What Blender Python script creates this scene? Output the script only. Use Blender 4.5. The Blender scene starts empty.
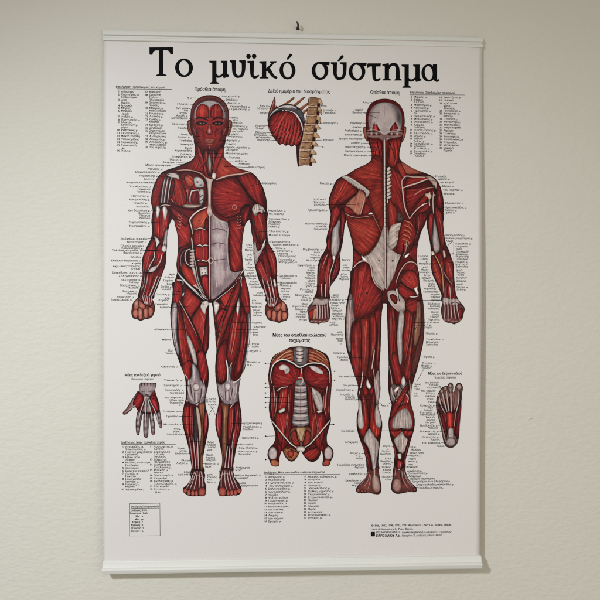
import math
import numpy as np

# ------------------------------------------------------------------ printed artwork
# The chart's pictures are painted here as colour data that ends up in the
# colour attribute of dense printed sheets.  Units: chart units (u right, v down).
RES = 4                                   # samples per chart unit
PAPER = np.array([208., 204., 200.])


def nums(s):
    a = [float(t) for t in s.split()] if isinstance(s, str) else list(s)
    return np.array(a, float).reshape(-1, 2)


def spline(p, closed=True, n=7):
    k = len(p)
    if k < 3:
        t = np.linspace(0, 1, n * 2)[:, None]
        return p[0] * (1 - t) + p[-1] * t
    out = []
    for i in range(k if closed else k - 1):
        if closed:
            a, b, c, d = p[(i - 1) % k], p[i], p[(i + 1) % k], p[(i + 2) % k]
        else:
            a, b, c, d = p[max(i - 1, 0)], p[i], p[i + 1], p[min(i + 2, k - 1)]
        t = (np.arange(n) / n)[:, None]
        out.append(.5 * (2 * b + (c - a) * t + (2 * a - 5 * b + 4 * c - d) * t ** 2 + (3 * b - a - 3 * c + d) * t ** 3))
    if not closed:
        out.append(p[-1:])
    return np.concatenate(out)


def _hash(i, j, seed):
    h = (i * 374761393 + j * 668265263 + seed * 974634777) & 0xffffffff
    h = ((h ^ (h >> 13)) * 1274126177) & 0xffffffff
    return ((h ^ (h >> 16)) & 0xffff) / 65535.


def noise(x, y, seed=0):
    xi = np.floor(x).astype(np.int64)
    yi = np.floor(y).astype(np.int64)
    fx = x - xi
    fy = y - yi
    fx = fx * fx * (3 - 2 * fx)
    fy = fy * fy * (3 - 2 * fy)
    a = _hash(xi, yi, seed)
    b = _hash(xi + 1, yi, seed)
    c = _hash(xi, yi + 1, seed)
    d = _hash(xi + 1, yi + 1, seed)
    return (a * (1 - fx) + b * fx) * (1 - fy) + (c * (1 - fx) + d * fx) * fy


def box(m, r):
    r = max(1, int(round(r)))
    for _ in range(2):
        for ax in (0, 1):
            p = np.pad(m, [(r + 1, r) if k == ax else (0, 0) for k in (0, 1)])
            c = np.cumsum(p, axis=ax)
            n = m.shape[ax]
            if ax == 0:
                m = (c[2 * r + 1:2 * r + 1 + n] - c[:n]) / (2 * r + 1)
            else:
                m = (c[:, 2 * r + 1:2 * r + 1 + n] - c[:, :n]) / (2 * r + 1)
    return m


class Art:
    def __init__(self, x0, y0, x1, y1, r=RES):
        self.r = r
        self.o = np.array([x0, y0], float)
        self.w = int((x1 - x0) * self.r)
        self.h = int((y1 - y0) * self.r)
        self.rgb = np.tile(PAPER, (self.h, self.w, 1))
        self.mask = np.zeros((self.h, self.w))
        self.seed = 1
        self.clip = None

    def window(self, lo, hi):
        a = np.maximum(np.floor((lo - self.o) * self.r).astype(int), 0)
        b = np.minimum(np.ceil((hi - self.o) * self.r).astype(int) + 1, [self.w, self.h])
        return a[0], a[1], b[0], b[1]

    def grid(self, win):
        x = (np.arange(win[0], win[2]) + .5) / self.r + self.o[0]
        y = (np.arange(win[1], win[3]) + .5) / self.r + self.o[1]
        return np.meshgrid(x, y)

    def cover(self, P, pad=1.0):
        win = self.window(P.min(0) - pad, P.max(0) + pad)
        q = (P - self.o) * self.r - np.array(win[:2])
        w, h = win[2] - win[0], win[3] - win[1]
        acc = np.zeros((max(h, 1), max(w, 1)))
        a, b = q, np.roll(q, -1, 0)
        idx = np.arange(w)
        for r in range(h):
            for s in (.25, .75):
                y = r + s
                c = (a[:, 1] <= y) != (b[:, 1] <= y)
                if not c.any():
                    continue
                xs = np.sort(a[c, 0] + (y - a[c, 1]) / (b[c, 1] - a[c, 1]) * (b[c, 0] - a[c, 0]))
                for k in range(0, len(xs) - 1, 2):
                    acc[r] += .5 * (np.clip(xs[k + 1] - idx, 0, 1) - np.clip(xs[k] - idx, 0, 1))
        return win, acc

    def put(self, win, m, col):
        s = self.rgb[win[1]:win[3], win[0]:win[2]]
        s += (col - s) * m[..., None]

    # plain solid outline (lettering)
    def shape(self, pts):
        win, m = self.cover(nums(pts), .3)
        v = self.mask[win[1]:win[3], win[0]:win[2]]
        np.maximum(v, np.clip(m, 0, 1), out=v)

    # F: filled, rounded, fibred shape
    def F(self, pts, col, edge=.5, ew=1.6, rd=.25, fib=None, fa=.22, fw=.9, ol=.55, a=1., body=False, straight=False, curv=0., clip=False, soft=None):
        P = nums(pts)
        if not straight:
            P = spline(P)
        win, m = self.cover(P)
        if m.size == 0:
            return self
        if clip and self.clip is not None:
            cw, cm = self.clip
            full = np.zeros((self.h, self.w))
            full[cw[1]:cw[3], cw[0]:cw[2]] = cm
            m = m * full[win[1]:win[3], win[0]:win[2]]
        if not body:
            m = m * self.mask[win[1]:win[3], win[0]:win[2]]
        X, Y = self.grid(win)
        self.seed += 1
        c = np.tile(np.array(col, float), m.shape + (1,))
        inn = np.clip(2 * box(m, ew * self.r * .5) - 1, 0, 1)
        if soft is None:
            soft = 0 if body or sum(col) < 440 else .75   # pale tendons melt into the muscle
        if soft:
            m = m * (1 - soft + soft * np.clip(inn * 1.5, 0, 1))
            ol *= 1 - soft
        size = math.sqrt(max(m.sum(), 1)) / self.r
        big = np.clip(2 * box(m, max(2, size * self.r * .18)) - 1, 0, 1)
        sh = (1 - .85 * edge * (1 - inn) ** 1.2) * (1 - rd + 2 * rd * big)
        if fib is not None:
            if isinstance(fib, (tuple, list)):
                dx, dy = X - fib[0], Y - fib[1]
                rr = np.hypot(dx, dy)
                t = np.arctan2(dy, dx) * (fib[2] if len(fib) > 2 else 25.)
                n = noise(t / fw, rr / 14, self.seed) * .6 + noise(t / fw * 2.3, rr / 8, self.seed + 50) * .4
            else:
                th = math.radians(fib)
                cx, cy = P.mean(0)
                al = (X - cx) * math.cos(th) + (Y - cy) * math.sin(th)
                pe = -(X - cx) * math.sin(th) + (Y - cy) * math.cos(th) + curv * al * al
                n = noise(pe / fw, al / 14 + 7, self.seed) * .6 + noise(pe / fw * 2.3, al / 8 + 3, self.seed + 50) * .4
            n = (n - .5) * 2
            sh = sh * (1 + fa * n)
            c += np.clip(n - .25, 0, 1)[..., None] * np.array([46, 28, 22]) * (fa / .22) * inn[..., None]
        if fib is not None and not isinstance(fib, (tuple, list)) and col[0] > 95 and col[1] < 60:
            strand = noise(pe / .42, al / 22 + 2, self.seed + 70)
            c += np.clip(strand - .72, 0, 1)[..., None] * np.array([150, 120, 105]) * (inn * np.clip(np.abs(al) / (np.abs(al).max() + 1e-6), .15, 1))[..., None]
        blot = noise(X / 3.1, Y / 3.1, self.seed + 9) - .5
        sh = sh * (1 + .16 * blot)
        c = np.clip(c * sh[..., None], 0, 255)
        self.put(win, m * a, c)
        if ol > 0:
            lo = np.clip((1 - inn) * 2 - .9, 0, 1) * m
            self.put(win, lo * ol * .55 * a, np.array([38., 10., 12.]))
        if body:
            v = self.mask[win[1]:win[3], win[0]:win[2]]
            np.maximum(v, m, out=v)
        self.clip = (win, m)
        return self

    # L: stroke along a smooth line, width tapering w -> w2
    def L(self, pts, col, w=.5, w2=None, a=.9, clip=False, smooth=True, taper=True):
        P = nums(pts)
        if smooth:
            P = spline(P, False, 6)
        if w2 is None:
            w2 = w
        win = self.window(P.min(0) - max(w, w2) - 1, P.max(0) + max(w, w2) + 1)
        if win[2] <= win[0] or win[3] <= win[1]:
            return self
        X, Y = self.grid(win)
        m = np.zeros(X.shape)
        k = len(P) - 1
        for i in range(k):
            p, q = P[i], P[i + 1]
            d = q - p
            ll = max(d @ d, 1e-9)
            t = np.clip(((X - p[0]) * d[0] + (Y - p[1]) * d[1]) / ll, 0, 1)
            dist = np.hypot(X - p[0] - t * d[0], Y - p[1] - t * d[1])
            f = (i + t) / k
            ww = (w + (w2 - w) * f) * (.45 + .55 * np.minimum(1, 5 * np.minimum(f, 1 - f)) if taper else 1.)
            m = np.maximum(m, np.clip((ww * .5 - dist) * 2.2 + .5, 0, 1))
        if clip and self.clip is not None:
            cw, cm = self.clip
            full = np.zeros((self.h, self.w))
            full[cw[1]:cw[3], cw[0]:cw[2]] = cm
            m = m * full[win[1]:win[3], win[0]:win[2]]
        self.put(win, m * a, np.array(col, float))
        return self

    # B: soft airbrushed blob
    def B(self, x, y, rx, ry, col, a=.6, ang=0., clip=True):
        R = max(rx, ry) * 2.2
        win = self.window(np.array([x - R, y - R]), np.array([x + R, y + R]))
        if win[2] <= win[0] or win[3] <= win[1]:
            return self
        X, Y = self.grid(win)
        t = math.radians(ang)
        u = (X - x) * math.cos(t) + (Y - y) * math.sin(t)
        v = -(X - x) * math.sin(t) + (Y - y) * math.cos(t)
        m = np.clip(np.exp(-(u / rx) ** 2 - (v / ry) ** 2) - .01, 0, 1) * a * self.mask[win[1]:win[3], win[0]:win[2]]
        if clip and self.clip is not None:
            cw, cm = self.clip
            full = np.zeros((self.h, self.w))
            full[cw[1]:cw[3], cw[0]:cw[2]] = cm
            m = m * full[win[1]:win[3], win[0]:win[2]]
        self.put(win, m, np.array(col, float))
        return self

    # C: small printed circle
    def C(self, x, y, r, col, w=.5, a=.9):
        t = np.linspace(0, 2 * math.pi, 21)
        return self.L(np.stack([x + r * np.cos(t), y + r * np.sin(t)], 1).ravel(), col, w, None, a, False, False, False)

    # ring / closed outline
    def O(self, pts, col, w=.6, a=.9):
        P = spline(nums(pts))
        P = np.concatenate([P, P[:1]])
        return self.L(P.ravel(), col, w, None, a, False, False, False)

    def finish(self, grain=.10, sat=.84, gain=.97):
        X, Y = self.grid((0, 0, self.w, self.h))
        n = noise(X / .55, Y / .75, 77) * .5 + noise(X / 1.3, Y / 1.9, 78) * .5 - .5
        k = self.mask[..., None]
        c = self.rgb * (1 + 2 * grain * n[..., None])
        m1, m2 = box(self.mask, 5) + 1e-3, box(self.mask, 16) + 1e-3
        for ch in range(3):                      # crisp print: local contrast
            v = self.rgb[..., ch]
            vm = v * self.mask
            c[..., ch] += .35 * (v - box(vm, 5) / m1) + .28 * (v - box(vm, 16) / m2)
        c = np.where(c > 160, 160 + (c - 160) * .58, c)
        lum = c.mean(-1, keepdims=True)
        c = (lum + (c - lum) * sat) * gain * np.array([1.03, .98, .96])
        c = 255 * (np.clip(c, 0, 255) / 255) ** 1.16
        self.rgb = np.clip(self.rgb * (1 - k) + c * k, 0, 255)
        return self


# printing inks
RED = (134, 29, 30)
DRED = (100, 20, 24)
BRED = (156, 42, 36)
ORG = (172, 66, 46)
GRY = (160, 148, 150)
PAL = (190, 180, 178)
WHT = (208, 200, 196)
DGR = (104, 92, 98)
BLK = (34, 10, 14)
TAN = (160, 112, 78)
FLE = (156, 84, 70)


def paint_front():
    A = Art(124, 90, 296, 502)
    F, L, B, O = A.F, A.L, A.B, A.O
    base = dict(body=True, edge=.5, ew=2.6, rd=.2, ol=.8)
    # ---- body underlay
    F("200 132 194 139 194.6 146 195 151 194 157 190 161 180 165.5 170 168.8 163.5 171.5 158 177 154 185 151.8 193 151 201 152 207 155 212 172 219 175 226 177.3 235 178 248 177 258 176.3 265 177 272 175 280 173 288 176 297 190 304 205 303 215 303 230 304 245 297 248 289 246.8 284 244.6 275 243.3 267 242.4 257 242 250 242.6 240 243.6 232 245.2 225 248 221 258 214 266.4 210 267 204 266 197 263 187 258 178.5 252.5 173 245 170 238 168 230 163 225 158 223.8 152 224.6 146 225.4 139 219 132", DRED, **base)
    F("155 208 152.2 215 151.4 222 152.2 230 151 238 147.5 245 144.5 252 142.4 258 141.8 266 142.3 275 141 284 139.5 290 138.4 298 152.8 299 154.8 294 157.5 288 160.3 280 163.2 272 165.6 265 166.2 258 166.6 251 167.2 244 167.2 237 168.2 231 169.8 224 172 218 170 209", DRED, **base)
    F("251 209 249.3 218 250.8 225 251.3 232 252.8 239 253.4 247 253.4 254 254.2 262 255.3 268 257.9 278 261 285.5 263.8 291 265.6 297 266.6 302 280.5 302 279.2 295 277.6 286 277.2 278 277.2 268 276 257 273 250 268.7 243 267.5 234 267.2 222 266.6 210", DRED, **base)
    F("174 282 172.6 290 172.2 298 171 305 170.2 313 171 325 172.2 336 174 346 175.8 352 178 358.5 180 364 182.3 370 184.6 376 185.6 383 186 392 185.6 399 184 405 182.8 412 182.2 419 183 426 184.8 433 187 441 189 450 190.4 459 191.6 467 191.3 474 204.3 472 203.2 465 203.2 458 204.8 449 206.5 440 208.2 431 208.8 423 208 414 206 407 205.6 400 206.4 394 208 387 208.9 377 208.5 369 207.3 362 206.3 355 208.6 348 209.4 338 209.5 325 209 312 208 301 195 294", DRED, **base)
    F("212.6 300 213 310 213.8 320 215 330 215.4 340 216.4 350 215.6 360 215.2 366 215.4 376 216.6 385 218 395 218.8 401 217.5 409 215.6 417 215.4 425 216.8 433 218.8 440 220.8 449 222.2 458 221.6 466 219.6 472 232.6 472 233.4 465 234.6 458 236.8 446 239 437.5 241 430 241.8 421 241.2 411 239.6 402 239 392 240 382 242 375 244.6 369.5 246.6 360 248 351 249.7 341 250.6 328 250.7 312 249.8 300 247.6 287 240 284 226 293", DRED, **base)
    # ---- ears, head
    F("191 121.5 188 120.5 187 124 187.6 130 189.5 134.5 192 135", (140, 76, 62), body=True, edge=.5, rd=.15)
    F("228.5 121.5 231.4 120.5 232.4 124 231.4 130 229.6 134.5 227.4 135", (140, 76, 62), body=True, edge=.5, rd=.15)
    L("189 123 188.6 127 190.3 131", (86, 36, 32), .5)
    L("230.3 123 230.6 127 229 131", (86, 36, 32), .5)
    F("209.5 95 202 96.3 195.3 101 191.5 108 190.4 116 190.5 127 192.2 135 195.4 142.5 200.6 149 206 151.5 212.5 151.5 218.4 149 223.8 142.5 227 135 228.8 127 229.2 116 228 108 224 101 217 96.3", (126, 33, 32), body=True, edge=.35, ew=2, rd=.22, ol=.6)
    L("192 119 192.3 110 196 103 202 98.8 209.5 97.4 217 98.8 223 103 227 110 227.4 119", (118, 58, 48), 1.6, a=.8)
    L("193.4 122 193.4 111 197 104.3 202.6 100.6 209.5 99.3 216.4 100.6 222 104.3 225.8 111 226 122", (74, 62, 66), 1.3, a=.85)
    F("194.4 119 194.6 111 198 105 203.5 101.5 209.5 100.4 215.5 101.5 221 105 224.6 111 224.8 119 220 112 214 105.5 210.5 108 209.8 118 208.6 108 205 105.5 199 112", (160, 152, 158), edge=.15, rd=.05, ol=0)
    B(195.4, 116, 1.6, 5, (128, 116, 120), .8, 0, False)
    B(224, 114, 2.2, 6, (112, 100, 108), .9, 0, False)
    F("196.4 117 196 112 198.3 106 202.6 103.6 206.5 106 208.8 112 208.6 118 203 117.5", (156, 40, 32), edge=.35, ew=1.2, rd=.2, fib=90, fa=.25, ol=.35)
    F("222.8 117 223 112 220.7 106 216.4 103.6 212.6 106 210.6 112 210.8 118 216 117.5", (144, 36, 31), edge=.35, ew=1.2, rd=.2, fib=90, fa=.25, ol=.35)
    B(203, 111, 3.4, 1.2, (196, 98, 66), .6, -8, False)
    B(203.5, 108, 2, 2, (184, 64, 48), .5, 0, False)
    B(217, 110, 3, 1.4, (176, 74, 54), .5, 8, False)
    L("195.5 119.2 199 117.8 204 118.6 208 120.4", (52, 14, 16), 1.3)
    L("223.5 119.2 220 117.8 215 118.6 211.4 120.4", (52, 14, 16), 1.3)
    F("196 123 199.5 121.3 204 121.6 207 123.4 203 125.6 198.5 125.4", (74, 26, 26), edge=.4, rd=.1, ol=.6)
    F("223 123 219.5 121.3 215 121.6 212 123.4 216 125.6 220.5 125.4", (70, 26, 28), edge=.4, rd=.1, ol=.6)
    for x in (200.6, 204, 216, 219):
        B(x, 123.6, .8, .55, (176, 150, 146), .8, 0, False)
    B(202.4, 123.5, .7, .7, (24, 10, 14), .9, 0, False)
    B(217.5, 123.5, .7, .7, (24, 10, 14), .9, 0, False)
    for s in (-1, 1):
        c = 209.5
        L([c + s * 11, 127.5, c + s * 8, 130, c + s * 4, 133], (66, 16, 20), .7, .4)
        L([c + s * 13, 126, c + s * 14, 131, c + s * 13, 138], (150, 96, 92), .5, .3, .7)
        L([c + s * 12.5, 129, c + s * 10, 134, c + s * 6, 138], (152, 78, 72), .45, .3, .6)
        L([c + s * 16.5, 127, c + s * 14.5, 133, c + s * 13, 137], (186, 142, 134), .5, .3, .6)
        L([c + s * 15, 134, c + s * 11, 140, c + s * 7, 143], (58, 14, 18), .7, .4)
        L([c + s * 7.5, 128, c + s * 5.5, 133, c + s * 6.5, 138], (60, 14, 18), .6, .3)
        L([c + s * 9.5, 136, c + s * 8, 141, c + s * 4, 147], (150, 50, 46), 1., .4, .6)
        L([c + s * 14, 119, c + s * 15, 124], (164, 150, 150), .5, .3, .6)
        B(c + s * 8.5, 131.5, 2.4, 2.6, (128, 32, 36), .6, 0, False)
        B(c + s * 12.6, 133, 1.6, 4, (66, 14, 18), .6, 0, False)
    F("208.2 124 207.4 129 206 132 208 134 211 134 213 132 211.6 129 210.8 124", (140, 42, 40), edge=.3, ew=1, rd=.15, ol=.3)
    B(209.3, 131, 1.3, 2.2, (214, 158, 146), .85, 0, False)
    B(209.4, 126.4, .7, 2.4, (176, 84, 76), .6, 0, False)
    L("206.3 133.6 209.5 134.6 212.8 133.6", (56, 12, 16), .6)
    F("203.8 141 206.5 139.3 209.5 140 212.5 139.3 215.4 141 212.6 143 209.5 143.6 206.5 143", (148, 70, 60), edge=.3, ew=.8, rd=.1, ol=.3)
    L("204 141.2 209.5 141 215.2 141.2", (66, 16, 18), .55)
    L("205 139.4 209.5 139.6 214 139.4", (186, 124, 104), .5, a=.7)
    L("206 144 209.5 144.4 213 144", (190, 120, 104), .5, a=.6)
    B(209.5, 147.5, .8, 2, (168, 90, 80), .6, 0, False)
    # ---- neck
    F("196 145 195.6 152 193.6 158 187 163.5 176 167.8 168.5 170.4 183 170 196 171.5 203 172 206 168 203 157 199.5 148", (118, 27, 28), edge=.45, rd=.2, fib=118, fa=.2, ol=.5)
    F("223.4 146 224.2 152 226 158 231.5 163.6 241 168.4 250 171.2 243 173.8 232 175.6 221 179.4 216 178 214.5 172 219 160", (150, 50, 40), edge=.35, rd=.2, fib=38, fa=.16, ol=.35)
    F("204 150 202 158 205 168 208.5 176 212.5 175 215 168 217.5 158 215 151", (98, 26, 28), edge=.4, rd=.2, ol=.3, fib=90, fa=.3)
    for p in ("206 152 207 160 208.6 170", "213.6 152 213.4 162 211.6 172"):
        L(p, (150, 70, 62), 1.1, .6, .7)
    F("197.5 147 200 149 203.2 158 206.4 168 208.3 175.5 205.6 175 201.8 165 198.6 155", (156, 44, 38), edge=.35, ew=1.2, rd=.2, fib=72, fa=.22, ol=.4)
    F("222 147 219 150 215.4 159 213 168 212 175 215 174 219.4 163 223.4 153", (146, 40, 36), edge=.35, ew=1.2, rd=.2, fib=110, fa=.22, ol=.3)
    L("201 157 198 165 197 171", BLK, .8, .4, .7)
    L("204 163 203.5 170", BLK, .8, .4, .7)
    F("208.8 154 210.4 156 211.4 166 210.3 174 208.6 169 207.8 161", (150, 134, 130), soft=.8, edge=.4, ew=.8, ol=.3)
    L("212.6 161 213 168 211.8 174", BLK, 1.1, .5)
    F("212.8 172.4 216.4 174 215 179.6 211.6 177.6", (196, 184, 178), edge=.3, ew=.8, ol=.3)
    L("206 170 208.8 176", BLK, .9)
    # ---- right half of figure (viewer right): clavicle, pectoral, deltoid
    F("236 176 243.5 174.6 251.5 172.6 257 177 262 186 265.6 197 266.4 205 264.4 210.5 257.4 204 250.4 197.5 243.4 187.5", (124, 27, 28), edge=.5, ew=2.4, rd=.25, fib=(262, 212, 30), fa=.26, ol=.6)
    B(254, 186, 3.4, 8, (164, 52, 44), .5, -26)
    B(263, 200, 2, 9, (70, 10, 16), .6, -10)
    F("212.2 181 218 180.6 226 177.6 235 176 239 180 243.5 187.6 249.5 197 255.5 202.6 250 204.4 245.6 207.4 241.4 212 234.5 216.6 227 218.2 219.6 215.4 213.8 209.6 211.4 200 211.2 190", (132, 28, 29), edge=.5, ew=2.6, rd=.25, fib=(262, 201, 42), fa=.24, fw=.8, ol=.65)
    B(226, 190, 9, 5, (158, 46, 38), .4, 12)
    B(223, 209, 8, 5, (92, 16, 20), .45, 20)
    for k in range(8):
        y = 183 + k * 4.2
        L([212.5, y + 1, 226, y + 1.2 - k * .2, 240, 189 + k * 2.2, 251, 199.5 + k * .6], (96, 16, 20), .35, .2, .5, True)
    L("236.5 177 243.4 187.6 250.4 197.6 258 204.4", BLK, .7, .9, .8)
    L("243 206 247 204.6 252 206.5 256 205", BLK, 1.6, 1., .6)
    B(227, 192.4, .7, .7, BLK, .8, 0, False)
    A.C(234.5, 207.1, 2.1, (186, 120, 112), .6)
    B(234.5, 207.1, .9, .9, (150, 60, 56), .8, 0, False)
    L("217 180.4 222 178.2 230 176 241 174.4 249 173.4 251.4 171.8", (112, 44, 38), 2.6, 1.6, .8)
    L("216.5 179.6 222 177.4 230 175.2 241 173.8 250.6 171.6", (202, 152, 136), 1.5, 1.2, .95)
    # ---- left half: open chest
    F("164 172 157.6 179 153.4 188 151.4 198 151.8 206 155.4 211.5 159.4 207 160.6 197 162.6 186 167.6 176.4", (122, 26, 28), edge=.5, ew=2, rd=.25, fib=105, fa=.24, ol=.6)
    F("182 171.5 192 171 200.5 173.6 206.3 179 207.8 190 206.6 201 202.5 207 194 210.5 182 208.5 172.5 204 171.5 193 174 180", (112, 25, 27), edge=.45, ew=1.8, rd=.2, fib=(176, 176, 30), fa=.2, ol=.6)
    F("174 177 180 176 183.5 182 187.5 196 186.5 203 180 207 173 203 170.5 196", (140, 33, 31), edge=.4, rd=.25, fib=78, fa=.3, ol=.5)
    L("176 180 180 192 183 204", (186, 74, 58), .8, .5, .6)
    L("173 184 174.5 194 176 203", BLK, .6, .4, .7)
    L("181 181 185.4 192 186.8 202", BLK, .6, .4, .7)
    L("170 198 173.6 202.4", (190, 120, 108), .7)
    F("184 176.5 190 175 194.4 179 194 185 190.5 188 186 184", (150, 54, 42), edge=.35, fib=40, fa=.3, ol=.4)
    L("185 178 191.5 185.5", (196, 110, 84), .7, .4, .6)
    L("188 176.5 193.6 182", (88, 20, 22), .6, .4, .7)
    F("193.8 178 199 176.8 203.6 181 204.2 186.5 199 188.5 194.8 186", (172, 164, 164), edge=.4, ew=1.2, rd=.15, ol=.4)
    B(197.5, 182, 1.2, .9, (70, 56, 60), .8, 20, False)
    B(201, 185, 1.6, .8, (70, 60, 64), .7, 0, False)
    L("195 180 199 178.4 203 182", WHT, .6)
    L("194.6 187.6 200 188 204.6 187", (56, 40, 44), .8)
    F("199.6 190 203.8 189.6 204 197 202.6 203.4 199.4 203", (158, 148, 150), edge=.4, ew=1, ol=.4)
    L("200 197 203 194.6", BLK, .7)
    L("200.5 201 203 199", (70, 56, 60), .7)
    F("191 191 198.8 190 199.6 197 198 203.6 191.4 202.8 189.4 199", (116, 28, 36), edge=.35, ew=1, rd=.1, ol=.5, straight=True)
    L("190.2 203 190 197 191.6 191 198.6 190 199.8 194", (206, 196, 190), .9, a=.95, smooth=False)
    L("188.8 204 188.6 197 190.6 189.8 198 188.6", BLK, .7, a=.85, smooth=False)
    L("194.6 192.6 193 200.6", (170, 70, 76), .9, .5, .6)
    L("196.8 193 196.4 200", (76, 14, 20), .8, .5, .6)
    F("184 204.6 190 204.4 199.5 204.6 202.6 202.6 201.6 205.6 196 207.6 189 208 182.6 206.6", (160, 128, 120), edge=.4, ew=1, ol=.15, fib=0, fa=.3, fw=.5)
    L("186 192 188 190 187.4 197", (188, 150, 138), .6, .3, .7)
    L("178 206.5 186 209 195 210.6 203 207.4 207 200", (60, 12, 16), 1.1, .6, .8)
    L("176 170.8 186 169.8 196 171.6 203 175.2 207 181 208.2 190", (180, 126, 112), 1.2, .7, .9)
    L("178 172.8 188 171.6 198 174.4 204.6 180 206 190", BLK, .8, .5, .7)
    # biceps tendons / humerus window
    F("166.5 174 172 172.6 177.6 174 179.4 177 175.6 178.6 169 177", (172, 158, 154), edge=.35, ew=1, ol=.4)
    L("167 173.6 171 175 178.6 174.8", BLK, .7, .5)
    L("165.6 175.8 170 177.4 175 177.8 179.5 179", BLK, .6, .4)
    B(178, 178, 1.3, 1, (222, 214, 210), .9, 0, False)
    F("164.4 177.6 168.4 177 172 178 170.6 187 168 197 166.6 202.6 160.4 203.4 160.6 194 162.4 185", (98, 66, 68), edge=.4, ew=1, ol=.5)
    for x0, x1, c in ((165.2, 161.4, (176, 166, 164)), (167.2, 163.2, (60, 46, 50)), (168.2, 164.2, (200, 192, 188)), (170, 166.2, (48, 24, 28)), (171.4, 167.6, (196, 186, 182))):
        L([x0, 177.4, (x0 + x1) / 2 - .4, 190, x1, 203], c, .8, .7, .9)
    F("172 180 175 182 173.4 192 170.6 200.6 168.4 201.4 170 192", (112, 26, 30), edge=.4, ew=1, ol=.5, fib=100)
    L("158.6 205 163 203.6 169 204.2 175 206", (54, 18, 20), 1., .7)
    L("160 206.3 165 205 170.6 205.8", (198, 190, 186), .8, .5)
    # arm, viewer left
    F("155 209.5 160 208 165.4 208.6 169.6 212.4 169.4 221 166.6 231 163.6 239 158 239.4 153.6 233 152.4 222 153 214", (128, 28, 29), edge=.5, rd=.28, fib=92, fa=.28, ol=.6)
    F("156 206.6 158.6 206 160.4 210 159 216 157 219 155.6 213", PAL, edge=.4, ew=1.2, ol=.12, fib=95, fa=.3, fw=.6)
    F("162.6 207 166 206.6 167.6 211.4 166.4 218 164.4 221 162.8 213", PAL, edge=.4, ew=1.2, ol=.12, fib=86, fa=.3, fw=.6)
    L("159.4 211 159.6 225 160 238", (84, 14, 18), .6, .5, .7)
    B(163.4, 224, 1.6, 9, (164, 58, 48), .5, 6, False)
    B(156, 224, 1.4, 9, (156, 48, 42), .45, 2, False)
    F("166.4 229 168.4 231.5 167.4 243 166.4 247 163.6 243 164.4 235", (150, 134, 138), edge=.4, ew=1, ol=.5)
    F("154 236 158.4 239 160 243 158.4 249.6 155.4 251 155.8 244", PAL, edge=.3, ew=1, ol=.3)
    F("153.4 236 156 243 156 250 153 258 150 268 147.4 272.4 143.4 271.4 142.6 263 143.4 256 146.4 249.4 150.4 243", (126, 27, 28), edge=.5, rd=.28, fib=108, fa=.26, ol=.6)
    B(146.4, 258, 1.7, 7, (166, 54, 44), .55, 14, False)
    F("157 246 160.6 243 165.4 250 163.6 257 159 264 154.4 270 152 272 152.6 264 155.4 254", (118, 26, 29), edge=.45, rd=.25, fib=112, fa=.25, ol=.6)
    F("162.4 246 165.6 244.6 166.8 250 164.4 252.4 161.4 250", (178, 168, 168), edge=.35, ew=1, ol=.5)
    L("163.8 242 163.4 247 165 251", WHT, .7)
    L("145 250 151 250.6 157 250", BLK, 1., .7)
    L("155.6 249.6 154.6 258 150.6 266.4 147.6 272", (60, 36, 42), 1.4, .8)
    L("154.4 252 154.4 257 150.4 264.6 148.4 270", (206, 198, 194), .9, .6)
    L("162 253.4 160.4 261 156.4 267 151.6 271.4", (204, 190, 184), .9, .6)
    L("158 254 156 262 152.6 267.4", BLK, .8, .5, .8)
    F("150.4 268 156 265.6 157 268 152 273 147.6 274", (164, 150, 152), edge=.3, ew=1, ol=.3)
    F("146 273 153 272 158.4 267.6 164 266 163.4 272.4 159.4 281 154.6 291 151.4 297 141.4 297.4 141.6 290 144.4 281", (112, 25, 28), edge=.45, rd=.22, fib=112, fa=.3, ol=.6)
    L("148 274 146.4 284 142.6 296", (150, 132, 134), .9, .7)
    L("151 274 149.6 284 146.4 295", (168, 66, 56), 1.2, .7, .7)
    L("157.4 276 153.4 286 149 297", (196, 186, 184), .8, .9)
    L("158.8 278 155 287 150.8 297", (60, 20, 26), .8, .6)
    L("160.2 276.6 156.4 286 152.4 296", (190, 180, 178), .7, .8)
    L("154.4 274 150.8 286 147 297", (70, 14, 20), .8, .6)
    L("143.8 274 144.2 282 141.8 290", (160, 150, 152), .6, .6)
    # ---- abdomen
    F("173 222 176.4 232 178 246 183.6 247 189.4 243.4 191.6 236 190.4 228 188.6 219 183 214 177 215", (138, 33, 31), edge=.4, rd=.22, fib=52, fa=.24, ol=.5)
    F("169.6 206 176 209.4 184 214.6 189 219 186 227 180 222 174.6 217", (116, 25, 28), edge=.45, rd=.2, fib=48, fa=.24, ol=.6)
    for k in range(5):
        y = 214.6 + k * 3
        L([178 - k * .2, y, 180.6 - k * .2, y + 1.6, 182.4 - k * .4, y + .2], (198, 122, 112), .7, .5, .8)
        L([178 - k * .2, y + 1.2, 180.6 - k * .2, y + 2.8], (66, 12, 16), .6, .4, .8)
    F("191.8 221 194 216.4 199 212 205.4 208.4 208 208.6 208.3 218 207.6 227.6 200 228 193.6 231 192.6 226", (172, 64, 46), edge=.35, ew=1.6, rd=.2, fib=122, fa=.18, ol=.4)
    B(199, 220.6, .6, .6, BLK, .8, 0, False)
    L("207.4 207 199 210.4 193 215.2 190 219.6 190.4 223.4 191.8 228.6 192.4 234", (206, 196, 190), 1.4, .8, .95)
    L("188.8 218 188.8 223.6 190.8 229.4 191.4 237", BLK, .8, .6, .8)
    F("193.6 231.4 199 229 208 229 208.4 245 200 245.4 194.6 246.6 192.8 240", (132, 28, 29), edge=.5, ew=2, rd=.28, fib=90, fa=.2, ol=.5)
    F("194.6 247 201 246 208.4 246 208.4 260.6 202 261.6 197 260.4 194.4 255", (138, 31, 30), edge=.45, ew=2, rd=.28, fib=90, fa=.2, ol=.5)
    L("195.6 229.6 200 228 204 229 208 228.2", (210, 190, 180), .8, .9)
    L("197 245.8 200 244.8 202 246 205 245 208.4 245.6", (222, 206, 196), .9, .9)
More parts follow.
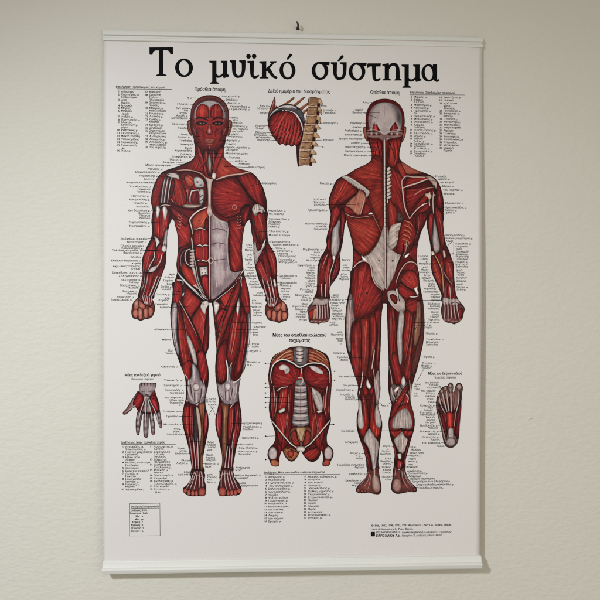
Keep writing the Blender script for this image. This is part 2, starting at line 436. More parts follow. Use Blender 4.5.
    L("197.4 260 201 261.6 203 260 206 261.4 208.6 260", (224, 208, 198), .9, .9)
    F("205.4 218 208 220 208.4 229 204.6 228", (102, 20, 24), edge=.3, ew=1, ol=.3)
    F("199 267 207.6 266 208 275.6 200.4 276.6", (176, 166, 164), edge=.35, ew=1, ol=.5, straight=True)
    for x, y in ((201.6, 269.6), (204.6, 268.6), (202.4, 273), (205.4, 272.8)):
        B(x, y, .7, .5, (54, 44, 48), .8, 0, False)
    F("197 261.6 208.4 262 208 266 198.4 266.6", (104, 21, 25), edge=.3, ew=1, ol=.4)
    F("200.6 277 208.4 276 208.8 297 206.4 295 203.4 288", (124, 26, 28), edge=.45, ew=1.4, ol=.5, fib=84)
    # bowel window
    F("178.4 250 184 246 191 245.4 194.4 249 195.4 258 197.6 268 199 280 203 292 200 295 192.4 288 184.6 280 179.4 271 177.4 260", (66, 22, 26), edge=.3, rd=.1, ol=.6)
    L("178.6 270 177.9 259 180 251 185 247.2 190.6 247", (120, 27, 29), 1.6, 1., .95)
    L("181.4 268 180.6 259 182.4 252.6 186.4 249.6", (152, 132, 132), .5, .4, .8)
    F("184 262 188 267.4 193 270 196.4 281 198.4 289 191 285 184.4 277 181 268", (158, 44, 36), edge=.4, ew=1.5, rd=.22, fib=62, fa=.18, ol=.5)
    L("190.4 249 186.8 250.6 185 256 186.4 262.6 190.6 266.6", (198, 186, 180), .9, .8)
    L("188.8 252 187.4 256 188.6 261.4", BLK, .7, .5)
    for k in range(6):
        y = 249.6 + k * 3
        F([190.6, y, 193.4, y - .8, 194.8, y + 1.2, 193, y + 3, 190.2, y + 2.4, 188.8, y + 1.2], (166, 142, 138), edge=.5, ew=.9, rd=.2, ol=.5)
    F("191.4 267 195 268 196.6 276 198.8 284 203.4 292.6 199.4 290 195.4 280", (184, 168, 160), edge=.3, ew=1, ol=.4)
    L("192.6 247 193.8 256 196.4 268 198.6 281 204.4 294", (160, 148, 148), .9, .8, .9)
    L("194.8 247 195.8 257 198.4 268 200.4 280 205.6 293", (58, 22, 26), 1.1, .8, .9)
    L("191.4 238 192.4 244 192.8 249", (176, 164, 160), 1.4, 1., .8)
    # inguinal straps
    F("177.4 272 184 279 192.6 287.4 201 294.4 208 299.6 205.6 303 198.4 299.4 189.4 291.4 180.4 281.4 176.4 275.6", (48, 22, 26), edge=.2, rd=.05, ol=.4)
    L("177.4 272.4 184 280 193 288.6 201.4 295.4 207.6 299.8", (216, 208, 202), 1.3, .9)
    L("181.6 278.4 188 285 196 292.6 204.4 300", (208, 198, 192), .8, .7)
    L("180 282 188.4 291 196 298.4 204 303", (198, 186, 180), .8, .8)
    L("193 285.4 197 287 202 293.4 206 297.4", (196, 186, 182), .9, .8)
    L("195.4 284 197.4 289", (196, 186, 182), .9, .8)
    L("196 290 202 296.6", BLK, .8, .6)
    # aponeurosis, viewer right
    F("210.6 213 214 214 220 219 227.6 221.8 229 226 228.4 240 229 256 230 267 233 271.4 242.6 269.4 238 277 230.4 285.4 221.6 293.4 213.6 300 210.6 298 210.2 280 210.2 240", (166, 148, 152), edge=.45, ew=2.4, rd=.16, fib=84, fa=.16, ol=.4)
    B(218.6, 237, 5.4, 4.6, (208, 198, 198), .85)
    B(219, 222, 6, 3.4, (200, 190, 190), .7, 30)
    B(218, 252, 5.4, 5, (206, 196, 198), .85)
    B(217.5, 271, 4.6, 8, (202, 188, 190), .8)
    B(228, 280, 4, 9, (128, 112, 120), .6, 40)
    B(224.6, 262, 2.2, 12, (126, 112, 122), .55)
    B(213, 270, 1.4, 22, (128, 114, 122), .5)
    B(220, 289, 6, 4, (112, 92, 102), .7, -40)
    L("211 230 217 228.6 224 230.4 228 233", (96, 78, 86), 1.2, .6, .8)
    L("211 244.6 218 242.8 226 244.4", (96, 78, 86), 1.2, .6, .8)
    L("213 260.4 219 259.8 226 259", (96, 78, 86), 1.2, .6, .8)
    L("211 214 215 217 222 226.6 228 236.6", (130, 112, 118), .9, .5, .7)
    L("212.4 213.6 218 220 227.4 223.4", WHT, .9, .5, .7)
    L("228.6 226 227.4 240 227.4 256 229.4 268", (200, 190, 188), .9, .6, .6)
    for k in range(7):
        L([232 + k * 1.3, 272 - k * .2, 226 + k * .8, 281, 216 + k, 293 - k * 1.1], (140, 126, 132), .4, .3, .6)
    F("228 221.6 234 219.4 240 220.6 245 226 243.4 236 242.4 249 242.8 259 243.6 266.4 240.6 271 234.4 272 230.6 269.4 229.6 260 229 246 229 232", (138, 32, 31), edge=.4, ew=2, rd=.24, fib=66, fa=.26, ol=.5)
    B(234, 245, 2.4, 16, (160, 50, 44), .45)
    B(242, 250, 1.6, 20, (80, 14, 18), .5)
    B(228.6, 252, .6, .6, (30, 12, 14), .9, 0, False)
    F("241 208 247 206 251 208.4 249 216 246.6 222 243 226 238.6 222 239.6 214", (90, 16, 21), edge=.4, rd=.2, fib=100, fa=.2, ol=.5)
    for k in range(5):
        y = 215.6 + k * 2.9
        L([241.4 - k * .2, y, 239 - k * .2, y + 1.6, 237.2 - k * .2, y + .2], (196, 116, 106), .7, .5, .75)
        L([241 - k * .2, y + 1.2, 238.6 - k * .2, y + 2.8], (66, 12, 16), .6, .4, .8)
    L("243.6 269.6 240 276.4 236 281.6", (216, 208, 202), 1.2, .9)
    L("242.4 273 236 283 228 290.6 217 299.4", (52, 24, 30), 1.7, 1.2)
    L("241 276 234 285.6 224 294 214.6 301", (196, 186, 182), .7, .6)
    # sternum and midline
    F("205.4 176.6 209.5 178.6 214 179.6 212.2 182 211.2 190 211 206 212.4 214 209.5 217 206.8 212 208 204 207.6 188 206.8 181", (196, 164, 158), edge=.3, ew=1.2, rd=.1, ol=.35)
    L("209.4 180 209.3 212", (214, 186, 178), 1.2, .8, .7)
    B(209.4, 206, 1.2, 2, (150, 110, 106), .7, 0, False)
    L("209.4 214 209.5 240 209.5 257 209.6 280 209.7 299", (200, 178, 174), 1.1, .8, .95)
    L("208.6 216 208.7 258 208.8 297", (64, 26, 30), .5, .5, .8)
    A.C(210.7, 260.5, 2.5, (214, 190, 182), .8)
    B(210.7, 260.5, 1.1, 1.3, (110, 50, 52), .9, 0, False)
    # ---- thigh, viewer left
    F("175 281 178 279 181.4 283 183 291 181.6 299 178 304 173.6 302.6 172.4 295", (132, 29, 30), edge=.5, ew=1.6, rd=.25, fib=82, fa=.25, ol=.6)
    L("173.4 290.6 178 291.4 182.6 291", BLK, .6, .5, .8)
    F("182 281.4 187 287 188 292 185.6 297 182.6 300 182.4 290", (86, 22, 25), edge=.3, rd=.1, ol=.5)
    F("182.4 293 188.4 292.6 188.6 296 183 297.4", (182, 172, 172), edge=.4, ew=.9, ol=.5)
    L("177 280 182.6 281 183 285", (196, 186, 180), 1.1, .7)
    F("186.6 288 194 294.6 201 300.4 200 305.6 194.6 312 190.4 319 185.6 311.6 182.6 302", (146, 38, 35), edge=.45, ew=2, rd=.25, fib=128, fa=.18, ol=.55)
    F("200.6 304 205.6 305.6 208 312 208.2 324 206 338 202.6 349 196.6 335 190.8 321 195.4 312.4", (148, 40, 37), edge=.45, ew=2, rd=.25, fib=100, fa=.22, ol=.55)
    L("207.4 308 206.6 326 203.4 346", BLK, .8, .6, .7)
    F("205.6 318 208.6 314 209 330 208 346 205 353 202.6 349", (110, 23, 26), edge=.45, ew=1.4, ol=.5, fib=95)
    F("202.4 302 207 300.4 209 304 206.4 309 205 314.6 202 311 200.4 306.4", (200, 190, 184), edge=.3, ew=1.2, rd=.12, ol=.35)
    B(203.4, 304, 1.2, 1, (110, 80, 80), .7, 30, False)
    F("173 303.6 176.4 303 177.6 312 177 326 177.4 340 179.6 352 177.6 355 174.6 345 172.2 332 171 316", (150, 136, 142), edge=.45, ew=1.6, rd=.18, fib=92, fa=.12, ol=.5)
    L("175 305 174 318 175 334 177 346", (206, 198, 198), 1.1, .6, .85)
    F("177.6 303 181 304.6 183.6 318 187 334 190 350 192 364 188.4 378 184.4 370 180.6 358 178 342 177.4 324", (142, 35, 33), edge=.45, ew=1.8, rd=.26, fib=80, fa=.26, ol=.6)
    B(181.6, 340, 1.3, 20, (172, 58, 48), .5, -8, False)
    F("180.4 304 185 308.6 191 320 196.8 334 200.4 348 200.2 362 196.6 368 192 362 189 348 184.8 330 181.4 314", (128, 28, 29), edge=.45, ew=1.8, rd=.26, fib=72, fa=.26, ol=.6)
    F("186.4 334 189.4 336.6 193.4 345 196.8 356 198 364.4 195.4 365.4 192.4 360 189.4 350 186.8 341", (178, 160, 158), edge=.5, ew=1.8, rd=.2, ol=.1, fib=70, fa=.25, fw=.6)
    B(191.4, 348, .9, 8, (226, 218, 214), .7, -18, False)
    F("196.4 353 200.4 350 204.4 352 207.4 361 208.4 370 207.6 379 204.6 384.6 200.6 380 198.4 370", (128, 28, 32), edge=.45, ew=2, rd=.28, fib=108, fa=.24, ol=.6)
    L("180.6 303.6 184.4 309 192 322 199.6 338 205.2 354", (44, 12, 16), 1.4, 1.2, .9)
    L("179 300.6 181 304 185.4 312 192.6 326 197 336", (196, 182, 178), .9, .3, .8)
    L("190.6 319 194 313.6 199.6 306.4", BLK, .8, .6, .8)
    F("188.4 360 192 362.4 190.4 372 190.4 380 186.4 381 183.4 372 182 366", (140, 34, 34), edge=.4, ew=1.6, rd=.2, fib=78, fa=.24, ol=.4)
    # knee left
    F("191.6 363 196 366.4 199 372 200.6 379 204 384 207 389 206.4 395 204 402 198 405.4 191 403.6 187 398 187 388 187.8 380 190.6 378 192 371", (142, 128, 134), edge=.4, ew=2, rd=.16, fib=88, fa=.16, ol=.45)
    B(194, 372, .9, 7, (212, 202, 202), .85, 0, False)
    B(198.4, 375, 1, 7, (98, 84, 92), .7, -8, False)
    F("192.4 385 196 382.6 199.6 384.4 200.4 388 197.6 391 193.8 390.4", (184, 174, 176), edge=.4, ew=1.8, rd=.2, ol=.15)
    B(196, 385.8, 1.6, 1.2, (222, 214, 212), .8, 0, False)
    L("196.4 391 196.6 397 197.2 404", (196, 186, 186), 1.5, 1.1, .9)
    L("194.6 392 194.6 402", (70, 56, 62), .9, .6, .8)
    L("199 391.6 199.2 402", (78, 62, 68), .9, .6, .8)
    L("204.4 384 203.2 391 201.6 399", (200, 190, 190), 1., .6, .8)
    L("189 379 188.2 387 190.6 396 193 401", (202, 192, 192), 1., .6, .85)
    L("190.8 384 191.4 392 192.6 397", (60, 44, 52), 1., .6, .8)
    L("184.8 375.6 187.4 381 188 390 186.6 399", (70, 56, 64), .8, .6, .8)
    L("185.4 374.6 188 379", WHT, .8, .6)
    L("201.6 388 201 395 199.8 402", (70, 40, 46), 1., .5, .7)
    L("207 384 205.8 394 203.6 401", (72, 58, 66), .9, .6, .7)
    L("186 402 191 404 196 403.6 200 401", (50, 14, 18), 1.1, .8, .85)
    B(187.2, 400.5, 1.2, 1.2, (200, 186, 180), .7, 0, False)
    B(197.4, 404.4, 1.2, 1.2, (208, 196, 192), .8, 0, False)
    # shank left
    F("184.6 405 188 405.6 191 408 191.8 420 190.4 432 189.4 440 186 433 183.4 425 182.6 416", (144, 33, 34), edge=.45, ew=1.6, rd=.26, fib=88, fa=.24, ol=.5)
    F("189.4 406 193 406.4 193.8 420 193 436 191.6 446 189.6 440 189.4 426", (124, 28, 32), edge=.4, ew=1.2, fib=90, fa=.3, ol=.5)
    L("190.8 407 191 430", (188, 96, 96), .6, .4, .7)
    F("193.4 408 197 408.6 199 420 198.4 438 196.4 446 194 438 193.8 422", (82, 58, 62), edge=.4, ew=1.2, ol=.5)
    F("196 408 199 409.4 201.2 424 202 440 199.6 446 198.4 430", (186, 156, 136), edge=.35, ew=1.1, rd=.1, ol=.35)
    F("198.4 404 204.4 402 205.4 406 204 420 203.4 440 202.4 456 199.6 456 200.6 440 201.4 424 199.8 412", (140, 84, 62), edge=.4, ew=1.3, rd=.2, fib=90, fa=.18, ol=.4)
    F("205.2 408 207.4 414 208.2 423 207 431 204.6 438 203.4 430 204 418", (126, 28, 38), edge=.4, ew=1.4, rd=.25, fib=92, fa=.22, ol=.5)
    B(206, 421, .7, 5, (186, 86, 92), .6, 0, False)
    F("187.4 437 191.4 438.6 197 441 199.6 444 199.4 458 200 470 193 471.6 191.8 462 189.8 450", (94, 24, 32), edge=.3, ew=1.2, fib=88, fa=.35, ol=.5)
    for x0, x1, c in ((189.4, 193.4, (176, 130, 134)), (191.6, 194.8, (70, 16, 24)), (193, 196.2, (198, 176, 178)), (195.4, 197.6, (140, 50, 56)), (197.4, 198.8, (204, 190, 190)), (199, 200.6, (86, 40, 40))):
        L([x0, 437, (x0 + x1) / 2, 452, x1, 471], c, .8, .8, .85)
    F("201.4 452 203.4 458 203 468 201 471 200.4 460", (132, 84, 60), edge=.3, ew=1, ol=.4)
    # foot left
    F("191.4 470 196 469 202 470 205.2 474 204.8 480 206.3 486.4 206 492 202 495.6 196.4 496 190.6 496 186.4 494.4 183.4 491.6 183.2 488 187 484.4 190.8 478.4 190.4 474", (92, 42, 44), body=True, edge=.4, ew=1.6, rd=.15, ol=.6)
    for x, x2 in ((195, 186.5), (196.4, 190), (197.6, 194), (199, 199), (201, 203)):
        L([x, 471, (x + x2) / 2 + .6, 479, x2, 489], (196, 184, 184), .7, .7, .85)
    L("191.4 473 193 478 190 484", (186, 172, 172), .7, .5, .7)
    L("203 472 202.4 480 204.4 487", (160, 140, 144), .7, .5, .7)
    L("192 476.6 198 475.4 204 477", (180, 166, 168), .6, .6, .6)
    for x, y, rx, ry in ((185.4, 490.4, 2.2, 2.6), (189, 492.4, 2.1, 3.2), (192.8, 492.8, 2.1, 3.2), (196.6, 493, 2.0, 3.2), (202, 491.6, 4.1, 4.6)):
        F([x - rx, y, x - rx * .7, y - ry * .75, x, y - ry, x + rx * .7, y - ry * .75, x + rx, y, x + rx * .75, y + ry * .8, x, y + ry, x - rx * .75, y + ry * .8], (144, 64, 54), body=True, edge=.45, ew=1.2, rd=.2, ol=.6)
        B(x, y + ry * .2, rx * .5, ry * .4, (188, 112, 96), .5)
    # ---- thigh, viewer right
    F("212.6 302 215.4 305 219 303.4 222.6 297 229 290.6 236.6 284.6 237 292 232 304 227 316 221.6 332 216.6 346 215.4 330 213.6 316", (116, 25, 28), edge=.4, ew=1.6, rd=.2, fib=112, fa=.26, ol=.55)
    F("220.4 297.6 227.6 291.6 234.4 286.6 233 295 228.4 306 224.6 306.6 221.4 302", (148, 38, 35), edge=.4, ew=1.5, rd=.2, fib=60, fa=.2, ol=.5)
    F("216.4 313 223.6 308 227.4 311 224.6 320 220 333 216.6 330", (132, 30, 32), edge=.4, ew=1.4, fib=118, fa=.24, ol=.5)
    L("214.4 304.6 221.6 308 227.6 311.6", BLK, .8, .6, .7)
    F("213.6 301 218.6 303 219.6 306 217.4 312.6 215.4 316 214 309", (202, 192, 186), edge=.3, ew=1.1, ol=.35)
    B(216, 303.6, 1., .8, (100, 70, 72), .8, 0, False)
    L("213.4 311 215 326 216 344", (70, 14, 20), .8, .6, .7)
    F("240.6 279 244.6 276.6 247.4 284 249.6 298 250.4 309 249.6 321 246 314 242 304 240.4 292", (132, 29, 30), edge=.45, ew=1.7, rd=.27, fib=78, fa=.24, ol=.6)
    F("247.6 315 250.6 316 250.6 332 249.4 346 246.6 360 243.6 371 242.4 369 245.6 352 247.4 334", (138, 118, 126), edge=.4, ew=1.2, ol=.45)
    L("249.4 318 249.6 332 247.8 350 244.4 367", (196, 186, 188), .8, .5, .8)
    F("239.4 303 242.6 306 246 315 248 328 247.4 342 245 356 241.6 369 238.4 374 235 378 233 374 235.6 362 239.6 344 240.6 322", (132, 29, 31), edge=.45, ew=1.8, rd=.26, fib=98, fa=.26, ol=.55)
    F("238.4 300 241 308 241.4 322 239.6 340 236.4 356 232.4 366.6 228.6 367 226.6 360 226.8 346 229.6 328 233.6 312", (134, 29, 30), edge=.45, ew=1.8, rd=.28, fib=102, fa=.28, ol=.55)
    B(231.4, 340, 1.6, 18, (170, 56, 46), .55, 12, False)
    B(238.6, 338, 1.2, 16, (160, 46, 42), .5, 8, False)
    L("238 306 236.6 322 234 340 231 358", (206, 130, 100), .6, .35, .7)
    F("238.6 296.4 240 303 239.6 309 238 317 236 311 236.8 303", (196, 180, 174), edge=.45, ew=1.3, ol=.1, fib=92, fa=.3, fw=.5)
    F("226.8 340 227.2 356 229.4 366 227.4 374 224 382 219.4 383.6 216.4 377 215.8 364 217.6 352 222.4 342", (128, 28, 31), edge=.45, ew=2, rd=.28, fib=82, fa=.24, ol=.55)
    B(221.6, 363, 1.5, 12, (164, 50, 46), .5, 4, False)
    F("237.4 279.6 240.6 280.4 240.2 290 236.4 302 230.6 316 225.4 330 220.6 343 217 352 215.8 346 219.4 332 224.4 317 230 302 235 289", (146, 36, 34), edge=.45, ew=1.5, rd=.26, fib=112, fa=.24, ol=.65)
    B(230.6, 308, 1.1, 18, (178, 66, 54), .5, 22, False)
    L("236.4 281 230 297 223.4 313 217.4 330 215.6 344", BLK, .9, .7, .8)
    L("240.2 293 235 307 228 324 221.6 343", BLK, .9, .6, .7)
    L("241.8 276.6 241 281 241.6 286", WHT, .9, .5)
    # knee right
    F("225.4 358 227.6 366 229 369 231.6 363.6 232 369 230.8 376 233.6 381 239.6 379 240 385 239 393 237.6 402 231.4 406 224 403.4 219.4 396 217 386.6 216.6 382 221 384.4 226 380.6 227 373", (144, 130, 136), edge=.4, ew=2, rd=.16, fib=92, fa=.16, ol=.45)
    L("226 360 227.6 368 227.6 381", (218, 210, 208), 1.3, .9, .9)
    L("231.4 364 229.6 370 230.4 381", (84, 70, 78), 1.4, .7, .8)
    L("232 362.6 229.4 368", WHT, .8, .5, .8)
    F("224.6 384 227.8 382.4 231 384 231.2 388.6 228 391 225 389", (186, 176, 178), edge=.4, ew=1.8, rd=.2, ol=.15)
    B(227.8, 385, 1.5, 1.2, (216, 208, 208), .7, 0, False)
    L("227.4 391 227.2 401", (200, 190, 190), 1.6, 1.1, .9)
    L("225.4 391 225.6 400", (78, 64, 72), .8, .5, .8)
    L("230 391 229.6 401", (78, 64, 72), .8, .5, .8)
    B(221, 391, 1.8, 5, (196, 184, 188), .7, -18, False)
    B(234, 391, 1.5, 5, (188, 176, 180), .6, 12, False)
    L("217.6 386 219.6 392 224 400", (84, 70, 78), .8, .6, .8)
    L("232.6 388 231.6 395 229.6 402", (80, 64, 72), .9, .5, .8)
    L("243.4 371 241 377 236 381.6 233 382", (216, 206, 204), 1., .7)
    L("238.4 384 237.4 393 237.6 400", (84, 70, 78), .8, .5, .7)
    # shank right
    F("219 401.6 221.6 403 222.6 412 221.8 424 221.4 436 219.4 440 217 433 215.8 425 216 417 217.6 409", (130, 28, 40), edge=.45, ew=1.6, rd=.28, fib=88, fa=.24, ol=.55)
    B(218.8, 420, .9, 8, (176, 72, 80), .6, 6, False)
    F("221 402 226.4 405 229.6 403.4 228.6 412 227.4 426 227 442 226.4 458 225 466 222.6 462 222.2 448 222 430 222.8 414", (142, 84, 62), edge=.4, ew=1.4, rd=.2, fib=90, fa=.2, ol=.4)
    L("225.4 407 224.4 424 224.6 442", (182, 132, 102), .8, .5, .7)
    L("221.8 443.6 227 443.4", BLK, .6)
    F("229 406 232 404 234.4 408 234 420 232.4 433 229.8 445 227.6 440 227.4 424 228 412", (150, 34, 36), edge=.45, ew=1.5, rd=.28, fib=94, fa=.26, ol=.55)
    L("230.8 409 230.4 424 229 440", (190, 74, 62), .8, .4, .6)
    F("234 404 238 402 240.4 409 241.2 420 240.4 430 237.6 441 235.4 452 232.6 456 231.4 446 233.4 432 234.6 418", (116, 25, 32), edge=.45, ew=1.5, rd=.24, fib=96, fa=.32, ol=.55)
    L("235.4 406 236 420 234.6 436 232.6 450", (150, 60, 66), .7, .5, .7)
    L("238 406 238.8 422 237 436", (64, 10, 18), .8, .5, .7)
    L("234.4 430 232.6 442 231.4 452", (196, 182, 184), .8, .6, .8)
    L("230.4 407.4 233 404", WHT, .9, .5)
    F("226.6 444 230 446 233.6 450 236 448 234.6 460 233.4 470 222 471 223.6 462 226 454", (84, 24, 32), edge=.3, ew=1.2, fib=96, fa=.35, ol=.5)
    for x0, x1, c in ((227.6, 224.6, (200, 188, 188)), (228.8, 226.6, (52, 20, 28)), (230, 228, (202, 190, 190)), (231.6, 229.6, (110, 40, 46)), (233, 231, (186, 170, 172)), (235, 233, (70, 16, 24))):
        L([x0, 446, (x0 + x1) / 2, 458, x1, 471], c, .8, .8, .85)
    F("221.6 450 223.6 452 224 464 222 468 221.4 460", (132, 84, 62), edge=.3, ew=1, ol=.3)
    # foot right
    F("219.6 470 224 467.4 230 468.4 233.4 472 234.6 477 238.4 482 241.4 487.4 241.4 492 237.6 495.2 231.6 495.2 226 496 220.4 494.4 217.8 490.4 218 486 219.6 480 218.8 475", (92, 42, 44), body=True, edge=.4, ew=1.6, rd=.15, ol=.6)
    for x, x2 in ((223, 221.4), (225, 226.4), (227, 230.6), (229, 234.4), (231, 238)):
        L([x, 470, (x + x2) / 2 - .8, 479, x2, 489], (196, 184, 184), .7, .7, .85)
    L("221 468 219.4 474 221 480", (190, 176, 176), .8, .6, .8)
    L("232 470 233 477 237 484", (170, 152, 154), .7, .5, .7)
    L("220 475.6 226 473.4 233 475.6", (184, 170, 172), .6, .6, .6)
    for x, y, rx, ry in ((239, 490.6, 2.4, 2.9), (235.4, 492, 2.1, 3.2), (231.8, 492.4, 2.1, 3.2), (228.2, 492.8, 2.0, 3.2), (222.4, 491.4, 4.3, 4.8)):
        F([x - rx, y, x - rx * .7, y - ry * .75, x, y - ry, x + rx * .7, y - ry * .75, x + rx, y, x + rx * .75, y + ry * .8, x, y + ry, x - rx * .75, y + ry * .8], (142, 62, 54), body=True, edge=.45, ew=1.2, rd=.2, ol=.6)
        B(x, y + ry * .2, rx * .5, ry * .4, (188, 112, 96), .5)
    # ---- arm, viewer right
    F("252 211 256.6 208.6 262 210 265.6 215 267 226 266.4 236 263.6 243 260.4 244 256.4 236 252.8 226 251 217", (128, 28, 29), edge=.5, rd=.28, fib=86, fa=.28, ol=.6)
    B(260.4, 226, 1.8, 11, (170, 60, 48), .5, -6, False)
    L("253 215 256 228 261 242", (74, 14, 18), .8, .6, .8)
    F("251.8 209.6 253.4 205.6 257 203.8 261 205.4 264 209 262.4 214 259 211.6 256 216 253.6 214", (180, 164, 160), edge=.4, ew=1.2, ol=.2, fib=95, fa=.35, fw=.5)
    L("255.4 205 254 211", (96, 64, 64), .6, .4, .7)
    L("258.6 204.6 259.6 211", (96, 64, 64), .6, .4, .7)
    L("262 206.4 265.4 212", WHT, .8, .6, .8)
    F("250.4 222 253.4 226 256.6 236 258 246 256.4 250 253.4 245 251.8 233", (110, 23, 27), edge=.45, ew=1.4, fib=82, fa=.26, ol=.55)
    F("254.8 240 257.4 246 260 250 264 242 265.8 239 265.4 245 262 252 258.4 258 254.8 266 253.6 256 253.6 247", (158, 146, 150), edge=.35, ew=1.4, rd=.15, fib=128, fa=.16, ol=.4)
    F("256 243 258.4 242 260.4 246.6 258.6 251 256.6 249", (104, 22, 28), edge=.4, ew=1.1, ol=.5)
    L("265.6 239.6 263 245 261.8 249", (226, 216, 210), 1.2, .7)
    L("255.4 252 258 258 256 264", (206, 196, 196), .8, .5, .6)
    F("266.4 238 269.4 244 273.6 251 276 259 276.8 270 276 279 273.6 281 271 273 268.4 262 266 252 265 245", (126, 27, 29), edge=.5, ew=1.7, rd=.28, fib=76, fa=.26, ol=.6)
    B(272.6, 262, 1.5, 11, (168, 56, 46), .5, -14, False)
    F("262 252 265 248 268 257 270.6 269 272.4 281 270 283 266.6 275 263.4 264", (122, 27, 30), edge=.45, ew=1.4, fib=70, fa=.26, ol=.6)
    F("255.6 266 259.6 259 263 263 267.6 275 270 283 267 284.4 262 279 257.6 272", (142, 36, 36), edge=.45, ew=1.5, rd=.24, fib=62, fa=.28, ol=.55)
    L("260 261.6 264 271 268.6 281", (196, 116, 104), .6, .4, .6)
    F("257 272 262 278 268 283 273 281 276.8 280 278 290 279.4 300 267.6 300 264.6 291 260.6 283", (106, 24, 29), edge=.35, ew=1.2, fib=68, fa=.32, ol=.5)
    for x0, y0, x1, c, w in ((262, 277, 268, (186, 160, 160), .8), (264.6, 279, 270, (66, 14, 20), .8), (267, 280, 271.6, (204, 192, 190), .9), (269.4, 279, 273.2, (66, 14, 20), .8), (270.4, 277, 275, (206, 194, 190), .9), (274, 282, 277, (150, 60, 58), .9)):
        L([x0, y0, (x0 + x1) / 2 + .3, 290, x1, 301], c, w, w, .85)
    F("273 279.6 275 279 276.4 285 275 288 273.6 284", (206, 196, 192), edge=.3, ew=.9, ol=.3)
    # ---- fists
    for sgn, cx in ((1, 143.), (-1, 276.8)):
        def q(s):
            p = nums(s)
            p[:, 0] = cx + sgn * (p[:, 0] - 143.)
            if sgn < 0:
                p[:, 1] += 2.2
            return p.ravel()
        F(q("139.4 297 136 299.4 133 303 131.6 309 131.4 314 133.4 318.4 137 319.4 140.6 320.8 145 319.4 150 318.4 153 315.6 155 309.6 154.4 303.6 152 299 147 296.4"), (122, 58, 48), body=True, edge=.4, ew=2, rd=.15, ol=.7)
        F(q("135 300.6 138 298.6 140 302 139.4 307 136.4 310.6 133.6 308.6 133.4 304"), (164, 92, 78), edge=.45, ew=1.5, rd=.2, ol=.6)
        F(q("133.6 309.6 137 309 138.6 313 137.2 318 134 317.6 132.2 313.6"), (162, 88, 74), edge=.45, ew=1.4, rd=.2, ol=.6)
        F(q("138.6 307 142 308.6 143 314 142 319.4 139 319.4 137.8 313"), (166, 92, 78), edge=.45, ew=1.4, rd=.2, ol=.6)
        F(q("143.6 307.6 147 307.6 148.6 312 147.6 318 144.6 318.4 143 313"), (164, 90, 76), edge=.45, ew=1.4, rd=.2, ol=.6)
        F(q("148.8 307 152 307.4 153.6 310.6 152 316 149.4 316.8 148 312"), (156, 82, 70), edge=.45, ew=1.4, rd=.2, ol=.6)
        F(q("138.4 300 142.4 302 146 305.6 145.6 308.4 142 309.6 138.8 306.6"), (150, 76, 64), edge=.45, ew=1.4, rd=.2, ol=.6)
        B(*q("136 303"), 1.3, 1.6, (204, 144, 126), .6, 0, False)
        B(*q("135 313"), 1., 1.8, (196, 132, 114), .5, 0, False)
        B(*q("140.4 312.6"), .9, 2, (200, 138, 120), .5, 0, False)
        B(*q("145.4 311.6"), .9, 2, (196, 132, 114), .5, 0, False)
        B(*q("141.4 305.6"), 1.4, 1., (204, 146, 128), .6, 0, False)
        F(q("142 297 147.6 296.6 152.6 298.6 153.6 303 150 306.6 146 306 142.6 301.6"), (112, 34, 36), edge=.35, ew=1.2, rd=.1, ol=.5)
        for k in range(5):
            L(q([142.4 + k * 2.2, 295.6, 143.6 + k * 2., 300, 145.4 + k * 1.2, 304.6]), (190, 178, 178), .8, .6, .8)
        B(*q("146.6 302.6"), 1.4, 1.2, (204, 198, 198), .9, 0, False)
        L(q("140.6 298.6 143.8 303.4 149 306.8 153.4 303"), (44, 14, 18), .8, .6, .8)
    for p, w in (("144 262 143 272 141.6 284", .5), ("149 256 147 266 144.6 274", .5), ("161 258 158 266 153 272", .6), ("156 280 152.6 289 149 297", .6), ("143 280 141.4 290 140.6 297", .5), ("166 214 165.6 224 162 236", .5),
                 ("258 214 262 226 262.6 238", .5), ("270 252 273.4 262 274.4 274", .5), ("259 268 263 277 268 286", .5), ("266 270 269 280 272 290", .5), ("263.6 288 267 295 269 300", .6),
                 ("184 318 187 336 190 356", .5), ("178.4 312 179.6 334 182.6 356", .5), ("200 312 204 322 203 340", .5), ("234.4 318 232 336 229.6 356", .5), ("245.6 318 246 334 243 354", .5), ("222.6 322 219 336 217.4 346", .5),
                 ("186 410 187 424 189 436", .5), ("192 412 192.4 428 191.4 440", .6), ("206.4 412 206.8 422 205.4 432", .5), ("232.4 410 232.6 424 230.4 438", .6), ("237 408 238.2 422 236 438", .5), ("218 412 217.6 424 219 434", .5),
                 ("196 446 197 456 198 466", .6), ("230 452 228.8 460 228 468", .6), ("233 446 232 456 231.6 466", .6), ("188.4 444 190.6 454 192.6 464", .5)):
        L(p, (196, 150, 140), w, w * .6, .55)
    for p in ("187.6 386 189 394 191.6 400", "203.6 380 204.6 388 203.4 396", "218.4 388 220.4 395 223.6 400", "236.6 384 236.4 392 234 400", "194.4 376 194 382", "229 374 228.8 382", "172.8 316 173.2 332 175.4 348", "249.6 330 248.4 344 246 358"):
        L(p, (222, 212, 210), .7, .4, .75)
    return A.finish()


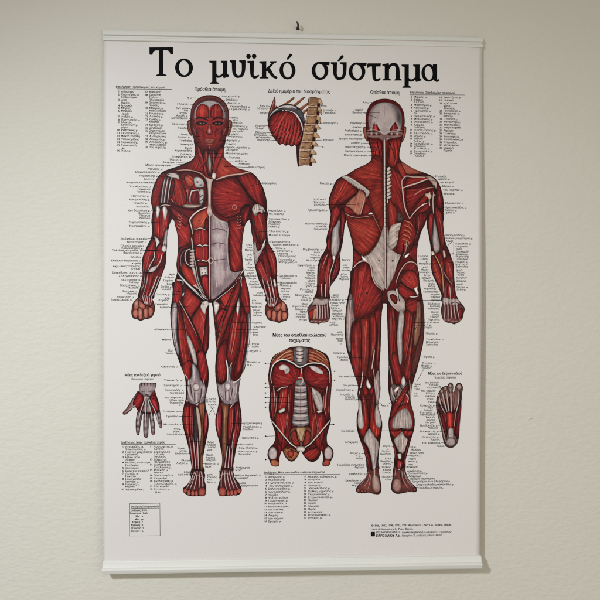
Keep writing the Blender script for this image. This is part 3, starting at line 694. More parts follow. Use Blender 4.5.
def paint_back():
    A = Art(302, 94, 470, 500)
    F, L, B = A.F, A.L, A.B
    base = dict(body=True, edge=.5, ew=2.6, rd=.2, ol=.8)
    # ---- underlay
    F("375 130 368.6 139 370.4 148 371.6 153 371 159.6 366 164 356 168.6 347.6 174 341.4 176.4 336.6 180 333 187 330 195 328.6 201 329 207 332 213 345 218 348 227 350.6 236 352.6 246 353 255 352.5 265 351.5 273 350 281 352 300 366 308 381 304 388 304 402 309 420 300 419.6 281 418.3 270 417.3 262 417.4 250 418.8 241 421.5 232 425 224.6 429 217 443 213 443.8 205 443.5 199 442 191.6 440 185.4 436.6 179.6 431.6 175.6 424 172.4 415 169 408 165 402 161 399.7 157 400 150 402 139 396 130", DRED, **base)
    F("331.4 208 330.6 215 329.6 223 328.4 230 326.8 236 326.2 241 326.6 246 323.8 252 320.2 258 317.8 266 317.2 275 317 284 316.6 291 314.6 300 329 300 329.6 291 331.4 285 334.6 281 338.4 275 340.2 269 340.6 262 340.4 255 341.4 249 342.8 243 343.8 235 344.8 226 346.4 219 344 212", DRED, **base)
    F("427 219 426.8 226 428.6 235 430.4 246 431 256 431 266 432 273 434.6 279.6 438.6 288 441.4 295 442.4 302 458 302 456 294 454.8 284 454 274 453.8 265 451.8 258.4 449.2 250.6 446 243 444.4 235 443.4 224 443.2 212 430 211", DRED, **base)
    F("352.4 270 350.4 281 349 291 347 301 345.6 312 344.8 324 345 338 346.6 349 349.6 360 353 371 356.4 380.6 358 387 357.4 394 358.2 401 358.4 408 357 415 356.5 423 357.4 431 360.4 441 363.6 450 366 460 367.8 470 379 470 378.5 462 379.2 451 380.6 440 382.2 429 382.2 422 380.4 414 378.4 407 379 401 380.5 391 380.2 380 379.6 366 380.6 351 381 338 381.2 326 382 312 382.6 302 372 284", DRED, **base)
    F("388 302 387 312 387.4 326 387.8 342 388.4 356 388.5 370 388 381 388.5 391 390 399 391.6 404.6 390.4 412 388.6 421 388.8 429 390.4 437 393 446 394.6 455 394.4 468 405 468 406 460 408.6 450 411.2 440 414.2 430 415 421 413.6 412 411 402.6 411.4 395 412 388 414.4 379 417.4 369 420 358 422.4 348 424 337 424.6 325 424.2 312 423 300 421 290 419 280 417.6 272 400 284", DRED, **base)
    # ---- ears & head
    F("366.6 128 364 126.6 363.2 130 364 135.6 366 140 368 140.6", (146, 84, 70), body=True, edge=.45, rd=.15)
    F("403.6 127.6 406 126.6 406.4 130 405.4 136 403.2 141 401.6 141", (146, 84, 70), body=True, edge=.45, rd=.15)
    F("384.6 98.6 377 99.8 370.6 104 366.8 111 365.6 119 366 128 367.6 138 370 146 377 152 385 153 393 152 400 146 402.6 138 404.4 128 404.8 119 403.4 111 399.2 104 392.4 99.8", (116, 28, 30), body=True, edge=.3, ew=1.6, rd=.12, ol=.6)
    F("384.6 101.8 378 103 372 107.4 368.6 114 368 122 369.4 130 374 135.4 380 139 384.8 141 390 139 396 135.4 401 130 402.4 122 401.8 114 398.4 107.4 391.6 103", (170, 158, 160), edge=.4, ew=2.6, rd=.1, fib=90, fa=.05, ol=.25)
    B(384, 116, 9, 9, (202, 192, 192), .7)
    B(399, 117, 3.4, 9, (74, 66, 70), .8, -8)
    B(396, 107.6, 6, 3, (90, 80, 84), .7, 35)
    B(370.4, 118, 2, 9, (124, 98, 102), .7, 6)
    B(373, 107.6, 5, 2.2, (110, 96, 100), .6, -38)
    B(385, 129, 1.6, 7, (176, 160, 160), .6)
    L("384.6 104 384.8 118", (140, 124, 126), .5, .3, .4)
    F("372.4 131 373 125.6 374.4 122 375.6 125 377 123.6 378.6 127.6 380.2 130.6 377 131.6", (140, 40, 40), soft=.8, edge=.3, ew=.9, fib=80, fa=.25, ol=.25)
    F("389.4 131 391 127 393 124.4 395.4 122 397.4 125.4 398.6 128 397 130.4 393 131.4", (138, 42, 42), soft=.8, edge=.3, ew=.9, fib=100, fa=.25, ol=.25)
    F("366 132 372 131.4 380 132 384.6 134.6 390 132 398 131.4 403 132.4 402 136 396 138 388 138 384.8 140 381 138 373 138 367.6 136.4", (146, 114, 110), soft=.7, edge=.4, ew=1.6, rd=.1, ol=.4)
    for x, c in ((369.4, (108, 26, 32)), (374, (66, 22, 26)), (379, (84, 28, 32)), (389.6, (84, 24, 28)), (394, (66, 22, 26)), (400, (110, 28, 34))):
        B(x, 134.4, 1.7, 1.1, c, .85, 8, False)
    for x in (376.4, 391.8, 371.6, 397.4):
        B(x, 133.6, .8, .8, (208, 196, 190), .85, 0, False)
    L("366 131 372 129.6 379 131 384 135", (196, 170, 164), .6, .4, .7)
    L("403.4 131 398 129.6 391 131 385.6 135", (196, 170, 164), .6, .4, .7)
    # ---- neck
    F("368.6 139 374 139 381.6 140.4 382.6 150 382 162 380 168 374 164 371.4 157 371.6 150", (136, 32, 31), edge=.4, ew=1.6, rd=.22, fib=84, fa=.26, ol=.5)
    F("402 138 397 138.6 388 140.4 387 150 387.6 162 391 168 397 164 399.6 157 399.6 150", (140, 36, 33), edge=.4, ew=1.6, rd=.22, fib=98, fa=.26, ol=.5)
    F("391.6 139 393.6 143 395.6 152 394.4 163 390.6 167 389.4 158 388.6 146", (160, 48, 38), edge=.4, ew=1.2, rd=.2, fib=96, fa=.24, ol=.4)
    for p in ("375 139.6 378.4 147 380 158 379.6 166", "378 139 377 148 373.6 158", "388.4 141 392.6 150 396.4 162", "396.6 139 398 149 398.4 160", "392 140 389.6 149 388.4 160", "381 140.6 381.8 152"):
        L(p, BLK, .7, .4, .8)
    # ---- trapezius, viewer left
    F("376 154 371.4 158.6 366 163.4 356 168.4 347 173.4 342.6 175.8 348 177.4 356 182 366 187.6 369.4 192 368 199 372 208 377 219 380.4 227 383.4 232 384 214 383.6 190 383 166 381 158", (140, 40, 33), edge=.4, ew=2.2, rd=.2, fib=(404, 182, 44), fa=.22, ol=.55)
    B(361, 172, 10, 3.4, (164, 54, 42), .5, -26)
    B(377, 206, 4, 14, (166, 58, 42), .5, -14)
    B(374, 186, 4, 8, (96, 20, 24), .6, 20)
    L("366 188 370 190 373.6 188.6", (90, 20, 22), 1.6, .6, .6)
    # deltoid
    F("343.6 177 337.6 180 333.6 187 330.4 195 328.8 201.6 330.4 210 333.6 212 337 207.4 344 203 352 197 358.4 190.4 354 185 348 179.4", (128, 34, 30), edge=.5, ew=2.2, rd=.26, fib=(330, 212, 30), fa=.26, ol=.65)
    B(345, 189, 7, 4, (156, 48, 38), .5, 38)
    B(337, 204, 6, 2.6, (72, 12, 16), .6, -30)
    for p in ("337.6 196 342 189 345.4 183", "341.4 199 347 191.4 350 186"):
        L(p, (70, 14, 16), .4, .3, .6)
    # spine of scapula
    F("341.6 176 347 175.2 354 179 362 184.6 369.4 190.6 369.6 193.6 366.4 197.6 364.8 192 358 188.6 350 183 343 178.4", (178, 160, 152), edge=.35, ew=1.1, rd=.1, ol=.4)
    for k in range(9):
        t = k / 8
        L([343.6 + 20 * t, 177.8 + 12.4 * t, 345.4 + 20 * t, 180.4 + 12.6 * t], (70, 36, 36), .6, .3, .7)
    L("344 176.2 350 178 358 183 368.6 191", (214, 202, 194), .8, .6)
    F("359.6 189.6 364.6 193 366.4 198.6 363.6 208 360.6 214.6 355.6 214 350.4 208 345.4 206 350 200 356 195", (174, 104, 88), edge=.35, ew=1.4, rd=.14, fib=104, fa=.14, ol=.4)
    L("355 196 360 208", (128, 62, 54), .5, .3, .5)
    L("365 197 362.6 206 360.4 214.6", (206, 156, 140), .9, .5, .9)
    F("343.6 207 348 206.6 353 210.6 356.4 214.6 350 214 344.4 211", (118, 28, 28), edge=.4, ew=1.2, fib=30, fa=.24, ol=.5)
    F("365.4 202 367.6 204 372 211 366.6 214 361.6 214.4", (124, 30, 29), edge=.4, ew=1.2, fib=40, ol=.5)
    F("367.4 214.6 369.6 212.4 372 212 373.4 214.4", (186, 176, 172), edge=.3, ew=.8, ol=.3)
    # latissimus
    F("344.6 212.6 349 215.6 357 217.6 366 217 373.6 215.8 377.6 223 380 230 377.6 240 372 248.4 364.4 256 358.4 253 353.6 247 351.6 238 348.6 228", (146, 42, 34), edge=.45, ew=2.2, rd=.22, fib=(336, 214, 40), fa=.24, ol=.6)
    B(362, 231, 8, 4, (178, 76, 50), .5, 24)
    B(366, 222, 8, 3, (160, 56, 42), .5, 6)
    for k in range(6):
        L([352 + k, 222 + k * 4.4, 362, 223 + k * 4.8, 374 - k * 1.6, 231 + k * 4.4], (96, 22, 22), .4, .25, .5)
    L("344.6 212.4 349.4 215.6 357 217.2 366 216.6 374 215.2", (190, 140, 128), .8, .5, .85)
    L("372.6 213.6 377 223 381 231.6", (186, 120, 98), .6, .4, .8)
    F("353.6 248 359 255 363.4 257 358 262.6 353.6 268 353.2 258", (112, 25, 28), edge=.45, ew=1.4, fib=52, fa=.22, ol=.5)
    # thoracolumbar fascia
    F("384.4 222 382 230 379.4 238 374.4 247.6 368.6 254 362.6 257.6 368 262 372 268 372.6 276 376 284 381 288.4 384.6 290 385 260", (184, 170, 164), edge=.35, ew=1.8, rd=.14, fib=(348, 212, 44), fa=.16, ol=.3)
    F("385.6 222 388 229 389 237 389.6 246 395 251.6 400.6 255 398 264 395 274 391 283 385.6 290 385 260", (182, 168, 162), edge=.35, ew=1.8, rd=.14, fib=94, fa=.16, ol=.3)
    B(377, 266, 2.4, 14, (190, 176, 172), .6, -6)
    B(389.6, 266, 1.8, 13, (188, 174, 170), .6, 6)
    B(381.6, 236, 2, 8, (108, 94, 94), .6, 14)
    for k in range(8):
        L([362.4 + k * 1.9, 256.4 - k * 1.3, 365.6 + k * 1.9, 261 - k * .6, 367.6 + k * 1.8, 267 + k], (186, 170, 164), .5, .3, .6)
    F("361 255 364.4 257 368.4 260.6 366.4 261.6 362.6 259.6", WHT, edge=.3, ew=.8, ol=.3)
    B(379, 260.6, .7, .6, BLK, .85, 0, False)
    B(392.8, 260.8, .9, .8, BLK, .85, 0, False)
    # spine
    L("384.8 140 385 160 385 182 385 204 385.2 224", (96, 76, 76), 2.6, 2.6, .9, taper=False)
    L("384.4 140 384.6 160 384.6 182 384.8 204 385 226 385.2 252 385.2 288", (196, 184, 178), 1.2, 1., .95, taper=False)
    L("386.2 160 386.4 190 386.4 226 386.4 288", (40, 26, 28), .6, .6, .8, taper=False)
    for k in range(16):
        y = 166 + k * 4
        L([385, y, 386.8, y + 1.6], (60, 44, 46), .6, .4, .8)
    # ---- open right back
    F("403 160 409 164.4 417 168.6 425 171.6 419 173.6 411 174.4 404.6 173 401 166", (156, 74, 58), edge=.4, ew=1.4, rd=.14, fib=24, fa=.14, ol=.4)
    F("387 164 391 166 396.4 171 402 176 404 181 402.4 194 404.4 206 408.6 216.6 402 213 394 204 388.6 199 387 184", (132, 34, 31), edge=.4, ew=1.6, rd=.2, fib=66, fa=.26, ol=.55)
    F("396 163 400.4 163 405 170 406.8 176 404.4 180 400.4 174", (156, 46, 38), edge=.4, ew=1.3, rd=.22, fib=64, fa=.24, ol=.5)
    for k in range(10):
        y = 168 + k * 3.6
        F([387, y, 390 + (k % 3), y - 1.4, 390.6, y + 1.2, 387.4, y + 3], (184, 170, 162), edge=.35, ew=.7, rd=.1, ol=.35)
    F("388.6 199 394 205 397.6 212 396 223 391 230 388.6 224", (140, 44, 36), edge=.4, ew=1.3, rd=.2, fib=80, fa=.24, ol=.5)
    F("397.4 211 401 213.6 404 219 400 222 397 221", (70, 54, 56), edge=.3, ew=1, ol=.5)
    B(400.8, 216.8, .7, .7, BLK, .8, 0, False)
    # scapula muscles
    F("405 182 408 178 415 176 424 174.6 430 177.6 424 182 414 186.4 406 189.6", (122, 28, 28), edge=.45, ew=1.6, rd=.24, fib=-14, fa=.24, ol=.5)
    F("405.6 190 414 188 424 186 433 186 434 190 427 194 420 199 413 209 409.6 217 406.4 206", (128, 29, 29), edge=.45, ew=2, rd=.24, fib=(436, 188, 30), fa=.26, ol=.5)
    F("434.6 189 433 194 427 200.6 419 209 411.4 217.6 415 208 422 197 428 191", (140, 36, 33), edge=.4, ew=1.4, fib=-46, fa=.24, ol=.45)
    F("416 212 422 206 428 201 430.6 204 428 210 420 215 413 216.4", (110, 24, 27), edge=.45, ew=1.4, fib=-34, ol=.5)
    L("402.6 191 402 182 404.2 177.6 407 176 413 176.8 421 177 428 177.6 433 179.8", (182, 150, 138), 1.2, 1., .9)
    L("403.4 188 408.6 185.6 416 183.4 424 180.4 430 178.4", (200, 172, 160), 1.4, 1.2, .95)
    L("402.4 186 403.4 196 405 207 409.6 218.6", (196, 164, 152), 1.4, .9, .95)
    L("409.6 218.8 415 211.6 420.6 206.4 428.6 202.4", (204, 176, 164), .8, 1., .9)
    L("414 195.6 420 191 427 188.4 434 187.4", (186, 154, 142), .7, .5, .85)
    L("421.6 206 424.6 203.4", (224, 218, 212), 1.3, .7)
    F("425 176.6 430 175.6 435 179 438.6 184 437.6 190 434.6 188 431 182", (166, 134, 124), edge=.4, ew=1.2, ol=.5)
    F("424.6 194 429 192.6 432 195 430.6 199.4 427.4 198", (172, 140, 126), edge=.35, ew=1, ol=.4)
    for p, c in (("430 192 429.4 200 430 206", WHT), ("433.6 192 433 202 433.6 214", (196, 178, 170)), ("432 190 432 196", BLK), ("435.4 188 435 197", BLK), ("434.4 185 437 193", (60, 20, 22)), ("428 197 427.6 203", BLK)):
        L(p, c, .9, .7, .9)
    B(434.6, 195, 1, 1, (204, 190, 182), .8, 0, False)
    F("437 182 440.4 187 442.4 196 443.4 204 441.4 212 437.6 206 436.4 195", (112, 24, 28), edge=.5, ew=1.5, fib=84, fa=.24, ol=.6)
    # ribs / serratus
    F("391 226 398 222.6 402.4 224 399 232 398 242 393 249.6 388.6 247 388 236", (180, 166, 158), edge=.3, ew=1.4, rd=.12, fib=-40, fa=.16, ol=.35)
    F("402 222 408.6 219 414 224 416.4 233 413.6 242 408 247 402 252 397.6 254 396.4 247 398.4 238", (134, 32, 31), edge=.4, ew=1.6, rd=.2, fib=-38, fa=.2, ol=.5)
    for k in range(6):
        x, y = 404.6 - k * .4, 220.6 + k * 4.6
        L([x, y, x + 5, y + 2, x + 8.6 - k * .6, y + 5.6], (186, 116, 78), .9, .6, .9)
        L([x - 8, y + 7, x - 3.6, y + 4.6, x, y + 3], (120, 40, 36), .6, .5, .7)
        L([x, y + 1.6, x + 5, y + 3.6, x + 8 - k * .6, y + 7], (60, 14, 16), .6, .4, .7)
    F("417 214 424 212 428 214 425.4 222 420.4 231.6 417.4 241 415 250 413 243 416.4 234 415.4 224", (102, 20, 25), edge=.45, ew=1.6, rd=.2, fib=100, fa=.24, ol=.55)
    L("418.6 216 418.6 228 415 240", (170, 110, 100), .5, .4, .6)
    F("413 246 416.6 244 417.4 252 417.4 263 412 259 409 254", (110, 24, 27), edge=.45, ew=1.4, fib=84, ol=.5)
    L("404 242 403 252 399.6 261 395.6 270", (32, 18, 20), 1.6, 1., .9)
    L("406.4 241 406 250 402.6 257", (160, 146, 140), .8, .5, .8)
    L("400.6 255 397.4 262 393.4 272", (196, 184, 178), .9, .5, .9)
    F("404.6 256 409 252.6 409.6 254.6 405.4 258.6", WHT, edge=.3, ew=.8, ol=.3)
    # ---- gluteals left
    F("353.6 268 358 263.6 363.6 261.6 369 264 371.6 270 372.6 278 376 285 382 290 382.4 296 380 304 375.6 310 367 315.6 359 319.4 354.6 322 351 314 349.6 302 350.4 288 352 276", (132, 31, 31), edge=.45, ew=2.4, rd=.24, fib=(352, 330, 42), fa=.24, ol=.6)
    B(366, 296, 8, 7, (156, 44, 38), .45, -40)
    B(378, 306, 3, 8, (82, 14, 18), .6, 30)
    L("353.4 268 358.4 262.6 364 260.8 369 263 371.4 268 372.4 276 375.6 284 382 290", (200, 164, 154), 1.3, 1., .95)
    B(362, 270.4, .7, .7, BLK, .7, 0, False)
    B(366.8, 293, .9, .8, BLK, .75, 0, False)
    for k in range(7):
        L([355 + k * 3, 270 + k * 3, 354 + k * 2.4, 288 + k * 2.6, 352 + k * 2.6, 306 + k * 1.6], (94, 18, 22), .35, .25, .4)
    F("350.6 293 352.6 298 353.4 310 355 320 352 324 350.6 336 351 350 349 352 346.6 342 345.6 326 346.4 310 348.6 300", (150, 122, 122), edge=.4, ew=1.6, rd=.14, fib=92, fa=.14, ol=.5)
    L("349.4 298 348.2 314 348 332 349.4 346", (186, 168, 168), .9, .6, .7)
    # gluteals right (opened)
    F("402 266 408 261 414 261 418 267 419.6 278 417.6 283 413 276 407 270 400 276 398 284 396.6 276", (112, 26, 28), edge=.45, ew=1.6, fib=-46, fa=.2, ol=.5)
    L("396 283 399 274 403 267 408.4 262 414.6 262.6 417.4 266.4", (194, 150, 142), 1.1, .8, .9)
    F("402 276 408 269.6 413.6 270.6 418 276 419.4 285 415 291 408 288.6 402 284 399.6 280", (142, 38, 35), edge=.45, ew=1.8, rd=.25, fib=(420, 292, 30), fa=.22, ol=.55)
    B(409.6, 277.4, .7, .7, BLK, .7, 0, False)
    F("399.6 282 406 286.6 414 291 417.6 294 412 298 404 298 398.6 293 398 287", (126, 28, 30), edge=.45, ew=1.5, fib=26, fa=.24, ol=.55)
    L("400 281 407 286.6 414.6 291", BLK, .8, .6, .8)
    F("418.4 284.6 416 287 413.6 288.4 415.4 292 417.4 295.6 419 293 417.6 289.4", (210, 194, 188), edge=.3, ew=.8, ol=.3)
    L("410 296.6 414 297 418.6 296", (206, 190, 184), 1.3, .9)
    B(420.4, 287, .8, 1.4, (30, 14, 16), .8, 0, False)
    F("387 292 391 290 396 290.6 402.4 297 406 303 405.6 309.6 401.6 313 397 310.6 392 307 388.4 300", (172, 152, 146), edge=.4, ew=1.6, rd=.16, ol=.5)
    F("389.4 296 393.4 294 397.6 298 396.6 303.6 393.6 303", (110, 28, 30), edge=.4, ew=1, fib=50, ol=.5)
    F("395.4 290 398 287.4 398.8 292 400.6 299 398 300.6 396.6 295", (196, 180, 172), edge=.35, ew=.9, ol=.4)
    L("397.6 288 398.6 296 400 303", BLK, .8, .6, .8)
    B(402, 306, 1.8, 2.4, (206, 194, 188), .7, -30, False)
    L("388 299 393 306 399 312", (206, 186, 178), .8, .5, .8)
    F("407 300 413 298.6 418.6 301 419 309 414 314 408 312 405 306", (128, 30, 31), edge=.45, ew=1.5, rd=.22, fib=-24, fa=.22, ol=.55)
    # ---- thigh left (hamstrings)
    F("355 323 360 320.6 362 326 361.6 342 361.6 358 362.4 372 359.6 384 357.4 388 354 376 350.6 362 351 344 351.4 330", (130, 32, 32), edge=.45, ew=1.6, rd=.24, fib=86, fa=.26, ol=.55)
    F("359.6 320.4 365 318 369 317 370 328 369.6 346 368.4 362 366 376 362.4 386 360.6 376 361.6 356 361.6 336", (150, 41, 36), edge=.45, ew=1.7, rd=.28, fib=92, fa=.26, ol=.55)
    B(363.6, 345, 1.3, 22, (178, 64, 50), .5, 2)
    F("369 316.6 374 313.6 376.6 320 377 336 375 352 372.4 366 373 376 370 382 367.4 374 369.4 352 370 330", (134, 31, 31), edge=.45, ew=1.6, rd=.26, fib=90, fa=.26, ol=.55)
    F("374.6 313 380.4 308 381 322 380.6 340 379.6 358 378 374 375 366 375.6 350 377.4 332", (124, 27, 29), edge=.45, ew=1.5, rd=.25, fib=92, fa=.26, ol=.55)
    L("370.8 320 370.8 338 369.4 354", (74, 14, 18), .7, .5, .8)
    L("374.6 350 372.8 362 371.8 369", (208, 180, 164), 1.1, .8, .9)
    L("352 326 350.8 340 352.6 358 357.6 380", (88, 60, 64), .8, .5, .7)
    L("362.8 372 361.4 384 358.6 396", (206, 186, 174), 1.1, .7, .9)
    F("378.4 370 380 378 380.2 392 379 402 377 406 374.6 396 374 382 376 374", (150, 126, 128), edge=.4, ew=1.3, rd=.14, fib=92, fa=.14, ol=.5)
    L("372.4 366 374.6 378 375.6 392", (196, 170, 160), .8, .5, .8)
    # popliteal left, gastrocnemius
    F("367.4 378 369 382 371.6 386.6 369.4 389.6 366.8 387 366 383.6", (196, 188, 184), edge=.3, ew=1, ol=.35)
    F("366 376 363 384 362.6 392 365 398 369 392 366.6 386", (120, 27, 30), edge=.45, ew=1.3, fib=100, ol=.5)
    F("370.4 377 373.6 384 375 393 371.6 397 369.4 391 371.6 386.6", (124, 28, 30), edge=.45, ew=1.3, fib=80, ol=.5)
    F("359.6 389 363.4 391 366.6 400 368.2 412 369 424 367 434.6 363.4 438 359.6 434 358.2 428 361 420 362 408", (140, 38, 33), edge=.45, ew=1.7, rd=.28, fib=82, fa=.26, ol=.55)
    F("373.6 389 375.6 396 375 408 376.6 420 381 428 380.4 434 376.4 438.4 371.6 434 369.6 424 370 410 371.4 398", (144, 38, 35), edge=.45, ew=1.7, rd=.28, fib=96, fa=.26, ol=.55)
    L("368.8 392 369.2 408 369.4 428", (48, 10, 14), .8, .7, .8)
    F("359 398 361.4 402 362.4 412 364.4 424 362.6 429 359 428.6 357.4 422 358.2 410", (176, 164, 164), edge=.35, ew=1.6, rd=.16, fib=94, fa=.14, ol=.3)
    B(360.4, 414, 1., 9, (208, 200, 198), .6, 0)
    F("378 404 380.4 413 381.8 422 380.4 428 376.6 427 374.8 418 375.2 408", (170, 156, 158), edge=.35, ew=1.6, rd=.16, fib=86, fa=.14, ol=.3)
    F("366.6 432 369.6 428.4 372.6 432.6 377 439.4 379.6 444 378.4 454 377.4 464 377 474 373 480 372.4 470 371 458 367.6 447 363.4 440", (170, 158, 156), edge=.35, ew=1.7, rd=.18, fib=84, fa=.16, ol=.4)
    B(372.6, 452, 1.6, 14, (208, 198, 194), .6, -8)
    L("375 440 375.4 452 374.6 466", (116, 98, 100), .7, .5, .7)
    F("358.4 432 362.6 440 367 448 370.8 460 371.6 472 368 470 366 459 362.8 448", (110, 24, 30), edge=.4, ew=1.3, fib=74, fa=.26, ol=.5)
    F("380.4 440 379 452 378.2 466 377.4 470 378.2 452", (104, 24, 32), edge=.3, ew=.9, ol=.5)
    F("377 456 379 466 378.6 473 376.6 474 376.4 464", (96, 60, 62), edge=.3, ew=.9, ol=.4)
    # foot left
    F("367.4 466 372 470 378.4 466 379.4 474 381 483 381.6 490 379.6 494.2 374.4 494.4 369 493 362 493.6 357 492.6 356 489.4 358.4 485.2 363 480.4 366.4 475.6", (116, 62, 58), body=True, edge=.4, ew=1.8, rd=.16, ol=.65)
    F("372 476 375.6 474 379 478 381 487 379.6 492 374.6 492.4 371.6 487", (156, 120, 112), soft=.8, edge=.4, ew=1.8, rd=.18, ol=.4)
    B(376, 483.6, 2, 2.4, (200, 176, 168), .7)
    L("374.4 466 374.6 478", (190, 178, 172), 1.5, 1.1, .8)
    for p in ("368.4 472 365 479 360 485.4", "370 473 368 481 364 487", "371 476 369.6 484 368 489"):
        L(p, (166, 146, 142), .7, .5, .8)
    for x, y, r in ((358.4, 490.4, 2.), (362, 491.2, 1.7), (365.2, 491.4, 1.5)):
        F([x - r, y, x, y - r, x + r, y, x, y + r], (122, 62, 54), edge=.4, ew=1, ol=.4)
    # ---- thigh right
    F("388 304 393 308 395.6 314 396.4 326 396.4 344 396 360 398.6 374 400 384 396.4 385.4 393.4 376 389.6 360 388.4 340 387.8 322", (126, 28, 30), edge=.45, ew=1.7, rd=.26, fib=86, fa=.26, ol=.55)
    B(392, 330, 1.2, 22, (164, 52, 44), .5)
    L("391.6 310 392.8 330 393 356", (74, 14, 18), .7, .5, .8)
    F("399.6 310.6 403.4 312 404.6 320 402.6 334 402.6 350 402 362 399.6 365 397.8 352 396.6 338 398 322", (178, 168, 164), edge=.35, ew=1.4, rd=.16, fib=92, fa=.1, ol=.45)
    L("401.4 316 399.8 334 400.4 354", (210, 202, 198), .9, .6, .7)
    F("405.6 310 411 312 414 318 411.6 332 409 346 406.4 358 404.4 366 402.4 358 403 338 404.6 322", (138, 33, 32), edge=.45, ew=1.6, rd=.25, fib=98, fa=.26, ol=.55)
    F("413.4 312 416.4 316 416 328 413.4 344 411.4 360 411 374 407.6 381 403.6 372 406 358 410.4 338", (140, 36, 34), edge=.45, ew=1.6, rd=.26, fib=98, fa=.26, ol=.55)
    L("410.6 328 408 346 405.6 360", (186, 110, 90), .5, .4, .7)
    F("417 302 420.4 304 421 318 420.6 330 417.6 342 414.4 346 413.6 334 416 316", (146, 96, 78), edge=.4, ew=1.4, rd=.14, fib=94, fa=.16, ol=.4)
    F("421 300 423.6 304 424.2 320 423.6 336 421.4 350 417.6 364 413.4 376 411.6 366 415 352 419.4 336 421 318", (112, 48, 48), edge=.45, ew=1.6, rd=.18, fib=96, fa=.2, ol=.5)
    B(416, 337, 2.4, 8, (150, 112, 98), .6, 12)
    L("414.6 318 413.4 330 416.6 327", (40, 14, 16), 1., .6, .8)
    F("393 352 397 354 400 366 403 376 401 385 397 386 393 374 390.4 362", (132, 31, 32), edge=.45, ew=1.5, rd=.24, fib=76, fa=.24, ol=.5)
    L("389.4 366 391.6 378 392.4 388", (186, 160, 150), .8, .5, .8)
    # popliteal right
    F("393 384 399 386 404 380 408 384 410 392 410.6 402 404 406 396 404 391 400 390 390", (120, 98, 100), edge=.4, ew=1.6, rd=.12, fib=84, fa=.2, ol=.5)
    F("394 390 398.6 386 399.4 388.4 395.4 393", (206, 192, 186), edge=.3, ew=.8, ol=.3)
    F("401.4 379 404 376 406 382 404.6 386 401.6 385", (190, 180, 176), edge=.3, ew=.9, ol=.4)
    F("394.6 402 399 396 404 388 408.4 384 409 390 404 399 398 410 392 420 390.4 414", (128, 30, 31), edge=.45, ew=1.6, rd=.24, fib=-58, fa=.26, ol=.55)
    F("406.6 392 409.6 396 409 404 404 410 400 412 402 404", (140, 34, 34), edge=.4, ew=1.3, fib=-50, ol=.5)
    L("408 403 402 408 396 414 391 422", (180, 150, 120), .8, .5, .8)
    for p, c in (("391.6 388 393 396 397 401", (196, 182, 178)), ("394 393 396 400", BLK), ("398.4 390 396 397 394.6 402", (60, 24, 26)), ("409.6 380 410.6 392 411 401", (196, 178, 172)), ("406 394 408.4 398 407 404", (206, 192, 186)), ("400 386 403 391", BLK), ("411.4 384 411 398", (150, 120, 116))):
        L(p, c, .9, .6, .85)
    # calf right
    F("402 405 408 402.4 411.4 406 414 413 414.6 422 413 429.6 408 431.4 402.4 430 396 432 390.6 430.6 389 424 391.4 418 396 411", (146, 40, 40), edge=.4, ew=1.7, rd=.2, fib=(404, 396, 24), fa=.2, ol=.5)
    F("398 412 405 408 409.6 412 412.6 420 411.8 428.4 406 429 399 429 392.4 428.4 392.6 420", (170, 158, 154), edge=.3, ew=2, rd=.14, fib=(404, 396, 24), fa=.18, ol=.1)
    for k in range(6):
        L([396.4 + k * 2.2, 411 - (k == 2) * 1.6, 394.8 + k * 2.7, 420, 394 + k * 3, 428.6], (108, 78, 78), .4, .4, .6)
    F("390 431 396 430.6 401.4 429 403 433 400 438.4 395.6 438.6 391.6 435", (132, 33, 32), edge=.45, ew=1.5, rd=.25, fib=64, fa=.22, ol=.5)
    F("403 429 408 430.6 413.6 430 412.6 435 408 437.4 404.6 436 402.4 432.6", (124, 28, 30), edge=.45, ew=1.5, rd=.25, fib=110, fa=.22, ol=.5)
    L("390.4 430.8 397 431 401.4 428.6 406 431 413.6 430", (50, 12, 16), .9, .9, .8)
    F("400.4 433 402.4 431 405 436 408.6 440 407 448 404 453 400 453.6 396.6 448 393.6 440", (166, 152, 148), edge=.35, ew=1.5, rd=.16, fib=90, fa=.22, ol=.4)
    for k in range(4):
        L([398.4 + k * 1.8, 438, 399 + k * 1.2, 451], (110, 92, 92), .45, .3, .7)
    F("397.6 453.6 401.6 453.4 401.4 459.4 398.4 459", (186, 174, 168), edge=.35, ew=.8, ol=.5)
    L("396.6 453.4 402 453", BLK, .8)
    F("409 438 413 434 411 443 408.4 451 406 460 404.4 468 402.4 462 404.6 452", (106, 23, 29), edge=.4, ew=1.4, fib=102, fa=.26, ol=.5)
    F("391.6 437 394.6 442 397 452 397 462 395.6 468 394.6 456 392.8 446", (110, 24, 30), edge=.4, ew=1.3, fib=82, fa=.26, ol=.5)
    F("397.6 460 401 460.6 403 463 400.4 470 398 474 396.6 468", (128, 34, 36), edge=.4, ew=1.1, fib=100, ol=.5)
    L("401.4 462 399.6 470 398.6 476", (186, 130, 120), .7, .5, .8)
    L("403.6 462 402 471", BLK, .8, .5, .8)
    # foot right
    F("394.6 465 399 470 404.4 466 406.6 474 410.4 481.6 415.4 486.6 417.2 489.8 415.6 492.6 409 492.4 403 493.6 397 494.2 392.4 491.6 391 487 392.4 479 393 471", (108, 58, 56), body=True, edge=.4, ew=1.8, rd=.16, ol=.65)
    F("392.6 482 396 478 400.6 479.6 402.4 486 400.6 491.6 396 492.6 392.4 489", (146, 106, 100), soft=.8, edge=.4, ew=1.8, rd=.18, ol=.4)
    B(396.4, 484, 2, 2.2, (190, 160, 152), .65)
    for p in ("404 470 406 478 411 486", "402 471 403.4 480 408 488", "405 474 409 481 414 487.6", "396 468 395 476"):
        L(p, (164, 146, 144), .7, .5, .8)
    L("400 470 401 478 404 486", BLK, .9, .5, .7)
    for x, y, r in ((414.8, 489.8, 1.9), (411.4, 490.6, 1.6), (408, 491, 1.5)):
        F([x - r, y, x, y - r, x + r, y, x, y + r], (118, 60, 54), edge=.4, ew=1, ol=.4)
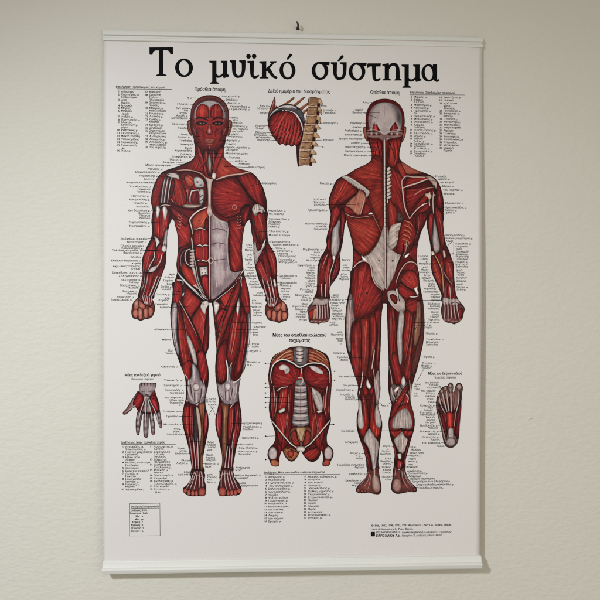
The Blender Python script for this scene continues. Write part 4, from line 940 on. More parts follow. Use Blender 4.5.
    # ---- arm left
    F("332.4 208 338 206.6 341.4 211 338 218 334.6 227 330.6 236 327.4 241 327.6 234 329.6 226 330.8 216", (126, 29, 30), edge=.45, ew=1.6, rd=.26, fib=104, fa=.26, ol=.55)
    F("341.6 207 344.6 212 345.4 219 344 228 342.6 238 340.4 244 339.6 234 340.6 222 340.4 213", (116, 25, 29), edge=.45, ew=1.5, rd=.24, fib=92, fa=.26, ol=.55)
    F("336.4 224 339 219 340.4 222 339.6 232 340 244 337 255 333 257 331 250 331.6 238 332.6 229", (162, 148, 152), edge=.35, ew=1.5, rd=.18, fib=92, fa=.12, ol=.35)
    B(334.4, 240, 1.2, 9, (214, 206, 206), .7, 8)
    L("338.6 222 338.4 236 338 250", (104, 86, 92), .7, .5, .7)
    F("327.4 240 330.6 238 331 246 330.4 252 327.4 250", (118, 26, 29), edge=.45, ew=1.2, fib=96, ol=.5)
    F("328.4 250 330.6 253 327.6 262 325.6 276 323.6 290 319 297 317.6 286 318 274 320.6 262 324.4 254", (126, 28, 30), edge=.45, ew=1.6, rd=.26, fib=98, fa=.28, ol=.55)
    F("329 255 333 258.6 331.6 266 329.4 278 328.6 290 325 296 324.4 284 325.6 268", (138, 36, 34), edge=.45, ew=1.5, rd=.26, fib=98, fa=.28, ol=.55)
    L("327.6 254.4 325 260 322.4 268", (186, 150, 142), .7, .5, .8)
    L("326.4 266 325.4 282", (190, 110, 98), .7, .5, .6)
    F("335.6 258 339.6 258.6 340 266 337.6 274 333.4 281 330.4 287 330.6 276 333 266", (104, 24, 30), edge=.45, ew=1.5, rd=.24, fib=112, fa=.26, ol=.55)
    F("332.4 256 335 255.4 335.6 259 333 260", (196, 184, 180), edge=.3, ew=.9, ol=.35)
    L("335 257 333.2 264 330.6 272 329.4 282 329.2 292", (190, 176, 172), .9, .7, .85)
    L("336.4 259.4 334.4 267 331.6 274", BLK, .8, .5, .8)
    L("340 252 338.4 258", (140, 120, 122), 1., .7, .7)
    for x0, x1, c in ((321.4, 322.2, (206, 192, 188)), (325.4, 325.6, (200, 186, 180)), (323.4, 323.6, (80, 20, 26)), (327.6, 327.8, (150, 60, 58))):
        L([x0, 284, (x0 + x1) / 2, 292, x1, 300], c, .9, .8, .85)
    # arm right
    F("431 212 433.6 214 433.6 226 432 238 431.6 248 430 240 428 228 428.4 219", (118, 25, 29), edge=.45, ew=1.5, rd=.25, fib=90, fa=.26, ol=.55)
    F("436 206 440.6 211 443 219 443.6 231 445 240 443.4 250 440.6 246 438.4 236 436 224 434.6 214", (120, 26, 30), edge=.45, ew=1.6, rd=.26, fib=84, fa=.26, ol=.55)
    F("434 218 436 224 438.4 236 440 246 438.6 252 434.6 252 432.6 244 432.8 232", (156, 136, 140), edge=.35, ew=1.5, rd=.18, fib=86, fa=.14, ol=.35)
    B(435.6, 238, 1.1, 9, (206, 196, 196), .6, -4)
    F("431 251 434.6 252 434.4 256 431.8 256.6", (186, 164, 150), edge=.35, ew=.9, ol=.4)
    F("442.6 250 445 251 446 257 443.4 257.6", (184, 146, 136), edge=.35, ew=1, ol=.4)
    F("431.6 258 434 255 438 263 441 273 442.4 284 441.6 292 438.4 285 434 277 431.6 268", (140, 36, 34), edge=.45, ew=1.6, rd=.26, fib=72, fa=.28, ol=.55)
    F("437 254 441 252 443.6 260 445 272 445 284 443 290 442.4 278 439.6 266", (124, 27, 30), edge=.45, ew=1.5, rd=.25, fib=80, fa=.26, ol=.55)
    F("446 256 450 255 453 263 453.4 274 454 286 450 284 446 276 444.6 266", (128, 30, 32), edge=.45, ew=1.5, rd=.26, fib=80, fa=.28, ol=.55)
    L("435 255.4 438.4 261.6 441.6 270 443 282 443.4 296", (182, 128, 88), 1.1, .8, .95)
    L("443.6 272 448 279 453 286", (176, 130, 122), .8, .6, .8)
    L("446 258 446.4 268", BLK, .8, .6, .7)
    F("446 278 451 284 455 288 457 300 444 301 443.6 290", (108, 24, 30), edge=.35, ew=1.2, fib=82, fa=.3, ol=.5)
    for x0, x1, c in ((445, 445, (160, 140, 136)), (447.4, 448, (60, 16, 22)), (449.6, 451, (186, 166, 162)), (452, 454, (84, 22, 28))):
        L([x0, 286, (x0 + x1) / 2, 294, x1, 302], c, .9, .8, .85)
    # ---- hands (dorsal)
    F("315 297 313 301 309.6 305 307.2 309.6 308.2 314.6 308.6 320 311 323.4 316.4 323.6 318.4 324.4 321.4 322.8 326 322.4 329.2 320.4 330.2 315 330 308.6 329 303.4 328.8 297.6", (112, 66, 66), body=True, edge=.4, ew=1.8, rd=.15, ol=.7)
    F("308.6 312 313 309.4 314 313 312 319 310 320.4 309 316", (162, 40, 38), edge=.4, ew=1.2, rd=.2, fib=110, fa=.2, ol=.4)
    F("313.6 310 317 308 317.6 313 314.4 320 312.6 320.4", (178, 122, 98), edge=.35, ew=1, rd=.1, ol=.4)
    F("314.6 298 321 299.4 328 298.6 328.6 303.4 322 305.4 315 305 311.6 305.6", (166, 148, 146), edge=.4, ew=1.3, rd=.1, ol=.5)
    L("312 306.6 318 305 328.6 306", BLK, .8, .7, .7)
    for k in range(5):
        x = 317.2 + k * 2.6
        L([x - .4, 304, x + .1, 311, x - .4 + k * .2, 319], (188, 174, 174), .9, .7, .85)
        L([x + 1, 305.6, x + 1.3, 312, x + .8 + k * .2, 319], (66, 26, 32), .9, .6, .8)
    for k in range(5):
        B(311.6 + k * 4.2, 321.4 - (k == 4) * 1, 1.6, 1.1, (182, 140, 132), .7, 0, False)
    L("309.4 320 314 319.6 320 320 326 319.6 329.6 317", (80, 36, 38), .6, .5, .7)
    F("443 298 450 299 457.6 299.6 462 304 464.6 308.4 463.8 313 462.2 319 458.6 322.4 454 324.4 450.6 323 447 322.6 443.2 320 441.4 315 441 308.6 442.4 303", (106, 60, 62), body=True, edge=.4, ew=1.8, rd=.15, ol=.7)
    F("458 308 462.6 309 462.6 314 459.6 320.6 457 318 457 312", (112, 26, 30), edge=.4, ew=1.2, rd=.2, fib=82, fa=.2, ol=.4)
    F("443 297 450 298.6 457 298.6 460.4 303 455 305.6 448 304.6 443.2 305", (160, 140, 138), edge=.4, ew=1.3, rd=.1, fib=90, fa=.2, ol=.5)
    for k in range(5):
        x = 444.6 + k * 3
        L([x - .4, 298, x + .4, 308, x - .2 + k * .7, 318.6], (190, 176, 174), .9, .7, .85)
        L([x + 1.2, 302, x + 1.9, 311, x + 1.4 + k * .7, 318.6], (86, 20, 28), 1.1, .7, .8)
    for k in range(5):
        B(444.8 + k * 3.8, 320 + (k in (2, 3)) * 1.4, 1.6, 1.1, (176, 132, 124), .7, 0, False)
    L("450 304 455 302 461 305", BLK, .8, .6, .7)
    for p, w in (("321.6 258 319.4 270 318.6 284", .5), ("329.6 264 327.4 276 326.6 290", .6), ("336 264 333.6 274 331 284", .5), ("335 214 332.6 224 329.6 234", .5), ("343 214 343 226 341.4 238", .5),
                 ("433 262 437 272 440.6 284", .5), ("448 262 451 272 452.6 282", .5), ("441.4 262 443.4 274 444 286", .5), ("439 216 441.4 228 442.6 242", .5), ("431.6 218 432 230 431.4 242", .5),
                 ("357 330 357 348 358.6 366", .5), ("364.6 326 365.6 344 364.4 364", .5), ("373 324 373 342 371 360", .5), ("379 322 378.4 342 377.4 360", .5), ("390.6 318 391 338 391.6 358", .5), ("409 322 407.4 338 405 354", .5), ("413.6 324 411.4 342 408.6 364", .5),
                 ("363 396 365 410 366 426", .6), ("374 396 374.4 410 376 426", .6), ("398 404 403 396 407 390", .5), ("362 444 366 454 368.6 464", .5), ("408.6 444 406 454 404.6 464", .5), ("393.6 444 395.4 454 396 462", .5)):
        L(p, (196, 146, 134), w, w * .6, .5)
    for p in ("351 300 349.6 316 349.4 334", "376 380 378 390 377.6 400", "360 404 361.4 414 361.4 424", "379 410 378.4 420", "399.6 318 399.4 336 400.4 352", "371 440 373 454 375 468", "402 436 402.4 446"):
        L(p, (224, 214, 208), .7, .4, .7)
    return A.finish()


def paint_diaphragm():
    A = Art(262, 93, 326, 170)
    F, L, B = A.F, A.L, A.B
    bo = dict(body=True)
    for p in ("279 107 284 103.4 290 99.4 293.6 97 294.4 98.6 289 103 283 107.6", "292.6 105.6 297 101.6 303 97.2 305 97.4 300 102.6 295 107", "299 108.6 304 104.8 309 101.6 309.4 103.8 304.6 107.6 300.6 111", "301 113.6 305 109.6 309 107.6 309.4 110 305.6 112.6 302.6 116"):
        F(p, (150, 88, 62), edge=.45, ew=.9, rd=.1, ol=.6, **bo)
        q = nums(p)
        L([q[0][0], q[0][1] - .2, q[2][0], q[2][1]], (206, 160, 120), .5, .4, .7)
    F("274.6 96.4 275.6 101 275.8 105 278 107.6 273.6 112 270.4 117 268.2 123 267.4 119 269 111 271.6 104", (120, 60, 54), edge=.4, ew=1, rd=.1, ol=.6, **bo)
    L("274.2 98.6 272.4 106 269.6 115", (196, 150, 138), .6, .4, .8)
    L("275 103 275.8 107", (214, 196, 186), .8, .5, .8)
    F("267.6 122 268.6 116 272.6 110.4 279 106 287 103.8 294.6 105 300 108.6 303.6 114 304.8 122 304.6 134 303.4 145 301.4 146.4 302 130 300.4 120 296 113.6 288 110.4 280 110.8 273.6 114.8 269.6 120.6", (92, 84, 90), edge=.4, ew=1.4, rd=.1, ol=.6, **bo)
    L("270 115.6 276 109.6 284 106.4 292 106.4 298.6 110", (196, 190, 192), 1.2, 1.2, .9)
    B(288, 107, 5, 1.1, (208, 202, 202), .8, 4)
    B(297.6, 109, 1.6, 1.2, (30, 22, 28), .8, 20, False)
    F("267.8 124 269.4 118 274.4 113 281.6 110.6 289 111 295.6 114.4 299.6 120.4 302 129 302.2 138 300.4 145 297 147 294.6 145.2 291.4 146.8 288.6 144.6 285.6 145.8 282.6 143.6 279.6 144.8 276 141 271.6 134.6 268.6 129", (138, 34, 34), edge=.45, ew=2, rd=.25, fib=-58, fa=.3, fw=1.3, ol=.6, **bo)
    for k in range(9):
        x = 271.6 + k * 3.6
        L([x + 1.6, 141.6 + min(k, 3) * 1.2 - (k == 0) * 7, x + 5, 132, x + 9 - k * .5, 119 + abs(k - 4) * .6], (196, 98, 88), .6, .35, .65)
        L([x, 139.6 + min(k, 3) * 1.2 - (k == 0) * 7, x + 3.6, 131, x + 7.6 - k * .5, 118 + abs(k - 4) * .6], (66, 10, 16), .7, .4, .75)
    B(288, 117, 9, 3, (170, 64, 54), .4, 8)
    L("268.4 121 272 115 278.6 111.6 286 110.4 293 112.6 298 117", (26, 10, 14), 1.3, .8, .9)
    L("268.6 127 271.6 135 276.4 141.6 280 145 285 146.4", (200, 160, 150), .6, .4, .8)
    L("295.6 114.6 300.6 121.6 303 131 302.6 143", (208, 192, 186), 1., .7, .9)
    L("297.4 114.6 302.6 121.6 304.6 132 303.4 144", BLK, .8, .6, .9)
    # vertebral column
    F("308.8 98 317.8 98 317.6 108 316.6 118 314.6 129 312.6 140 310.4 150 310 158 310.2 164.6 304 165.2 298.6 165 298.4 156 299.4 146 301.6 141 303 130 305.6 119 307.8 109", (168, 128, 94), edge=.45, ew=1.6, rd=.14, ol=.6, **bo)
    edgel = [(308.8, 98), (308, 106), (306.6, 115), (304.8, 124), (303, 132.4), (301.4, 141), (299.4, 149.6), (298.6, 157.6), (298.6, 165)]
    edger = [(317.8, 98), (317.6, 106), (316.6, 115), (315, 124), (313.6, 132.4), (312, 141), (310.4, 149.6), (310, 157.6), (310.2, 165)]
    for k in range(1, 8):
        a, b = edgel[k], edger[k]
        L([a[0], a[1], (a[0] + b[0]) / 2, a[1] + .6, b[0], b[1]], (196, 168, 140), 1.5, 1.5, .8, taper=False)
        L([a[0], a[1] + 1, (a[0] + b[0]) / 2, a[1] + 1.6, b[0], b[1] + 1], (84, 46, 34), .6, .6, .8, taper=False)
        L([a[0], a[1] - 1, (a[0] + b[0]) / 2, a[1] - .4, b[0], b[1] - 1], (96, 56, 40), .5, .5, .7, taper=False)
    for k in range(46):
        y = 99.6 + _hash(k, 3, 5) * 64
        t = _hash(k, 9, 8)
        xl = np.interp(y, [e[1] for e in edgel], [e[0] for e in edgel])
        xr = np.interp(y, [e[1] for e in edger], [e[0] for e in edger])
        B(xl + 1.2 + t * (xr - xl - 2.4), y, .7, .5, (110, 66, 44) if k % 3 else (214, 186, 160), .7, 0, False)
    L([v for e in edgel for v in (e[0] + .9, e[1])], (206, 178, 150), .6, .6, .6)
    for k in range(8):
        y = 100 + k * 8.4
        x = np.interp(y, [e[1] for e in edger], [e[0] for e in edger])
        F([x + .2, y - 1.6, x + 2, y - 2, x + 4.4 + (k > 3) * .8, y + 1, x + 5 + (k > 2) * 1.6, y + 4.6 - (k > 2) * 1, x + 4.2, y + 6.6 - (k > 2) * 2, x + 2.2, y + 4.2, x + .2, y + 4.6], (172, 132, 98), edge=.45, ew=1, rd=.1, ol=.6, **bo)
        B(x + 2.4, y + .6, 1., 1., (218, 196, 174), .7)
        F([x - .4, y + 4, x + 1.8, y + 3, x + 2.2, y + 6.4, x - .2, y + 7.4], (74, 24, 26), edge=.2, ew=.6, ol=.3, **bo)
    F("302.4 131 303.2 134 301.6 141 299.4 147 298.8 156 299.4 166 297.6 165 296.6 156 296.4 146 298.6 143.4 301 138", (96, 26, 32), edge=.4, ew=1, rd=.15, fib=92, ol=.6, **bo)
    L("308 100 306.6 112 304 118", (100, 40, 40), .9, .5, .7)
    return A.finish()


def paint_torso():
    A = Art(262, 342, 338, 470)
    F, L, B = A.F, A.L, A.B
    F("291 347 282.6 350.6 274 355.6 270 363 268.6 372 268 378.4 269.4 388 269.6 397 268.8 408 270.2 418 273.6 428 275.4 436 273.6 443 269 448.4 267.4 455 269.6 461 272 465.8 278.8 465.8 279.6 458 282 450.6 284 455 288 460.2 293 461.4 297.4 457 300.6 451 304 456.4 308.6 461 314 461.8 319 458 321.6 451 323 458 322.6 465.8 328.8 465.8 331 461 333.6 455 332.4 448.6 327.6 443.6 327 436 329 428 331 420 329.8 411 330.6 400 331.4 389 331.8 379 331 368 329.4 360 326 354 318 349.8 309 347 300 346.4", (100, 26, 28), body=True, edge=.5, ew=2.4, rd=.1, ol=.8)
    # ribs at the top
    F("291 348.4 282 352 275.4 357 271.4 364 270.6 372 276 366 284 361.4 293.6 361 293.6 354", (150, 78, 56), edge=.4, ew=1.4, rd=.1, fib=-30, fa=.25, ol=.5)
    F("309 348.4 318 351.4 325.6 356.6 328.8 364 329.6 372 323.6 365.6 316 362 308.6 362 308.4 354", (146, 72, 52), edge=.4, ew=1.4, rd=.1, fib=30, fa=.25, ol=.5)
    for k in range(4):
        L([292.6, 351 + k * 3, 285, 353 + k * 3.4, 276 + k * .4, 360 + k * 2.6], (206, 146, 104), .7, .5, .75)
        L([292.6, 352.6 + k * 3, 285, 354.8 + k * 3.4, 276 + k * .4, 362 + k * 2.6], (78, 26, 24), .7, .5, .8)
        L([309, 351.6 + k * 3, 317, 354 + k * 3.2, 325 - k * .2, 360 + k * 2.4], (200, 136, 96), .7, .5, .75)
        L([309, 353.2 + k * 3, 317, 355.8 + k * 3.2, 325 - k * .2, 362 + k * 2.4], (78, 26, 24), .7, .5, .8)
    B(287.6, 352.4, 2, 1.6, (206, 110, 90), .6, 0, False)
    F("294 347.6 307.4 347.6 308 355 307 363.6 300.6 366 294.6 363 293.4 355", (112, 102, 104), edge=.45, ew=1.6, rd=.15, ol=.5)
    F("296 347.6 303 347.6 303.4 356 302 364 297.6 363 295.8 356", (170, 162, 160), edge=.4, ew=1.2, ol=.4)
    for k in range(4):
        L([295.4, 350.6 + k * 3.6, 299.6, 351.6 + k * 3.6, 304, 350.6 + k * 3.6], (58, 46, 50), .7, .7, .8)
    # diaphragm halves
    F("272 384 271.6 373 274.6 364.6 281 361 288 361.4 294.6 365.4 299.6 369.4 301 376 297.6 381.6 290 386.4 281 388.6 274.6 389.4", (126, 28, 30), edge=.45, ew=2, rd=.22, fib=(300, 386, 26), fa=.22, ol=.55)
    F("329.4 384 329.4 374 326.4 367.4 320 364.4 312 364.4 306 366.6 302.6 370.4 302.4 378 306.6 384 314 387.4 322 389.4 328 390", (122, 27, 30), edge=.45, ew=2, rd=.22, fib=(300, 386, 26), fa=.22, ol=.55)
    F("278.6 367.6 281.6 364.6 286 365 290 369 288.4 373 285 374 284 370.6 280.6 370.4", (190, 174, 172), edge=.35, ew=1.2, rd=.12, ol=.4)
    B(286.6, 370, 1.2, 1.6, (120, 96, 98), .7, 0, False)
    F("309 365.6 316 366.4 321.6 370 323.6 374 318 373.6 312.6 370.4", (190, 176, 176), edge=.35, ew=1.2, rd=.12, ol=.4)
    L("271.6 384 271 374 273.6 365.6 279 361 286 360.4 293 363.6 299 367.6 303.4 366.6 310 364 318 364 325 366.6 329 373 329.6 384", (22, 8, 12), 2.4, 2.4, .85)
    L("271.4 383 270.8 373.6 273.4 364.8 279 360.2 286 359.8 293 363 299 367 303.4 366 310 363.2 318 363.2 325.2 365.8 329.4 372 330 383", (214, 206, 202), 1.2, 1.2, .95)
    L("268.8 376 269.6 390 270 404 270.6 416", (150, 60, 54), 1., .7, .6)
    L("331 376 330 390 329.6 404 329.8 416", (150, 60, 54), 1., .7, .6)
    F("300.8 369 302.8 371.6 303.4 378 301 382.4 298 381", (144, 40, 36), edge=.4, ew=1, ol=.5)
    L("301.4 368 301.2 374", (200, 186, 180), 1., .5)
    # flanks
    F("271 390 276 390.4 279 396 278 410 274.4 421 271.6 418 269.8 408 270.4 398", (104, 24, 28), edge=.45, ew=1.4, fib=88, ol=.5)
    F("329 391 323.6 391 321.4 397 322.6 411 326.4 422 329.4 418 330 408 329.6 398", (104, 24, 28), edge=.45, ew=1.4, fib=92, ol=.5)
    L("273.4 386 274.6 396 275 408", (196, 180, 176), .9, .6, .8)
    L("327.4 386 326 396 325.6 408", (196, 180, 176), .9, .6, .8)
    F("280.6 389.4 286.4 387.6 289.4 391 288 401 285 409.6 279 411.6 277.6 402", (140, 36, 34), edge=.45, ew=1.4, rd=.2, fib=100, fa=.24, ol=.5)
    L("277 391 282 387.6 290 386.6", (206, 190, 184), 1., .7)
    F("278.4 410.6 284.4 407.6 285 411 280 413.6", (184, 164, 156), edge=.3, ew=.8, ol=.3)
    F("310 387 315.6 389.6 320.6 394 323 402 322.6 410 318 410.4 314.4 402", (178, 164, 162), edge=.4, ew=1.4, rd=.12, fib=70, fa=.12, ol=.5)
    for p in ("312 391 316.6 400", "315.6 391 319.6 401"):
        L(p, (110, 92, 94), .5, .4, .7)
    F("316.6 411 322 409.6 322.4 412 317.6 413.6", (184, 164, 156), edge=.3, ew=.8, ol=.3)
    # iliacus
    F("274.8 413 281 413.4 287.4 410.4 290.6 420 292 430 290.6 440 286 446 280.4 447 277.6 438 275.6 427", (140, 33, 33), edge=.45, ew=2, rd=.24, fib=(284, 462, 26), fa=.22, ol=.55)
    F("325.6 413.4 319.4 413.6 313.6 410.6 311 420 309.6 430 311.4 440 315.6 446 321 446.4 324 438 325.4 427", (138, 32, 33), edge=.45, ew=2, rd=.24, fib=(316, 462, 26), fa=.22, ol=.55)
    # psoas
    F("287.6 388 292 385 292.6 396 291.6 412 291.6 426 288.6 438 284.6 450 281 460 279.4 452 282.4 438 285.6 424 287.4 408", (132, 30, 31), edge=.45, ew=1.6, rd=.26, fib=94, fa=.24, ol=.6)
    F("307.4 385.6 311.6 388 313 400 315.6 416 319 430 321.6 444 322.6 458 320 460 316.6 448 312.4 436 309 424 308 408", (132, 30, 31), edge=.45, ew=1.6, rd=.26, fib=84, fa=.24, ol=.6)
    L("294 386 293.6 400 293.4 416 291 430", (30, 12, 16), 1.2, .7, .85)
    L("306.6 386 307.2 400 307.6 416 309.6 430", (30, 12, 16), 1.2, .7, .85)
    L("290.4 390 289.4 410 287.6 428", (180, 70, 60), .7, .4, .6)
    L("310 392 311.6 412 315 430", (180, 70, 60), .7, .4, .6)
    # lumbar column
    F("295.4 382 299 379.6 303 380.4 306.4 385 307 398 308 412 308.6 424 300.6 427 292.6 424 293.4 410 294.4 396", (142, 132, 134), edge=.45, ew=1.6, rd=.16, ol=.5)
    for k in range(6):
        y = 384.6 + k * 7
        w = 5.4 + k * .5
        L([300.6 - w, y, 300.6, y + 1, 300.6 + w, y], (66, 54, 58), .9, .9, .8)
        L([300.6 - w, y + 2.6, 300.6, y + 3.6, 300.6 + w, y + 2.6], (206, 198, 194), 1.4, 1.4, .7)
    L("300.4 380 300.4 392 300.6 424", (110, 98, 100), .5, .5, .6)
    L("297.8 378 301.6 377.4 303 381 300.4 385", (196, 182, 176), 1., .7)
    # pelvis bowl
    F("290.6 429 296 425.6 301 427.6 306 425.6 311.6 429 313 436 311 443 306 447.6 300.6 449 295 447.6 290.4 443 288.8 436", (134, 74, 54), edge=.5, ew=2, rd=.15, ol=.6)
    F("296.4 428 301 427.4 305.4 428 303.4 436 301 443.6 298.4 436", (176, 134, 98), edge=.35, ew=1.2, rd=.1, fib=90, fa=.14, ol=.4)
    F("290.4 433 296 430 298 438 300.4 445 296 446 291.6 441", (120, 40, 34), edge=.45, ew=1.4, fib=40, fa=.22, ol=.5)
    F("311 433 306 430 304 438 301.8 445 306 446 310.4 441", (124, 44, 36), edge=.45, ew=1.4, fib=-40, fa=.22, ol=.5)
    B(300.8, 441.4, .9, .9, BLK, .9, 0, False)
    L("298 429 300 436 300.6 441", (210, 180, 150), .7, .4, .7)
    L("304 429 302 436 301 441", (210, 180, 150), .7, .4, .7)
    # inguinal ligaments
    L("271.6 421 277 428 284 437 291 445 298 449.6", (50, 20, 24), 2., 1.6, .8)
    L("271.4 420.4 277.2 427.4 284.4 436.4 291.4 444.2 298.4 448.8", (202, 192, 186), 1.2, 1., .95)
    L("330.4 420.8 324.6 428 317.4 437 310.4 444.6 303.4 449.4", (50, 20, 24), 2., 1.6, .8)
    L("330.4 420 324.6 427.2 317 436.2 310.2 443.8 303 448.8", (202, 192, 186), 1.2, 1., .95)
    F("296.4 447.4 300.6 446.4 305 447.4 304.6 451 301 453.4 297 451", (186, 172, 166), edge=.35, ew=1.1, ol=.5)
    # obturators
    F("283.4 449.6 288.6 447 295.6 449.6 299.6 453 296.4 458 292 460.6 287.6 459 284.4 454.6", (146, 84, 58), edge=.45, ew=1.6, rd=.15, ol=.6)
    F("288 451 292.6 450.6 294 454.6 290.6 458 287.6 455.4", (140, 50, 38), edge=.4, ew=1.2, fib=40, ol=.5)
    F("302.6 453 307 449.4 314 447.4 319.6 449.6 318.4 455 314.4 459.6 309.6 460.4 305 457.4", (132, 34, 32), edge=.45, ew=1.6, rd=.2, fib=-40, fa=.22, ol=.6)
    L("285.6 447.6 292 450 298.6 453", BLK, .8, .6, .8)
    L("316.6 447 310 450 303.6 453.4", BLK, .8, .6, .8)
    for p, c in (("288.8 394 288 412 284.6 432", (206, 150, 138)), ("312.4 396 315 414 319 434", (206, 150, 138)), ("280 418 283 430 283.6 442", (190, 110, 96)), ("286 416 288 428 287.6 440", (190, 110, 96)), ("320 418 317.4 430 317 442", (190, 110, 96)), ("314.6 416 312.6 428 313 440", (190, 110, 96)),
                 ("276 396 276.4 406 274.6 416", (210, 170, 150)), ("323.6 396 324 406 326 416", (210, 170, 150)), ("271.6 392 271.4 404 272.6 416", (176, 110, 90)), ("328.8 392 329 404 327.6 416", (176, 110, 90)), ("283 392 282 400 280 408", (206, 140, 124)), ("276 374 284 380 292 383", (176, 84, 72)), ("325 376 317 382 309 383", (176, 84, 72)), ("280 376 288 378.6 296 379", (176, 84, 72)), ("321 378 313 379 305 378.4", (176, 84, 72))):
        L(p, c, .7, .4, .65)
    for p in ("286 349.6 276.6 355 271 363", "314 349.4 323 354.6 328.4 362", "291 350 283 354.6 275 362"):
        L(p, (216, 170, 128), .8, .5, .7)
    # hips
    F("268.6 450.4 271.6 446.6 275 447.4 277.4 452 276.6 458 273 461 269.6 458.6 268.2 455", (176, 160, 162), edge=.5, ew=1.7, rd=.18, ol=.5)
    F("332.4 450.4 329.4 446.4 326 447.4 324 452 324.8 458 328.4 461 331.4 458.6 332.8 455", (176, 160, 162), edge=.5, ew=1.7, rd=.18, ol=.5)
    F("270.6 460 275 459 279 461.6 278.6 465.8 272 465.8", (146, 84, 60), edge=.4, ew=1.2, ol=.5)
    F("330.4 460 326 459 323 461.6 323 465.8 328.6 465.8", (140, 62, 50), edge=.4, ew=1.2, ol=.5)
    F("277.6 444 281.6 446 281 455 278.6 462 276.6 459 277.8 452", (112, 24, 28), edge=.4, ew=1.2, fib=90, ol=.5)
    F("323.6 444 320.6 447 322 456 323.4 462 325 459 323.4 452", (112, 24, 28), edge=.4, ew=1.2, fib=90, ol=.5)
    return A.finish()


def paint_hand():
    A = Art(120, 380, 166, 441)
    F, L, B = A.F, A.L, A.B
    bo = dict(body=True)
    fc = (122, 104, 108)
    for p in ("139.6 407 137.4 412 136 420 135.9 428 136.8 434 138.6 435 139.9 432.6 140.6 426 142.4 417 144 409", "144.2 411 143.4 420 143.4 430 144 436 146.2 437.8 148.2 436 148.8 428 149 419 148.8 410", "149.4 411 150 420 151 429 152 434.6 153.8 435 155.2 433 155.4 428 154.4 419 153 410", "153.6 408 155.4 414.6 158 422.6 160.2 428 162 427.8 162.5 424.6 161.6 419 160.4 412 158.8 405"):
        F(p, fc, edge=.5, ew=1.6, rd=.25, ol=.8, **bo)
    F("138.6 391 134 396.6 130 402.6 126.4 408.4 123.2 411.8 123.4 414.4 126.4 414.2 130 411.4 133.8 407.6 138 406", (132, 96, 96), edge=.5, ew=1.6, rd=.2, ol=.8, **bo)
    F("140.4 383 148 382.6 156.4 383.2 155.4 390 157.6 398 159.8 405.6 159.2 412 153.6 413.6 146 413.6 139.6 412 136.6 408.6 135 402 138.8 391.6", (124, 28, 34), edge=.5, ew=1.8, rd=.15, ol=.8, **bo)
    F("140.6 383.2 156 383.4 155 390 151 395 147 399 143 395 139.4 391.6", (150, 136, 140), edge=.4, ew=1.6, rd=.12, fib=90, fa=.14, ol=.5)
    for k in range(5):
        L([141.6 + k * 3, 383, 142 + k * 3, 386], (90, 20, 30), 1., .6, .8)
    L("141 389 147 387.6 154.6 389.4", (186, 176, 178), .7, .6, .7)
    L("140.6 392 147 391 154 392.6", (96, 84, 92), .7, .6, .7)
    F("139 392 143.4 396 144 400.6 141 406 137.6 409 134.6 406.6 133 403.4 135 397.6", (130, 26, 34), edge=.45, ew=1.5, rd=.22, fib=128, fa=.26, ol=.5)
    F("141.6 404 144 402 143.6 409 140.6 413 138.6 411", (112, 22, 32), edge=.4, ew=1.2, ol=.5)
    F("150 397 154.6 395 157.6 400 159 407 157.6 412 154 409 151.4 403.6", (128, 26, 34), edge=.45, ew=1.5, rd=.22, fib=66, fa=.26, ol=.5)
    B(153.4, 398.4, .8, .8, BLK, .8, 0, False)
    F("145 395 148.4 394.4 149.6 399.6 151.4 406 152 412 142.4 412 143.4 406 144.6 400", (138, 120, 122), edge=.35, ew=1.2, fib=90, fa=.2, ol=.4)
    for a, b in ((145.4, 138.6), (146.4, 145.8), (147.6, 152.6), (148.6, 158.6)):
        L([a, 397, (a * 2 + b) / 3, 404, (a + b * 3) / 4, 413, b, 424], (208, 198, 198), .9, .7, .9)
        L([a + .9, 398, (a * 2 + b) / 3 + 1, 405, (a + b * 3) / 4 + 1.1, 413, b + .9, 421], (50, 34, 40), .6, .5, .8)
    B(145.4, 397.4, 1.4, 1.4, (220, 212, 212), .8, 0, False)
    for x, ys in ((138, (417, 423, 429)), (146, (418, 425, 432)), (153, (417, 424, 430)), (159.4, (415, 420, 425))):
        for y in ys:
            B(x, y, 1.3, 1.6, (178, 164, 166), .7, 0, False)
            L([x - 1.8, y + 2.6, x, y + 3, x + 1.8, y + 2.6], (72, 52, 60), .6, .5, .7)
    for x, y in ((137.6, 433.4), (146, 436), (153.4, 433.6), (161, 426.8)):
        B(x, y, 1.2, 1.3, (170, 112, 108), .8, 0, False)
    L("136 405 130.6 408.6 126 412", (188, 172, 172), .9, .6, .8)
    B(125.4, 412.2, 1.4, 1., (164, 110, 104), .8, -30, False)
    return A.finish(gain=.92)


